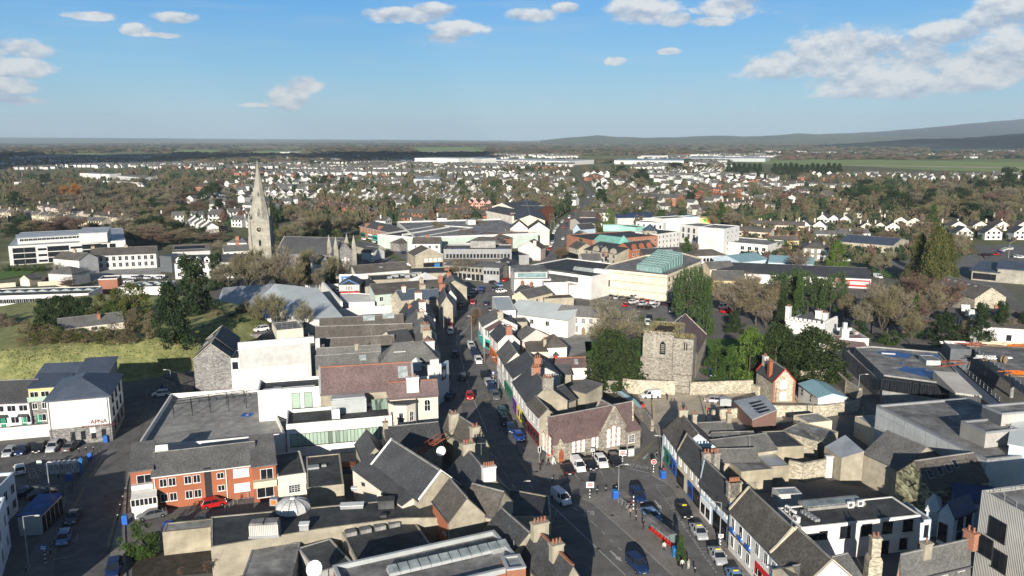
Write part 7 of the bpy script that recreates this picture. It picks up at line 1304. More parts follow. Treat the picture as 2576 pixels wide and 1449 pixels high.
def leafy(seed,mats,shape,n=5200,size=.34,h=12,w=10,clumps=60,low=.12):
 """evergreen crown: leaf tufts gathered in clumps on an irregular shape"""
 rn=random.Random(seed);m=MB();m.tube([(0,0,0),(.1,0,h*.3),(0,.1,h*.8)],[h*.028,h*.02,h*.006],6);c=MB();C_=[]
 for i in range(clumps):
  z=rn.uniform(low,1)
  R_={'cone':(1-z)**.75*1.0+.03,'round':math.sqrt(max(.02,1-((z-.52)/.52)**2)),'dome':math.sqrt(max(.02,1-z**2.2))*.98+.03,'column':.95*(1-z**4)+.08,'pine':(.35+.9*math.sin(min(1,z*1.05)*2.6)) if z>.3 else .3,'cedar':(1-z)*.8+.25+.25*math.sin(z*22)}[shape]
  a=rn.uniform(0,6.283);rr=R_*(rn.uniform(.35,1)**.5)*(1+.16*math.sin(3*a+seed)+rn.uniform(-.14,.14));C_.append((Vector((rr*math.cos(a)*w/2,rr*math.sin(a)*w/2,z*h)),rn.uniform(.6,1.25)*w*.12))
  if shape in('pine','cedar') and rn.random()<.5: m.tube([(0,0,z*h*.85),tuple(C_[-1][0])],[h*.008,h*.003],3,0,False)
 per=n//clumps
 for p,r in C_:
  for _ in range(per):
   v=Vector((rn.gauss(0,1),rn.gauss(0,1),rn.gauss(0,.8))).normalized();q=p+v*r*rn.uniform(.5,1.1)
   if q.z<.15: q.z=.15+rn.random()*.3
   d=(v+Vector((rn.gauss(0,.6),rn.gauss(0,.6),rn.gauss(0,.6)))).normalized();s=d.cross(Vector((rn.gauss(0,1),rn.gauss(0,1),rn.gauss(0,1)))).normalized()
   k=size*rn.uniform(.6,1.3);c.v+=[tuple(q-s*k*.5),tuple(q+s*k*.5),tuple(q+d*k+s*k*.2)];nn=len(c.v);c.f.append((nn-3,nn-2,nn-1));c.m.append(0 if rn.random()<.7 else 1)
 return m,c,mats
def kind(name,fn,h=12,w=10):
 m,c,mats=fn;TK[name]=(m.mesh('trunk',['bark']),c.mesh('crown',mats),h,w)
kind('bare_olive',bare(1,['twig_olive','twig_grey','leaf_ivy']));kind('bare_olive2',bare(2,['twig_olive','twig_brown','leaf_ivy'],1.1,.7,.8))
kind('bare_brown',bare(3,['twig_brown','twig_grey','leaf_ivy']));kind('bare_brown2',bare(4,['twig_brown','twig_olive','leaf_ivy'],1.2,.4,1.1))
kind('bare_red',bare(5,['twig_red','twig_brown','leaf_ivy'],1.3));kind('bare_grey',bare(6,['twig_grey','twig_grey','leaf_ivy'],.7,.9,.6));kind('ivy_tree',bare(7,['twig_olive','twig_olive','leaf_ivy'],1.,.6,.8,2600))
kind('orange_tree',bare(8,['twig_orange','twig_orange','leaf_ivy'],1.8,1.0,.5))
kind('street_tree',bare(9,['twig_brown','twig_red','leaf_ivy'],1.6,.8,.6))
kind('dark_conifer',leafy(11,['leaf_dark','leaf_ivy'],'cone',7000,.42,low=.04));kind('dark_conifer2',leafy(12,['leaf_dark','leaf_yew'],'cedar',7000,.42,low=.05))
kind('yew',leafy(13,['leaf_yew','leaf_dark'],'dome',11000,.40,clumps=110,low=.02));kind('round_green',leafy(14,['leaf_green','leaf_yew'],'round',7000,.36,low=.02))
kind('green_conifer',leafy(15,['leaf_green','leaf_dark'],'cone',7000,.36,low=.03));kind('bright_conifer',leafy(16,['leaf_bright','leaf_green'],'column',8000,.36,low=.02))
kind('pine',leafy(17,['leaf_pine','leaf_green'],'pine',5200,.42,clumps=46,low=.35));kind('gold_cedar',leafy(18,['leaf_gold','leaf_pine'],'cone',12000,.30,clumps=150,low=.03))
kind('gold_bush',leafy(19,['leaf_gold','leaf_green'],'dome',6000,.36,low=.02));kind('dry_bush',leafy(20,['twig_brown','leaf_gold'],'dome',6000,.32,low=.02));kind('column_dark',leafy(22,['leaf_yew','leaf_green'],'column',7000,.34,low=.02))
NT=[0]
CATN=dict(bare='bare tree',ivy='ivy-clad tree',orange='orange tree',street='street tree',dark='conifer',yew='yew tree',round='bush',green='conifer',bright='conifer',pine='pine tree',gold='evergreen',dry='bush',column='cypress')
def TR(k,bx,by,ty,w,label,z0=0.,group=None,nm=None):
 p=P(bx,by,z0);a,b,d=ray(bx,ty);h=max(1.5,CH+d*p.y/b-z0);dep=p.y*CP+(CH-z0)*SP;wm=w/FOC*dep
 tr,cr,H_,W__=TK[k];n1=k.split('_')[0];nm=nm or {'bare':'bare_tree','ivy':'ivy_tree','orange':'autumn_tree','street':'street_tree','dark':'conifer_tree','yew':'yew_tree','round':'round_bush','green':'conifer_tree','bright':'cypress_tree','pine':'pine_tree','gold':'golden_evergreen','dry':'dry_bush','column':'cypress_tree'}[n1]
 r=E(nm,label,'tree' if 'bush' not in nm else 'bush',p,rnd.uniform(0,6.28),group)
 r.scale=(wm/W__,wm/W__,h/H_)
 link('trunk',tr,r);link('crown',cr,r);NT[0]+=1;return r
M7=7.0
for i,(x,ty,w) in enumerate(((112,752,48),(140,745,52),(168,744,54),(196,750,48),(222,748,44))): TR('dark_conifer2',x,818,ty,w*1.15,'%s from the left dark conifer in the dense row behind the hilltop bungalow'%od(i),M7,'dark conifers behind the hilltop bungalow')
TR('gold_bush',258,815,742,50,'golden-green evergreen just left of the big mixed clump behind the bungalow',M7);TR('gold_bush',340,812,716,88,'large golden evergreen behind the right end of the bungalow',M7);TR('gold_bush',300,812,728,60,'golden evergreen right behind the bungalow chimney',M7)
TR('round_green',281,818,760,52,'round dark green bush behind the bungalow chimney',M7);TR('gold_bush',226,822,782,28,'small yellow bush beside the bungalow chimney',M7);TR('dry_bush',338,832,775,46,'reddish-brown bush at the right end of the bungalow',M7)
TR('dark_conifer',432,868,712,98,'tall dark cypress on the right shoulder of the mound',M7-1);TR('dry_bush',382,848,782,40,'tan feathery bush left of the tall dark cypress',M7);TR('gold_bush',457,862,812,40,'small golden conifer at the foot of the tall dark cypress',M7-2)
TR('dark_conifer2',497,830,652,118,'very large dark evergreen right of the mound beside the silver roof',1)
for i,(x,ty,w,k) in enumerate(((72,806,52,'dry_bush'),(98,812,50,'gold_bush'),(124,815,50,'dry_bush'),(150,822,46,'gold_bush'),(178,824,46,'dry_bush'),(205,826,46,'gold_bush'),(232,824,44,'dry_bush'),(260,822,44,'gold_bush'),(290,812,56,'dry_bush'),(322,826,36,'dry_bush'))): TR(k,x,858 if i else 862,ty,w*1.1,'%s from the left scrub bush along the front edge of the mound top'%od(i),M7,'scrub hedge on the mound')
for i,(x,y,ty,w) in enumerate(((10,860,775,60),(-20,850,770,60),(30,845,790,40))): TR('bare_brown',x,y,ty,w,'%s of three thin bare trees at the left edge beside the mound'%od(i),2)
for i,(x,y,ty,w) in enumerate(((548,838,770,60),(582,842,790,50),(520,860,810,50),(612,845,800,40))): TR('dark_conifer2' if i%2 else 'ivy_tree',x,y,ty,w,'%s of the dark trees between the mound and the supermarket roof'%od(i),1)
L1=[('bare_olive',575,735,632,90),('bare_olive2',625,742,610,95),('bare_olive',668,745,600,110),('bare_brown',715,745,622,80),('bare_olive2',745,750,648,70),('ivy_tree',775,712,612,66),('bare_olive',800,740,650,60),('ivy_tree',838,722,632,52),('bare_brown',862,718,645,46),('dark_conifer2',888,690,622,44),('bare_olive',655,735,625,70),('bare_olive2',600,725,640,70),('dark_conifer2',545,725,640,60),('ivy_tree',700,730,630,50),('bare_olive',548,640,600,50)]
for i,(k,x,y,ty,w) in enumerate(L1): TR(k,x,y,ty,w,'%s from the left in the line of %s trees in front of the church'%(od(i),'bare' if 'bare' in k else 'green'),0,'trees in front of the church')
TR('round_green',815,708,688,28,'round bright green shrub on the church lawn');TR('ivy_tree',655,838,728,58,'ivy-covered tree in front of the silver supermarket roof');TR('ivy_tree',692,838,724,64,'thick dark ivy-clad tree in front of the supermarket roof');TR('bare_olive',765,838,738,56,'bare tree with ivy at the right of the supermarket trees');TR('ivy_tree',620,838,742,50,'small dark tree at the left of the supermarket trees')
for i,(k,x,y,ty,w) in enumerate([('ivy_tree',715,612,560,46),('bare_olive',740,610,540,60),('bare_brown',770,600,520,64),('dark_conifer2',690,605,512,26),('bare_olive2',800,600,522,66),('bare_olive',828,606,535,60),('bare_brown2',852,600,530,56),('dark_conifer2',800,620,578,60),('ivy_tree',770,618,575,60),('bare_olive2',880,596,535,46),('bare_brown',905,588,545,40),('gold_bush',845,612,580,40),('bare_olive2',735,560,508,50),('bare_brown',765,548,500,44),('dark_conifer2',862,478,452,28),('round_green',885,480,455,34),('round_green',795,462,440,40),('dark_conifer2',815,465,442,36),('round_green',940,480,458,30),('bare_olive2',960,480,458,36)]): TR(k,x,y,ty,w,'%s from the left among the mixed trees right of the spire'%od(i) if i<12 else '%s of the farther trees right of the spire'%od(i-12),0,'trees right of the spire')
rn=random.Random(31)
BK=['bare_olive','bare_olive2','bare_brown','bare_brown2','bare_red','ivy_tree','bare_olive','bare_brown','dark_conifer2']
cnt=0
for ri,(y,n,h,x0,x1) in enumerate(((470,12,26,-10,560),(485,14,28,0,600),(500,15,30,-10,600),(515,14,30,10,560),(530,11,30,200,600),(548,9,32,300,470),(590,9,46,20,210),(600,9,46,330,470),(612,8,44,340,560),(575,6,38,310,440))):
 for i in range(n):
  x=x0+(x1-x0)*(i+rn.random()*.8)/n;yy=y+rn.uniform(-5,6);k=rn.choice(BK)
  TR(k,x,yy,yy-h*rn.uniform(.8,1.25),h*rn.uniform(1.1,1.6),'%s, %s from left in %s row of the wood left of the spire'%({'b':'leafless tree','i':'ivy-clad tree','d':'dark evergreen'}[k[0]],od(i),od(ri)),0,{'b':'leafless trees of the left wood','i':'ivy-clad trees of the left wood','d':'evergreens of the left wood'}[k[0]]);cnt+=1
TR('orange_tree',163,500,461,26,'left one of two orange-leaved trees in the wood');TR('orange_tree',191,506,456,30,'right taller one of two orange-leaved trees in the wood');TR('orange_tree',474,462,443,30,'distant orange tree at the top of the wood');TR('bare_red',490,545,488,46,'reddish bare tree above the white houses left of the spire');TR('bare_grey',168,548,500,30,'pale silver birch in front of the orange trees')
TR('bare_grey',145,705,655,46,'white-barked birch in front of the low convent house');TR('bare_red',180,725,690,50,'reddish bare shrub beside the convent wall')
for i,(x,w) in enumerate(((18,22),(42,20),(66,22),(92,26),(108,14))): TR('round_green',x,680,664,w,'%s from the left clipped shrub on the school lawn'%od(i),0,'clipped shrubs on the school lawn')
TR('yew',1540,978,836,132,'huge dark conical yew left of the stone tower');TR('bare_olive',1545,900,742,165,'big pale bare tree behind the yew and Georgian house');TR('column_dark',1612,880,796,32,'slim dark cypress against the stone tower')
for i,(k,x,y,ty,w) in enumerate([('pine',1726,835,684,56),('pine',1758,838,702,48),('pine',1706,822,706,36),('green_conifer',1775,840,715,44),('pine',1744,806,676,44)]): TR(k,x,y,ty,w,'%s from the left of the tall pines behind the tower'%od([1,3,0,4,2][i]),0,'tall pines behind the tower')
for i,(k,x,y,ty,w) in enumerate([('green_conifer',1798,950,868,60),('green_conifer',1835,956,876,62),('bright_conifer',1882,958,832,78),('round_green',1810,910,875,36)]): TR(k,x,y,ty,w,['dark green fir nearest the tower','middle green fir by the bench','tall bright green conifer left of the yews','small round green tree behind the firs'][i])
TR('yew',1948,956,822,118,'left broad dark yew beside the castle house');TR('yew',2042,962,832,140,'right broad dark yew beside the castle house');TR('bare_brown',2055,945,905,46,'bare-stemmed small tree under the right yew')
TR('round_green',1660,822,803,46,'low green hedge bush above the tower');TR('dark_conifer2',1845,838,785,44,'small dark spruce right of the purple church roof')
R1=[('bare_brown',1845,812,692,110),('bare_brown2',1900,820,690,120),('bare_brown',1870,780,680,90),('bare_olive',1810,770,680,60),('bare_brown2',1940,800,700,70)]
for i,(k,x,y,ty,w) in enumerate(R1): TR(k,x,y,ty,w,'%s of the big bare brown trees right of the pines'%od(i),0,'bare brown trees right of the pines')
for i,(k,x,y,ty,w) in enumerate([('pine',1950,790,690,50),('pine',1985,800,690,56),('green_conifer',2005,815,700,40),('pine',2030,800,700,56),('pine',2060,800,698,56),('pine',2085,810,712,46),('dark_conifer2',1965,820,730,40),('pine',2010,780,682,50),('pine',2100,790,690,40),('bare_brown',1925,830,760,50)]): TR(k,x,y,ty,w,'%s of the green pines behind the castle house'%od(i),0,'green pines behind the castle house')
for i,(k,x,y,ty,w) in enumerate([('bare_olive',2165,855,722,84),('bare_olive2',2215,860,712,96),('bare_brown',2250,850,722,80),('dark_conifer2',2160,865,812,46),('bare_olive',2190,840,700,70),('green_conifer',2295,850,752,46),('bare_olive2',2290,868,782,60),('dark_conifer2',2370,866,796,86),('bare_brown2',2330,820,702,90),('bare_red',2375,800,690,90),('bare_red',2285,790,672,90),('bare_grey',2350,800,725,80),('dark_conifer2',2465,866,770,58),('dark_conifer2',2515,862,766,52),('dark_conifer2',2572,866,790,50),('bare_brown',2540,862,800,50),('round_green',2235,870,835,50),('bare_grey',2230,840,760,70),('bare_olive2',2125,820,730,50),('dry_bush',2430,855,805,40),('bare_brown',2200,795,700,60),('bare_olive',2255,780,690,60),('round_green',2120,860,826,40),('bare_red',2310,850,735,60)]): TR(k,x,y,ty,w,'%s of the mixed trees behind the derelict shop and parking deck'%od(i),0,'mixed trees behind the parking deck')
for i,(k,x,y,ty,w) in enumerate([('gold_cedar',2306,715,598,66),('gold_cedar',2345,728,574,84),('gold_cedar',2378,716,596,60)]): TR(k,x,y,ty,w,['left','middle tallest','right'][i]+' of the three huge golden-green cedars')
TR('bright_conifer',2104,676,611,44,'bright yellow-green conical cypress beside the stone house')
for i,(k,x,y,ty,w) in enumerate([('bare_olive',2214,695,624,60),('bare_olive2',2180,680,640,46),('bare_brown',2006,696,622,62),('bare_red',2225,622,580,50),('bare_red',2160,605,575,50),('pine',1958,640,606,60),('bare_olive2',2120,600,560,30),('bare_grey',2110,600,565,28),('bare_olive',2395,645,575,70),('green_conifer',2345,570,520,30)]): TR(k,x,y,ty,w,'%s of the scattered trees around the stone house and clinic'%od(i),0,'scattered trees around the clinic')
TR('street_tree',1190,842,770,42,'bare street tree with pollarded crown on the pavement bulge');TR('bare_olive',1162,702,645,84,'bare tree standing in front of the grey office block');TR('bare_red',1190,700,650,50,'reddish bare tree beside the grey office block');TR('street_tree',1408,658,618,34,'brown bushy street tree on the far road')
TR('bare_grey',1283,620,574,50,'white birch left of the pink gabled house');TR('bare_grey',1147,612,580,34,'pale birch in front of the brick house');TR('bare_olive2',1104,598,552,44,'dark bare tree in front of the multi-storey car park');TR('bare_olive',1198,590,543,70,'wide bare tree at the right of the multi-storey car park');TR('bare_olive',1150,585,550,36,'small bare tree before the car park slots')
TR('bright_conifer',1531,570,528,24,'bright green pointed cypress right of the far road');TR('gold_bush',1502,590,560,32,'yellow bush by the red-roofed cottage');TR('round_green',1465,640,603,32,'dense green bush left of the grey gabled apartments');TR('dark_conifer2',1513,522,477,46,'dark cedar right of the far road')
for i,(k,x,y,ty,w) in enumerate([('green_conifer',1813,570,514,38),('dark_conifer2',1738,520,484,42),('bare_brown',1620,552,525,60),('bare_brown2',1660,556,534,66),('bare_olive2',1600,550,528,40),('bare_brown',1840,580,530,56),('bare_olive2',1870,585,540,50),('ivy_tree',1790,580,540,40),('green_conifer',1725,640,600,30),('bare_grey',1745,640,605,36),('column_dark',1772,640,618,12),('column_dark',1757,640,622,10)]): TR(k,x,y,ty,w,'%s of the trees around the white hospital'%od(i),0,'trees around the white hospital')
for i in range(7): TR('dark_conifer',1832+13*i,444,413+rn.uniform(-2,2),22,'dark conifer, %s from left in the left far shelter belt before the racecourse'%od(i),0,'left far shelter belt')
for i in range(13): TR('dark_conifer',1948+13.5*i,441,414+rn.uniform(-3,3),22,'dark conifer, %s from left in the long right belt before the racecourse'%od(i),0,'right far shelter belt')
TR('dark_conifer2',2533,484,426,58,'big lone dark cedar at the right skyline');TR('dark_conifer2',2575,480,432,40,'dark tree at the right edge beside the lone cedar');TR('yew',1700,425,410,46,'round dark far clump by the retail park');TR('yew',1762,428,414,40,'second round dark far clump by the retail park')
Z=[((1545,1625),(440,482),9,['dark_conifer2','bare_brown','ivy_tree']),((2120,2260),(475,530),14,['dark_conifer2','ivy_tree','pine','bare_brown']),((2260,2576),(480,560),26,['bare_olive2','dark_conifer2','bare_brown','ivy_tree','bare_red','bare_olive']),((1960,2240),(560,600),0,['bare_olive'])]
for (x0,x1),(y0,y1),n,ks in Z:
 for i in range(n):
  y=y0+(y1-y0)*(i+.5)/n;x=rn.uniform(x0,x1);h=(y-349)*.30*rn.uniform(.8,1.2);k=rn.choice(ks)
  wd='leafless' if 'bare' in k else 'dark evergreen';TR(k,x,y,y-h*.75,h*rn.uniform(.8,1.2),wd+' tree, %s %s in the '%(od(i),'from the back' if x0>2200 or x0<2000 else 'nearest the bungalows')+('wood below the racecourse' if x0>2000 else 'grove right of the far road'),0,wd+' trees of the '+('right wood' if x0>2000 else 'road grove'))
print('trees',NT[0])
# ---- all smaller and farther trees: far woods, hedgerows and garden trees as one mass
def woods():
 rn=random.Random(77);m=MB();mats=['wood_brown','wood_olive','wood_dark','wood_red']
 for n_,c in zip(mats,((.14,.11,.075),(.12,.115,.065),(.035,.055,.028),(.13,.085,.065))): M(n_,c,1,.3,.35,spec=0)
 def blob(x,y,w,h,mi,det):
  N=6;rings=[(.55,.08),(1.0,.35),(.85,.7),(.4,.95)] if det else [(.9,.1),(1,.5),(.5,.92)];i0=len(m.v)
  for r,z in rings:
   for j in range(N): a=6.283*j/N+z*2;q=r*rn.uniform(.72,1.25)*w/2;m.v.append((x+q*math.cos(a),y+q*math.sin(a),z*h*rn.uniform(.85,1.12)))
  m.v.append((x,y,h))
  for k in range(len(rings)-1):
   for j in range(N): a=i0+k*N+j;b=i0+k*N+(j+1)%N;m.f.append((a,b,b+N,a+N));m.m.append(mi)
  e=i0+(len(rings)-1)*N
  for j in range(N): m.f.append((e+j,e+(j+1)%N,len(m.v)-1));m.m.append(mi)
 Wn=lambda x,y:(CX+FOC*x/(y*CP+CH*SP), CY-FOC*((-CH*CP+y*SP)/(y*CP+CH*SP)))
 green=[(1850,404,2700,446),(180,382,305,392),(432,374,565,386),(628,377,768,390),(1040,369,1232,388),(1010,392,1960,408),(1630,448,1750,466),(2335,365,2576,388)]
 def ok(fx,fy): return not any(a<fx<c and b<fy<d for a,b,c,d in green)
 n=0
 while n<4700:
  y=math.exp(rn.uniform(math.log(390),math.log(2600)));x=rn.uniform(-.68,.68)*y;fx,fy=Wn(x,y)
  if not ok(fx,fy): continue
  nz=math.sin(x*.011+2)+math.sin(y*.009+x*.004)+math.sin(x*.031)*.5
  if y>560 and rn.random()>.42+.22*nz: continue
  if onroad(fx,fy): continue
  if y<560 and 560<fx<1870: continue
  if y<560 and (fx<560 and fy>585 or fx>2440 and fy>612): continue
  n+=1;w=rn.uniform(5,10);h=w*rn.uniform(.8,1.2)
  if y<560: w*=.5;h=w*rn.uniform(.5,.9)
  mi=rn.choices((0,1,2,3),(3,4,3,1.4 if fx>1700 else .4))[0]
  i_=16 if y<1000 else 8
  for _ in range(3): blob(x+rn.uniform(-.3,.3)*w,y+rn.uniform(-.3,.3)*w,w*.6,h*rn.uniform(.7,1.0),mi,False)
  for _ in range(i_*2):
   a=rn.uniform(0,6.3);zz=rn.uniform(.35,1.12)*h;q=w*.55*rn.uniform(.4,1);s=rn.uniform(.5,1.1);p=Vector((x+q*math.cos(a),y+q*math.sin(a),zz));m.face([p,p+Vector((s,0,rn.uniform(-.3,.6))),p+Vector((rn.uniform(-.4,.4),0,s*1.3))],mi)
 n=0
 while n<9000:   # far belts
  y=math.exp(rn.uniform(math.log(2000),math.log(13000)));x=rn.uniform(-.68,.68)*y;fx,fy=Wn(x,y)
  if not ok(fx,fy): continue
  nz=math.sin(x*.0021+2)+math.sin(y*.0023+x*.0011)+math.sin(x*.0071+y*.003)
  if rn.random()>.45+.3*nz: continue
  n+=1;k=1+y/6000;w=rn.uniform(9,22)*k;blob(x,y,w*rn.uniform(1,2.4),rn.uniform(7,13),rn.choices((0,1,2,3),(4,3,2,.5))[0],False)
 tag(m.obj('distant_woods',mats),'far woods, hedgerows and garden trees reading as one mass','trees',kind='stuff')
woods()
TR('round_green',357,1398,1316,86,'dense green ivy hedge below the conservatory and dark car')
for i,(x,y,ty,w) in enumerate(((520,1440,1408,24),(455,1449,1425,20))): TR('bare_red',x,y,ty,w,['right','left'][i]+' small reddish bare shrub in the old yard at the bottom',2)
# ================= vehicles =================
def loft(m,st,mi=0):
 """st: (x, z0, z1, half width at z0, half width at z1)"""
 i0=len(m.v)
 for x,z0,z1,w0,w1 in st: m.v+=[(x,-w0,z0),(x,w0,z0),(x,w1,z1),(x,-w1,z1)]
 n=len(st)
 for k in range(n-1):
  a=i0+4*k
  for j in range(4): m.f.append((a+j,a+(j+1)%4,a+4+(j+1)%4,a+4+j));m.m.append(mi)
 m.f.append((i0,i0+3,i0+2,i0+1));m.f.append(tuple(i0+4*(n-1)+j for j in range(4)));m.m+=[mi,mi]
SH=dict(hatchback=(4.1,.88,[(-1.95,.85),(-1.55,1.44),(-.2,1.5),(.5,1.42),(1.15,.92)],.9),saloon=(4.6,.9,[(-1.75,.92),(-1.0,1.38),(-.1,1.45),(.5,1.38),(1.2,.92)],.92),estate=(4.5,.9,[(-2.15,.9),(-1.9,1.45),(-.2,1.5),(.5,1.42),(1.2,.92)],.92),suv=(4.5,.94,[(-2.1,1.0),(-1.8,1.64),(-.2,1.7),(.4,1.6),(1.05,1.05)],1.05),van=(4.6,.92,[(-2.25,1.0),(-2.2,1.86),(.2,1.86),(.75,1.7),(1.45,1.1)],1.05))
VM={}
def veh(kind):
 if kind in VM: return VM[kind]
 L,hw,cb,bz=SH[kind];h=L/2;b=MB()
 loft(b,[(-h,.35,bz-.12,hw*.88,hw*.84),(-h+.12,.25,bz,hw*.97,hw*.93),(-h+.8,.22,bz+.02,hw,hw*.96),(cb[-1][0],.22,bz,hw,hw*.95),(h-.45,.24,bz-.16,hw*.98,hw*.86),(h-.06,.3,bz-.34,hw*.9,hw*.74),(h,.38,bz-.42,hw*.8,hw*.68)])
 g=MB();loft(g,[(x,bz-.06,z,hw*.93,hw*.9 if z<bz+.1 else hw*.76) for x,z in cb])
 r=MB();t=[c for c in cb if c[1]>bz+.3];loft(r,[(x,z-.04,z+.03,hw*.79,hw*.72) for x,z in t])
 if kind=='van': loft(r,[(-2.28,bz-.1,1.85,hw*.95,hw*.80),(.12,bz-.1,1.86,hw*.95,hw*.80)])
 for s in(-1,1):
  for (x0,z0),(x1,z1) in((cb[0],cb[1]),(cb[-1],cb[-2])): r.tube([(x0,s*hw*.92,bz-.02),(x1,s*hw*.78,z1)],[.045,.045],4)
  xm=-.35;r.tube([(xm,s*hw*.94,bz),(xm,s*hw*.79,1.42)],[.035,.035],4)
  r.box(cb[-1][0]-.5,s*hw*.95,bz-.02,cb[-1][0]-.3,s*(hw+.16),bz+.12)
 w=MB();w.lathe([(.12,-.11),(.32,-.11),(.33,0),(.32,.11),(.2,.12)],12);w.lathe([(.2,.1),(.05,.13)],8,m=1)
 hl=MB();hl.box(-.10,-.17,-.07,.03,.17,.07)
 pl=MB();pl.box(0,-.26,-.06,.02,.26,.06)
 o=MB()
 for src,mi in((b,0),(r,0),(g,1)):
  n=len(o.v);o.v+=src.v;o.f+=[tuple(n+i for i in f) for f in src.f];o.m+=[mi]*len(src.f)
 for x in(-h+.75,h-.85):
  for y in(-hw+.06,hw-.06): n=len(o.v);o.v+=[(x+v[0],y+v[2],.32+v[1]) for v in w.v];o.f+=[tuple(n+i for i in f) for f in w.f];o.m+=[2]*len(w.f)
 for s in(-1,1): o.box(h-.2,s*hw*.6-.15,.55,h-.04,s*hw*.6+.15,.68,3);o.box(-h-.01,s*hw*.7-.1,.65,-h+.1,s*hw*.7+.1,.85,4)
 VM[kind]=dict(L=L,hw=hw,bz=bz,body=b.mesh('body','car_white'),glass=g.mesh('windows','glass'),roof=r.mesh('roof','car_white'),wheel=w.mesh('wheel',['tyre','rim']),hl=hl.mesh('headlight','headlight'),tl=hl.mesh('tail_light','taillight'),pl=pl.mesh('number_plate','frame'),one=o.mesh('vehicle',['car_white','glass','tyre','headlight','taillight']))
 return VM[kind]
def paint(o,c):
 o.material_slots[0].link='OBJECT';o.material_slots[0].material=MT['car_'+c]
CNAME=dict(skyblue='pale blue',navy='dark navy',silver='silver',grey='dark grey',gold='gold')
NV=[0]
def CAR(kind,col,x,y,rz,label,near=True,group=None,taxi=False,z=.06):
 V=veh(kind);nm={'van':'van','suv':'parked_suv'}.get(kind,'car');cat='van' if kind=='van' else 'car';NV[0]+=1
 label=' '.join(label.split()[:16])
 if not near:
  o=link(nm,V['one'],None,(x,y,z),rz);paint(o,col);tag(o,label,cat,group);return o
 r=E(nm,label,cat,(x,y,z),rz,group);h=V['L']/2;hw=V['hw']
 paint(link('body',V['body'],r),col);link('windows',V['glass'],r);paint(link('roof',V['roof'],r),col)
 for a in(-h+.75,h-.85):
  for s in(-1,1): o=link('wheel',V['wheel'],r,(a,s*(hw-.07),.32));o.rotation_euler=(R(-90)*s,0,0)
 for s in(-1,1): link('headlight',V['hl'],r,(h-.08,s*hw*.6,.62));link('tail_light',V['tl'],r,(-h+.06,s*hw*.68,.76))
 link('number_plate',V['pl'],r,(h-.02,0,.42));link('number_plate',V['pl'],r,(-h-.015,0,.5))
 if taxi:
  m=MB();m.box(-.1,-.36,0,.1,.36,.12);o=m.obj('taxi_sign','p_yellow',r);o.location=(-.1,0,1.5)
 return r
def C(t,a,b,kind,col,label,near=True,taxi=False,group=None,z=0):
 p,q=PT(t,a,z),PT(t,b,z);d=q-p;return CAR(kind,col,(p.x+q.x)/2,(p.y+q.y)/2,math.atan2(d.y,d.x),label,near,group,taxi,z+.07)
cn=lambda c:CNAME.get(c,c)
for a,b_,k,c,l in (((575,455),(520,350),'saloon','black','black saloon parked leftmost in the row in front of the church hall'),((615,320),(705,430),'van','white','white panel van parked second from left before the church hall'),((735,305),(820,415),'saloon','black','black saloon parked between the white van and white SUV by the church hall'),((850,275),(935,395),'suv','white','white SUV parked in the row in front of the church hall'),((985,255),(1065,395),'suv','black','black SUV parked rightmost in the row in front of the church hall'),
((425,650),(555,755),'van','white','white van driving down the shaded main street by the square'),((1210,610),(1305,745),'suv','navy','navy SUV parked beside the bike racks on the island'),((1330,810),(1460,930),'saloon','skyblue','pale blue-silver saloon parked beside the bus shelter'),((1175,1290),(1330,1460),'suv','blue','dark blue SUV driving out of the bottom edge on the main street'),((25,20),(105,130),'hatchback','blue','bright blue hatchback parked on the right of the street above the church hall')):
 C('23',a,b_,k,'navy' if 'dark blue' in l else c,l)
for a,b_,c,l in (((1680,765),(1770,905),'black','black taxi with yellow roof sign first in the taxi rank'),((1820,965),(1925,1120),'silver','silver taxi second in the rank before the pale blue shop'),((2005,1195),(2120,1385),'silver','silver taxi third in the rank before the solicitors office'),((2190,1430),(2290,1590),'skyblue','pale blue taxi at the bottom edge of the rank')): C('23',a,b_,'saloon',c,l,True,True)
lane=[(2160,600,'white','suv'),(2178,632,'silver','hatchback'),(2190,665,'navy','hatchback'),(2208,700,'navy','saloon'),(2235,752,'white','suv'),(2297,905,'black','suv'),(2335,975,'silver','hatchback'),(2368,1030,'navy','suv'),(2405,1110,'grey','suv'),(2475,1270,'teal','hatchback'),(2502,1365,'black','saloon'),(2560,1440,'navy','hatchback')]
for i,(u,v,c,k) in enumerate(lane): C('12',(u-14,v-30),(u+14,v+32),k,c,'%s %s parked %s down the right kerb of the main street'%(cn(c),k,od(i)),True,False,'cars parked along the main street')
for u,v,c,k,l,dn in ((2000,685,'black','suv','black SUV driving away up the main street beside the white clock gable',0),(2075,915,'grey','suv','grey SUV driving away on the main street beside the purple-roofed hall',0),(2145,1110,'red','hatchback','red hatchback crossing the yellow box junction',1),(1955,290,'silver','suv','silver SUV last in the queue on the shaded left lane',1),(1952,345,'white','hatchback','white hatchback behind the red car in the shaded queue',1),(1945,395,'red','hatchback','red hatchback in the queue on the shaded left lane',1),(1953,455,'white','suv','white SUV at the head of the shaded queue',1),(2175,160,'red','hatchback','red hatchback turning below the junction',1),(2310,172,'navy','hatchback','navy hatchback driving right of the red car below the junction',0),(2355,228,'grey','hatchback','grey hatchback at the kerb by the metal-roofed store',0)):
 C('12',(u-4,v-(26 if dn else -26)),(u+6,v+(26 if dn else -26)),k,c,l)
for i,(u,v,c) in enumerate(((1945,250,'black'),(2040,212,'black'),(2075,180,'silver'),(2103,150,'white'),(2140,108,'black'),(2160,80,'grey'),(2192,45,'white'),(2266,52,'navy'),(2400,20,'navy'),(2455,45,'white'),(2270,20,'blue'))):
 C('12',(u-22,v+22),(u+22,v-24),'hatchback',c,'%s car %s in the line along the left kerb below the junction'%(cn(c),od(i)),i<6,False,'cars below the junction')
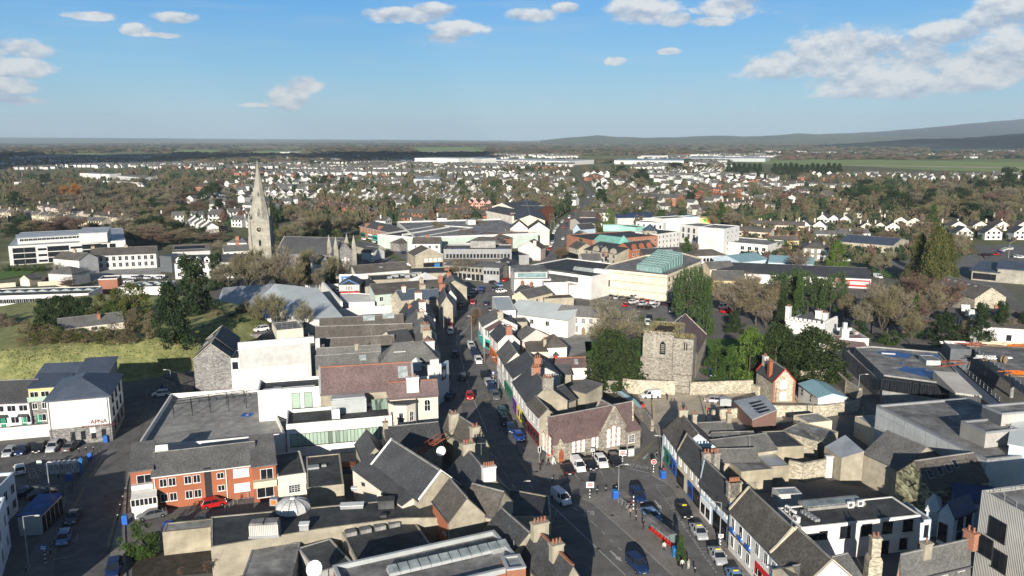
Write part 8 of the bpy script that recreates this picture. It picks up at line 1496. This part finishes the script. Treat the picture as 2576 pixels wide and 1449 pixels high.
for u,v,c,l in ((1915,1085,'black','black car parked sideways beside the courthouse, nearer the street'),(1890,1120,'black','second black car parked beside the courthouse wall')): C('12',(u-35,v-8),(u+35,v+8),'suv',c,l)
def lot(where,t,items,kind_=None,near=False,z=0):
 for i,q in enumerate(items):
  u,v,du,dv,c=q[:5];k=q[5] if len(q)>5 else rnd.choice(('hatchback','saloon','suv','hatchback'))
  C(t,(u-du,v-dv),(u+du,v+dv),k,c,'%s %s, %s %s'%(cn(c),'van' if k=='van' else k,od(i)+' listed from the left',where) if False else '%s %s, %s in the %s'%(cn(c),k,od(i),where),near,False,'cars in the '+where,z)
lot('small white-walled car park left of the main street','12',[(970,178,8,22,'white','hatchback'),(1040,176,8,22,'black','suv'),(1098,172,8,22,'white','suv'),(1160,168,8,22,'black','saloon'),(1030,128,8,20,'white','suv'),(1295,178,30,-8,'silver','suv'),(1325,190,30,-8,'blue','hatchback'),(1352,202,30,-8,'black','suv'),(942,216,30,-4,'skyblue'),(962,232,30,-4,'navy'),(1120,236,30,-4,'navy'),(1200,228,30,-4,'silver')],near=True)
lot('far row by the white church wall','12',[(662,40,6,16,'navy'),(716,46,6,16,'black'),(776,46,6,16,'black'),(826,46,6,16,'white')])
lot('rooftop yard above the theatre','12',[(50,428,-38,6,'white','suv'),(165,408,6,14,'black','suv'),(340,428,-40,4,'white','saloon'),(385,440,-36,4,'navy','saloon')],z=3)
xs=[('grey'),('silver'),('black'),('black'),('black'),('white'),('red'),('red'),('white'),('white'),('black'),('black'),('grey')]
lot('long row below the large cream office block','22',[(995+52.5*i,104+7.0*i,14,-14,c) for i,c in enumerate(xs)])
lot('middle rows of the office car park','22',[(1150,188,22,-8,'red'),(1205,198,22,-8,'grey'),(1215,156,22,-6,'white'),(1120,146,22,-6,'grey'),(1320,176,24,-8,'silver','suv'),(1292,215,24,-10,'black'),(1370,215,24,-10,'black'),(1440,196,22,-10,'silver'),(1225,110,20,-6,'white')])
lot('left corner of the office car park','22',[(745,95,24,-6,'silver'),(825,88,24,-6,'black'),(852,72,24,-6,'blue'),(742,40,22,-10,'black','suv')])
lot('lane behind the medieval tower','22',[(1360,372,2,14,'white'),(1378,318,4,14,'black'),(1620,250,20,-8,'silver'),(2130,206,26,-6,'silver','suv'),(2155,255,28,-4,'red','suv')])
C('22',(1475,1105),(1300,1112),'van','white','white van with open side door in the sunlit gravel yard')
C('22',(2070,1160),(1960,1150),'hatchback','silver','silver hatchback in the gravel yard beside the covered trailer');C('22',(1985,870),(2015,910),'hatchback','navy','dark car behind the rubble wall next to the garden bench')
lot('shaded row beside the long white wall at far left','03',[(90,222,-34,34,'silver','hatchback'),(220,205,-36,34,'navy','hatchback'),(392,182,-30,32,'black','hatchback'),(532,172,-30,34,'silver','suv'),(710,162,40,-30,'grey','saloon'),(640,105,28,-28,'grey','hatchback')],near=True)
for a,b_,k,c,l in (((205,450),(190,340),'hatchback','white','white hatchback in the shaded left car park'),((180,650),(340,600),'saloon','navy','navy saloon parked behind the glass-roofed pavilion'),((350,660),(490,620),'saloon','black','black saloon beside the navy one behind the pavilion'),((770,810),(690,950),'saloon','grey','dark grey saloon parked beside bollards on the left street'),((670,1010),(600,1180),'hatchback','skyblue','pale blue hatchback parked beside the parking sign on the left street'),((1160,1330),(1115,1500),'suv','navy','navy SUV at the bottom edge of the left street'),((2035,765),(2250,720),'hatchback','red','bright red hatchback parked beside the brick apartments'),((1640,830),(1400,880),'saloon','grey','dark green-grey saloon in the yard below the conservatory')): C('03',a,b_,k,c,l)
C('02',(1690,1075),(1545,1085),'hatchback','white','white hatchback parked at the corner outside the car deck');C('02',(1640,1010),(1770,1000),'hatchback','blue','blue car parked behind the white one at the deck corner')
def z1(u,v): return ((1650+u*.31056)/1.5652,(850+v*.31056)/1.5652)
for u,v,du,dv,c,k,l in ((615,812,24,6,'white','suv','white SUV entering the junction from the left'),(915,822,-34,-2,'black','saloon','black saloon crossing the middle of the junction'),(935,862,30,8,'black','saloon','second black saloon crossing the junction lower down'),(1018,892,24,10,'skyblue','hatchback','pale blue hatchback at the right of the junction'),(962,942,20,-8,'navy','suv','navy SUV leaving the junction downhill'),(1040,972,34,-4,'white','suv','white SUV at the kerb by the yellow fronted row'),(1112,790,20,-14,'red','hatchback','red hatchback waiting at the right of the junction'),(1088,828,22,-10,'red','hatchback','lower red hatchback beside the first at the junction')):
 C('F',z1(u-du,v-dv),z1(u+du,v+dv),k,c,l)
fl=[(370,1070,'red'),(387,1036,'white'),(404,1002,'white'),(420,966,'navy'),(398,932,'grey'),(418,905,'white'),(428,882,'white'),(445,852,'silver'),(462,832,'white'),(480,812,'black'),(497,798,'white'),(512,782,'silver')]
for i,(u,v,c) in enumerate(fl): C('21',(u+6,v-12),(u-8,v+12),'hatchback',c,'%s car, %s up the parked line on the left kerb of the far road'%(cn(c),od(i)),False,False,'cars parked along the far road')
for u,v,c,l,k in ((512,965,'white','white car driving alone on the far road',''),(513,850,'red','red car climbing the far road',''),(545,820,'black','black car beside the red one on the far road',''),(558,780,'maroon','small red-brown car behind the white van on the far road',''),(573,750,'white','white box van on the far road','van'),(605,722,'black','black car just past the white box van',''),(640,682,'red','red car farther up the far road',''),(668,650,'white','white car farther up the far road',''),(708,610,'black','black car near the far road crest',''),(745,625,'green','dark green car at the kerb near the far crest',''),(765,545,'white','white car just before the far bend',''),(818,535,'white','white car turning at the far bend','')):
 C('21',(u+6,v-13),(u-6,v+13),k or 'hatchback','red' if c=='maroon' else c,l,False)
lot('cross street and church car park left of the junction','11',[(1080,962,-22,-8,'white'),(1185,990,-22,-8,'white'),(1225,1000,-20,-8,'black'),(1320,1030,-24,-10,'silver'),(1385,1052,-24,-10,'grey'),(1482,1102,-24,-8,'navy'),(1550,1132,-20,-8,'white'),(1585,1146,-20,-8,'grey'),(1618,1160,-20,-8,'navy'),(1492,1212,24,2,'navy'),(1532,1216,24,2,'white'),(1570,1228,24,2,'white'),(1156,1186,-22,-8,'white'),(1258,1226,-16,2,'red')])
lot('school yard row by the rooflights','01',[(1340,1352,-26,-2,'silver'),(1402,1350,-20,-2,'grey'),(1475,1352,-26,-2,'silver'),(1592,1352,-26,-2,'silver'),(1290,1385,-26,2,'silver'),(505,1362,26,-2,'red')])
lot('car park beside the stone house and cedars','31',[(855,1122,24,-4,'white'),(838,1140,24,-4,'white'),(832,1165,18,-4,'red'),(790,1190,16,-2,'white'),(1075,1205,26,6,'red'),(880,1100,20,-4,'grey')])
lot('rows of the car park at the right edge','31',[(2165,1135,24,-6,'black'),(2225,1135,24,-6,'black'),(2300,1130,24,-6,'red'),(2330,1110,24,-6,'navy'),(2355,1095,24,-6,'white'),(2385,1080,24,-6,'white'),(2440,1075,24,-6,'white'),(2500,1155,28,-6,'white'),(2540,1160,28,-6,'white')])
C('31',(1040,1340),(1170,1375),'van','white','long white van parked at the end of the dark slate shed',False)
print('vehicles',NV[0])
r=E('covered_trailer','grey tarpaulin-covered trailer in the gravel yard','trailer',PT('22',(2140,1200)),R(-8));m=MB();m.sweepx([(-1.3,.5),(1.3,.5),(1.3,2.0),(0,2.25),(-1.3,2.0)],-.9,.9,0,'y');m.obj('cover','cladding',r);m=MB();[m.lathe([(.3,-.1),(.3,.1)],10) for _ in(0,)];o=m.obj('wheel','tyre',r);o.location=(0,-.95,.3);o.rotation_euler=(R(90),0,0)
# ================= street furniture =================
def lamp(t,b,tp,label,arm=1.4,dirx=1,mat='galv'):
 g=PT(t,b);h=HT(t,b,tp);r=E('street_lamp',label,'street lamp',g);m=MB();m.tube([(0,0,0),(0,0,h*.3),(0,0,h)],[.11,.09,.06],6);m.obj('pole',mat,r)
 m=MB();m.tube([(0,0,h-.05),(dirx*arm*.6,0,h+.12),(dirx*arm,0,h+.15)],[.05,.045,.04],5);m.obj('arm',mat,r);m=MB();m.box(-.35,-.13,-.06,.35,.13,.06);o=m.obj('lamp_head','greywhite',r);o.location=(dirx*(arm+.25),0,h+.15)
for q in (('03',(505,690),(465,300),'tall lamp post in the shaded left car park',.3,1),('03',(285,1375),(225,840),'lamp post with curved arm beside the parking sign at bottom left',1.8,1),('23',(1063,655),(1070,335),'grey lamp post beside the blue bin on the island',1,1),('23',(1497,405),(1508,45),'tall lamp post before the green shopfront',.9,-1),('23',(95,680),(95,500),'short-armed lamp post on the left kerb of the main street',.8,1),('23',(2075,1190),(2085,715),'lamp post in front of the pale blue shop',1.2,-1),('12',(2165,535),(2160,285),'white lamp post on the pavement bulge by the street tree',.6,-1),('12',(2292,750),(2295,480),'grey pole on the pavement by the teal shopfront',.6,-1),('12',(2432,1030),(2432,700),'lamp pole on the pavement by the green shopfront',.8,-1),('12',(1888,540),(1885,150),'dark lamp post outside the peach chimney house',.6,1),('02',(1725,1045),(1708,820),'pale wooden telegraph pole with lamp at the deck corner',1.0,-1),('32',(900,1080),(912,880),'timber pole with street lamp above the dark lane',1.4,1),('11',(690,1440),(688,1320),'left white lamp post behind the silver supermarket',.3,-1),('12',(838,25),(835,-95),'right white lamp post behind the silver supermarket',.6,-1),('12',(932,160),(930,10),'lamp post in the small white-walled car park',.3,1),('11',(1520,1205),(1520,1035),'lamp post on the cross street left of the junction',.8,1),('12',(2120,30),(2122,-140),'lamp post before the grey office block',1.6,1),('11',(2450,1362),(2455,1195),'lamp post at the right of the grey office block',.8,-1),('21',(385,985),(390,785),'tall lamp post left of the far road',1.4,1),('21',(425,905),(430,735),'second tall lamp post up the far road',1.2,1),('21',(655,640),(655,510),'slim lamp post near the far road crest',.6,1),('31',(2415,1160),(2430,1000),'lamp post in the car park at the right edge',.4,1),('31',(1350,640),(1355,575),'lamp post among the trees of the right wood',.3,1),('31',(128,770),(130,675),'lamp post beside the small green lawn',.3,1)): lamp(*q)
def pole(t,b,tp,label):
 g=PT(t,b);h=HT(t,b,tp);r=E('telegraph_pole',label,'pole',g);m=MB();m.tube([(0,0,0),(0,0,h)],[.14,.09],6);m.obj('shaft','wood',r);m=MB();m.box(-.7,-.05,h-.6,.7,.05,h-.48);m.obj('crossarm','wood',r)
for q in (('22',(1415,1430),(1435,1135),'timber pole beside the yard gate'),('22',(1945,1350),(1952,1105),'timber pole beside the yard car and trailer'),('32',(432,1385),(452,1085),'timber pole in front of the blue-roofed shed'),('32',(940,1430),(945,1190),'timber pole at the cream yard building by the lane'),('32',(70,1160),(80,1010),'short dark pole beside the brick-trimmed cottage'),('02',(430,390),(422,275),'timber pole among the scrub on the mound')): pole(*q)
def striped(t,b,tp,label,sign=None,mat='p_white',sz=.75):
 g=PT(t,b);h=max(2.0,HT(t,b,tp));r=E('sign_post',label,'sign',g);m=MB();n=9
 for i in range(n): m.tube([(0,0,h*i/n),(0,0,h*(i+1)/n)],[.09,.09],6,i%2)
 m.obj('pole',['p_black','p_white'],r)
 if sign=='round': m=MB();m.lathe([(sz/2,0),(sz/2,.04)],18);o=m.obj('sign_plate','p_white',r);o.location=(0,-.1,h);o.rotation_euler=(R(90),0,0);m=MB();m.lathe([(sz*.42,.04),(sz*.42,.06)],18);m.box(-sz*.3,-.06,.06,sz*.3,.06,.075,1);m.obj('no_entry_symbol',['p_red','p_white'],o)
 elif sign: m=MB();m.box(-sz/2,-.05,-sz*.4,sz/2,0,sz*.4);o=m.obj('sign_plate',mat,r);o.location=(0,-.1,h);m=MB();m.box(-sz*.35,-.07,-sz*.22,sz*.35,-.05,-sz*.05);m.box(-sz*.35,-.07,sz*.05,sz*.35,-.05,sz*.22);m.obj('sign_print',sign,o)
striped('23',(1415,420),(1420,300),'black and white post with round red no-entry sign','round',sz=1.0);striped('23',(775,680),(790,530),'black and white post with a white and red direction sign on the island tip','p_red',sz=1.3);striped('23',(1105,310),(1108,210),'striped post with white and red sign at the church hall corner','p_red',sz=1.4)
striped('23',(802,280),(805,190),'striped post with small white sign behind the parked cars','p_black',sz=.7);striped('03',(452,1335),(435,1150),'striped post with pale blue parking sign at bottom left','p_white','p_signblue',1.1);striped('03',(402,400),(395,295),'striped post with pale yellow sign beside the bicycle shelter','p_limegreen',sz=.9)
striped('12',(2382,960),(2378,850),'striped post with a purple-blue sign by the green shopfront','p_white','p_deepblue',.7);striped('23',(2085,1190),(2092,1045),'striped post with a red and white sign outside the solicitors','p_red',sz=.7);striped('23',(1212,800),(1215,625),'striped bus stop post beside the navy SUV')
def bin_(t,p,label,mat='p_blue',w=.65,h=1.25):
 g=PT(t,p);r=E('litter_bin',label,'bin',g,R(10));m=MB();m.box(-w/2,-w/2,0,w/2,w/2,h*.85);m.obj('body',mat,r);m=MB();m.sweepx([(-w/2-.03,h*.85),(w/2+.03,h*.85),(w/2-.1,h),(-w/2+.1,h)],-w/2,w/2,0,'y');m.obj('lid','p_signblue' if mat=='p_blue' else mat,r)
bin_('23',(1032,670),'blue litter bin beside the island lamp post',w=.95,h=1.5);bin_('23',(1510,470),'blue litter bin on the pavement by the tall lamp post',w=.9,h=1.5);bin_('03',(1060,92),'blue wheelie bin beside the APNA block corner',w=.8,h=1.4);bin_('03',(903,270),'blue bin at the car park railing on the left street',w=.8,h=1.4);bin_('03',(1253,920),'blue bin against the wall right of the left street',w=.8,h=1.6);bin_('03',(690,480),'blue ticket bin beside the bicycle shelter railing',w=.8,h=1.4);bin_('23',(1632,1255),'teal planter-side bin below the bus shelter','p_signblue',.8,1.5)
bl=[('03',u,v) for u,v in((1180,878),(1205,772),(1232,688),(1260,606),(662,850),(627,940),(588,1020),(547,1120),(502,1230),(250,1410),(580,460),(935,190),(862,190),(790,200))]+[('23',u,v) for u,v in((848,630),(936,615),(1042,600),(398,512),(112,205),(1450,255),(1832,1430),(1240,900))]
bm=MB();bm.lathe([(.09,0),(.09,.85),(.12,.87),(.12,1.0),(.05,1.05)],8);bc=MB();bc.lathe([(.125,.9),(.125,.98)],8)
bme,bce=bm.mesh('post','p_black'),bc.mesh('reflective_band','p_white')
for i,(t,u,v) in enumerate(bl):
 r=E('bollard','black bollard, %s in the %s'%(od(i%14),'line along the shaded left street' if t=='03' else 'group around the square island'),'bollard',PT(t,(u,v)),0,'black bollards');link('post',bme,r);link('reflective_band',bce,r)
def shelter():
 a,b_=PT('23',(1350,1000),0),PT('23',(1590,1195),0);d=b_-a;L=d.length;r=E('bus_shelter','long bus shelter with grey curved roof and red seats on the island','bus shelter',a,math.atan2(d.y,d.x))
 m=MB();m.sweepx([(-.9,2.55),(-.2,2.75),(.8,2.6),(.8,2.5),(-.2,2.62),(-.9,2.45)],-.3,L+.3);m.obj('roof','felt_light',r)
 for i in range(6):
  m=MB();m.box(L*i/5-.04,.6,0,L*i/5+.04,.68,2.55);m.obj('post','gutter',r)
 for i in range(5):
  m=MB();m.box(L*i/5+.1,.62,.3,L*(i+1)/5-.1,.64,2.3);m.obj('glass_panel','glass_teal',r)
 for i in range(8): m=MB();m.box(L*i/8+.2,.1,.45,L*i/8+.8,.5,.52);m.box(L*i/8+.2,.48,.45,L*i/8+.8,.54,.85);m.obj('seat','p_red',r)
shelter()
def cycleshelter():
 a,b_=PT('03',(445,425),0),PT('03',(805,400),0);d=b_-a;L=d.length;r=E('cycle_shelter','grey bicycle shelter with scalloped white canopy and blue end panel','cycle shelter',a,math.atan2(d.y,d.x))
 for i in range(7):
  x0=L*i/7;w=L/7;m=MB();pr=[(x0+w*k/6,1.9+.25*math.sin(math.pi*k/6)) for k in range(7)];m.sweepx([(x,z) for x,z in pr]+[(x,z-.05) for x,z in pr[::-1]],-.4,1.5,0,'y');m.obj('canopy_bay','greywhite',r)
  m=MB();m.box(x0+.08,-.02,.1,x0+w-.08,.03,1.85);m.obj('side_panel','cladding',r);m=MB();m.box(x0+.5,-.05,.9,x0+w-.5,-.03,1.5);m.obj('opening','gutter',r)
 m=MB();m.box(L,-.4,0,L+.5,.2,2.5);m.lathe([(.45,2.5),(.05,3.0)],4,L+.25,-.1);m.obj('end_panel',['p_signblue'],r)
cycleshelter()
railing([(560,700),(700,600),(820,420),(910,290),(1010,180)],'03','blue-grey railing along the shaded left car park edge',1.1,0,'p_black',1.5,bars=False)
railing([(2260,800),(2420,680),(2560,660)],'03','galvanised handrail of the steps right of the red car',1.1,0,'galv',1.0,bars=False)
railing([(20,690),(180,650),(500,600)],'13','galvanised railing in front of the cream annexe',1.1,0,'galv',1.5,bars=False)
def bike(p,rz,col,label):
 r=E('bicycle',label,'bicycle',p,rz)
 for x in(-.52,.52):
  m=MB();n=14;m.tube([(.33*math.cos(6.283*i/n),0,.34+.33*math.sin(6.283*i/n)) for i in range(n+1)],[.022]*(n+1),4);o=m.obj('wheel','tyre',r);o.location=(x,0,0)
 m=MB()
 for a,b_ in(((-.52,0,.34),(-.1,0,.35)),((-.1,0,.35),(-.2,0,.85)),((-.2,0,.8),(.38,0,.85)),((-.1,0,.35),(.38,0,.8)),((.38,0,.95),(.52,0,.34)),((-.52,0,.34),(-.2,0,.8))): m.tube([a,b_],[.025,.025],4)
 m.obj('frame',col,r);m=MB();m.box(-.3,-.06,.86,-.08,.06,.92);m.obj('saddle','p_black',r);m=MB();m.tube([(.38,-.25,1.0),(.38,.25,1.0)],[.02,.02],4);m.obj('handlebar','p_black',r)
for i,(u,v,c,l) in enumerate(((1130,770,'p_black','left black bicycle locked at the island racks'),(1160,785,'galv','silver bicycle locked at the island racks'),(1185,760,'p_red','rear dark red bicycle at the island racks'))): bike(PT('23',(u,v),0)+Vector((0,0,.14)),R(30+10*i),c,l)
for i in range(4):
 p=PT('23',(1085+30*i,730+22*i));r=E('bike_rack','steel hoop, %s of the four bicycle hoops on the island'%od(i),'bike rack',(p.x,p.y,.14),R(-40));m=MB();m.tube([(-.4,0,0),(-.4,0,.7),(-.25,0,.85),(.25,0,.85),(.4,0,.7),(.4,0,0)],[.035]*6,5);m.obj('hoop','galv',r)
p=PT('23',(1685,1350));r=E('planter_tree','small fir tree in a black planter below the bus shelter','tree',(p.x,p.y,.14));m=MB();m.lathe([(.45,0),(.6,.9)],10);m.obj('planter','p_black',r);o=link('crown',TK['green_conifer'][1],r,(0,0,.7));o.scale=(.16,.16,.30)
def signal(t,b,label):
 g=PT(t,b);r=E('traffic_light',label,'traffic light',g);m=MB();m.tube([(0,0,0),(0,0,3)],[.07,.07],6);m.obj('pole','galv',r);m=MB();m.box(-.25,-.1,2.1,.25,.1,3.2);m.obj('backing_board','p_white',r);m=MB();m.box(-.17,-.16,2.18,.17,-.1,3.12);o=m.obj('signal_head','p_black',r)
signal('23',(268,310),'traffic light with white-edged board at the church hall corner');signal('12',(1890,250),'traffic light on the left pavement near the junction')
r=E('advert_board','white sandwich board leaning beside the red church hall door','sign board',PT('23',(412,325)),R(20));m=MB();m.sweepx([(-.35,0),(-.3,0),(0,1.3),(.3,0),(.35,0),(0,1.45)],-.4,.4,0,'y');m.obj('panel','p_white',r)
r=E('advert_board','metal hoarding frame by the church hall annexe','sign board',PT('23',(1190,260)),R(20));m=MB();m.box(-.7,-.05,.2,.7,.05,1.9);m.obj('panel','galv',r);m=MB();m.box(-.6,-.08,.4,.6,-.05,1.7);m.obj('print','greywhite',r)
r=E('park_bench','wooden bench under the bright fir beside the rubble wall','bench',PT('22',(2175,885)));m=MB();m.box(-.9,-.25,.42,.9,.25,.48);m.obj('seat','wood',r);m=MB();m.box(-.9,.22,.5,.9,.28,.95);m.obj('backrest','wood',r)
for s in(-.8,.8): m=MB();m.box(s-.05,-.25,0,s+.05,.25,.42);m.obj('leg','wood',r)
def clutter(t,u,v,z,mat,sz,label,cat,rz=0):
 p=PT(t,(u,v),z);r=E(cat.replace(' ','_'),label,cat,(p.x,p.y,z),R(rz));m=MB();m.box(-sz[0]/2,-sz[1]/2,0,sz[0]/2,sz[1]/2,sz[2]*.85);m.obj('body',mat,r);m=MB();m.box(-sz[0]/2-.04,-sz[1]/2-.04,sz[2]*.85,sz[0]/2+.04,sz[1]/2+.04,sz[2]);m.obj('lid',mat,r)
for q in (('13',1395,600,5,'tile_red',(1.0,.7,.5),'red-brown crate on the felt roof beside the slate lean-to','crate'),('13',1398,636,5,'p_green',(.8,.6,.35),'small green box on the felt roof beside the red crate','crate'),('13',1345,560,4,'greywhite',(2,1.4,.8),'pile of white bags at the right end of the felt roof','rubbish bags'),('13',1265,395,3,'cream2',(1.4,.9,1.4),'cream cabinet in the yard below the fire escape','cabinet'),('13',1320,440,3,'concrete',(1.7,1.0,.9),'grey flat-topped box in the yard below the fire escape','cabinet'),('03',1700,965,.0,'p_blue',(1.6,.9,1.1),'blue tarp-covered bin behind the block wall building','bin'),('03',1780,955,.0,'p_green',(1.4,.9,1.1),'green wheelie bin next to the blue one','bin'),('03',2030,880,.0,'greywhite',(.9,.6,.8),'white debris pile at the corner of the block wall','rubble'),('13',900,345,2.5,'tile_red',(3.2,2.0,.5),'rusty tin roof sheet in the cluttered yard','roof sheet'),('13',920,400,2.0,'slate_blue',(3.0,1.8,.5),'blue tarpaulin in the cluttered yard','tarpaulin'),('22',1310,1215,2.2,'p_red',(.6,.6,1.0),'red marker at the end of the pale blue canopy','marker'),('02',1690,945,0,'galv',(1.3,1.3,1.3),'left round concrete planter by the stone hall','planter'),('02',1825,905,0,'galv',(1.3,1.3,1.3),'right round concrete planter by the stone hall','planter')): clutter(*q)
# ================= people =================
def person_mesh(pose,seed):
 """skin-modifier body: pelvis rooted, limbs taper, hands with separate fingers"""
 V=[];Ed=[];Rr=[]
 def v(p,r,par=None): V.append(p);Rr.append(r);Ed.append((par,len(V)-1)) if par is not None else None;return len(V)-1
 st={'walk':.26,'stand':.04}.get(pose,.05);sit=pose=='sit';H=.50 if sit else .93
 pel=v((0,0,H),.15);bel=v((0,0,H+.18),.135,pel);ch=v((0,-.01,H+.38),.165,bel);nk0=v((0,0,H+.53),.075,ch);nk=v((0,.0,H+.60),.055,nk0);hd=v((0,-.02,H+.72),.095,nk);v((0,-.01,H+.82),.075,hd);v((0,-.115,H+.715),.018,hd)
 for s in(-1,1):
  hip=v((s*.09,0,H-.04),.105,pel)
  if sit: kn=v((s*.11,-.42,H),.072,hip);an=v((s*.11,-.44,.09),.045,kn)
  else: kn=v((s*.10,-st*s*.55-.03,.49),.072,hip);an=v((s*.10,-st*s+.05*(s>0),.09),.045,kn)
  v((s*.105,V[an][1]-.17,.035),.038,an)
  sh=v((s*.19,0,H+.46),.068,ch);f=(-.28 if pose in('phone','sit') else st*s*.8)
  el=v((s*.25,f*.25+.02,H+.20),.047,sh);wr=v((s*(.12 if pose=='phone' else .26),f-.02,H+(.16 if pose=='phone' else -.03)),.030,el)
  d=Vector(V[wr])-Vector(V[el]);d.normalize();pm=v(tuple(Vector(V[wr])+d*.07),.034,wr)
  for j,(L,o) in enumerate(((.075,-.03),(.085,-.01),(.08,.012),(.06,.032))):
   b=Vector(V[pm])+d*.03+Vector((0,o,0));k=v(tuple(b),.010,pm);k2=v(tuple(b+d*L*.5),.009,k);v(tuple(b+d*L*.8+Vector((-s*.02,0,0))),.008,k2)
  t=v(tuple(Vector(V[wr])+d*.04+Vector((0,-.045,0))),.011,wr);v(tuple(Vector(V[wr])+d*.08+Vector((0,-.06,0))),.009,t)
 me=bpy.data.meshes.new('person');me.from_pydata(V,Ed,[]);o=bpy.data.objects.new('p',me);COL.objects.link(o);o.modifiers.new('s','SKIN')
 for i,s in enumerate(me.skin_vertices[0].data): s.radius=(Rr[i],Rr[i]*(.8 if Rr[i]>.1 else 1));s.use_root=(i==0)
 o.modifiers.new('b','SUBSURF').levels=1
 dg=bpy.context.evaluated_depsgraph_get();m2=bpy.data.meshes.new_from_object(o.evaluated_get(dg));bpy.data.objects.remove(o)
 return m2,H
PM={}
def person(t,p,pose,top,legs,rz,label,hat='hair',z=.07,hgt=1.72):
 if pose not in PM: PM[pose]=person_mesh(pose,1)
 me,H=PM[pose];me=me.copy();me.materials.clear()
 for q in(top,legs,'skin',hat,'p_black'): me.materials.append(MT[q])
 for f in me.polygons:
  c=f.center;hd=c.z>H+.62;f.use_smooth=True
  f.material_index=3 if hd and (c.z>H+.76 or c.y>.03) else 2 if hd or (abs(c.x)>.10 and c.z<H+.02 and c.z>H-.25 and (abs(c.x)>.2)) else 4 if c.z<.1 else 1 if c.z<H+.02 else 0
 g=PT(t,p);o=link('person',me,None,(g.x,g.y,z),R(rz));s=hgt/1.78;o.scale=(s,s,s);tag(o,label,'person')
PL=(('23',(275,395),'stand','cloth_dark','cloth_dark',150,'person in black with a red hat standing at the church hall corner','p_red',.14),('23',(355,350),'walk','cloth_dark','cloth_dark',60,'person in dark coat carrying a red bag by the church hall','p_red',.14),('23',(1858,765),'phone','cloth_dark','cloth_dark',-60,'person in black with white shoes outside the pale blue shop','hair',.14),('23',(1312,990),'stand','cloth_dark','cloth_dark',20,'person with a lime green top at the upper end of the bus shelter','p_limegreen',.14),('23',(1182,865),'walk','cloth_tan','cloth_dark',-30,'person in tan jacket by the bicycles on the island','hair',.14),('23',(1240,880),'stand','cloth_dark','cloth_dark',90,'person in dark clothes beside the tan-jacketed one','hair',.14),('23',(1522,1190),'sit','palepink','cloth_dark',-20,'person sitting on the red seats of the bus shelter','hair',.14),('23',(1702,1395),'walk','greywhite','cloth_dark',160,'person in white top below the planter tree','hair',.14),('23',(1765,1395),'stand','grey_render','greywhite',30,'person in pale trousers near the bottom of the island','hair',.14),('23',(1518,455),'stand','p_red','cloth_dark',0,'person in red and white behind the blue bin','hair',.14),
('22',(1402,1135),'stand','p_maroon','cloth_dark',120,'person in dark red beside the open white van in the yard','hair',.08),('22',(1555,1135),'stand','cloth_dark','cloth_dark',-30,'person in dark clothes standing right of the yard van','p_orange',.08),('22',(1960,1270),'phone','p_red','cloth_dark',60,'person in red near the pole in the gravel yard','hair',.08),('12',(1920,830),'walk','cloth_dark','cloth_dark',0,'left person on the shaded pavement beside the clock gable','hair',.14),('12',(1945,930),'walk','p_maroon','cloth_dark',180,'person walking on the shaded pavement by the courthouse','hair',.14),('12',(2280,720),'stand','cloth_dark','cloth_dark',40,'person outside the teal fronted shop on the right pavement','hair',.14),('12',(2310,715),'walk','cloth_dark','cloth_dark',20,'second person outside the teal fronted shop','hair',.14),('12',(2405,985),'stand','p_signblue','cloth_dark',-20,'person in blue beside the parked cars on the right pavement','hair',.14),
('11',(2240,1365),'stand','p_signblue','cloth_dark',0,'person in blue at the grey office block entrance','hair',.07),('11',(2225,1340),'walk','cloth_dark','cloth_dark',30,'person in black left of the office entrance','hair',.07),('11',(2335,1330),'walk','cloth_dark','cloth_dark',-20,'person in black right of the office entrance','hair',.07))
for q in PL: person(q[0],q[1],q[2],q[3],q[4],q[5],q[6],q[7],q[8])
def aerial(t,u,v,z,label):
 p=PT(t,(u,v),z);r=E('tv_aerial',label,'aerial',(p.x,p.y,z-1));m=MB();m.tube([(0,0,0),(0,0,2.6)],[.035,.035],4);m.obj('mast','galv',r);m=MB();m.tube([(-.7,0,2.5),(.7,0,2.5)],[.025,.025],4)
 for k in range(6): m.tube([(-.6+.24*k,-.3,2.5),(-.6+.24*k,.3,2.5)],[.018,.018],3)
 m.obj('antenna','galv',r)
for q in (('12',1500,610,11,'aerial on the wide hipped slate building'),('23',2385,120,6,'aerial on the grey yard roofs behind the terrace'),('23',2390,620,9,'aerial at the chimney of the pale blue shop'),('33',230,960,9,'aerial on the dark terrace roof'),('13',2260,200,9,'aerial beside the brick-potted chimney'),('22',300,790,9,'aerial on the right-hand street row'),('12',2440,250,9,'aerial on the stone-gabled street shop'),('12',1700,560,10,'aerial on the old chimneys of the left street')): aerial(*q)
print('objects',len(S.objects))
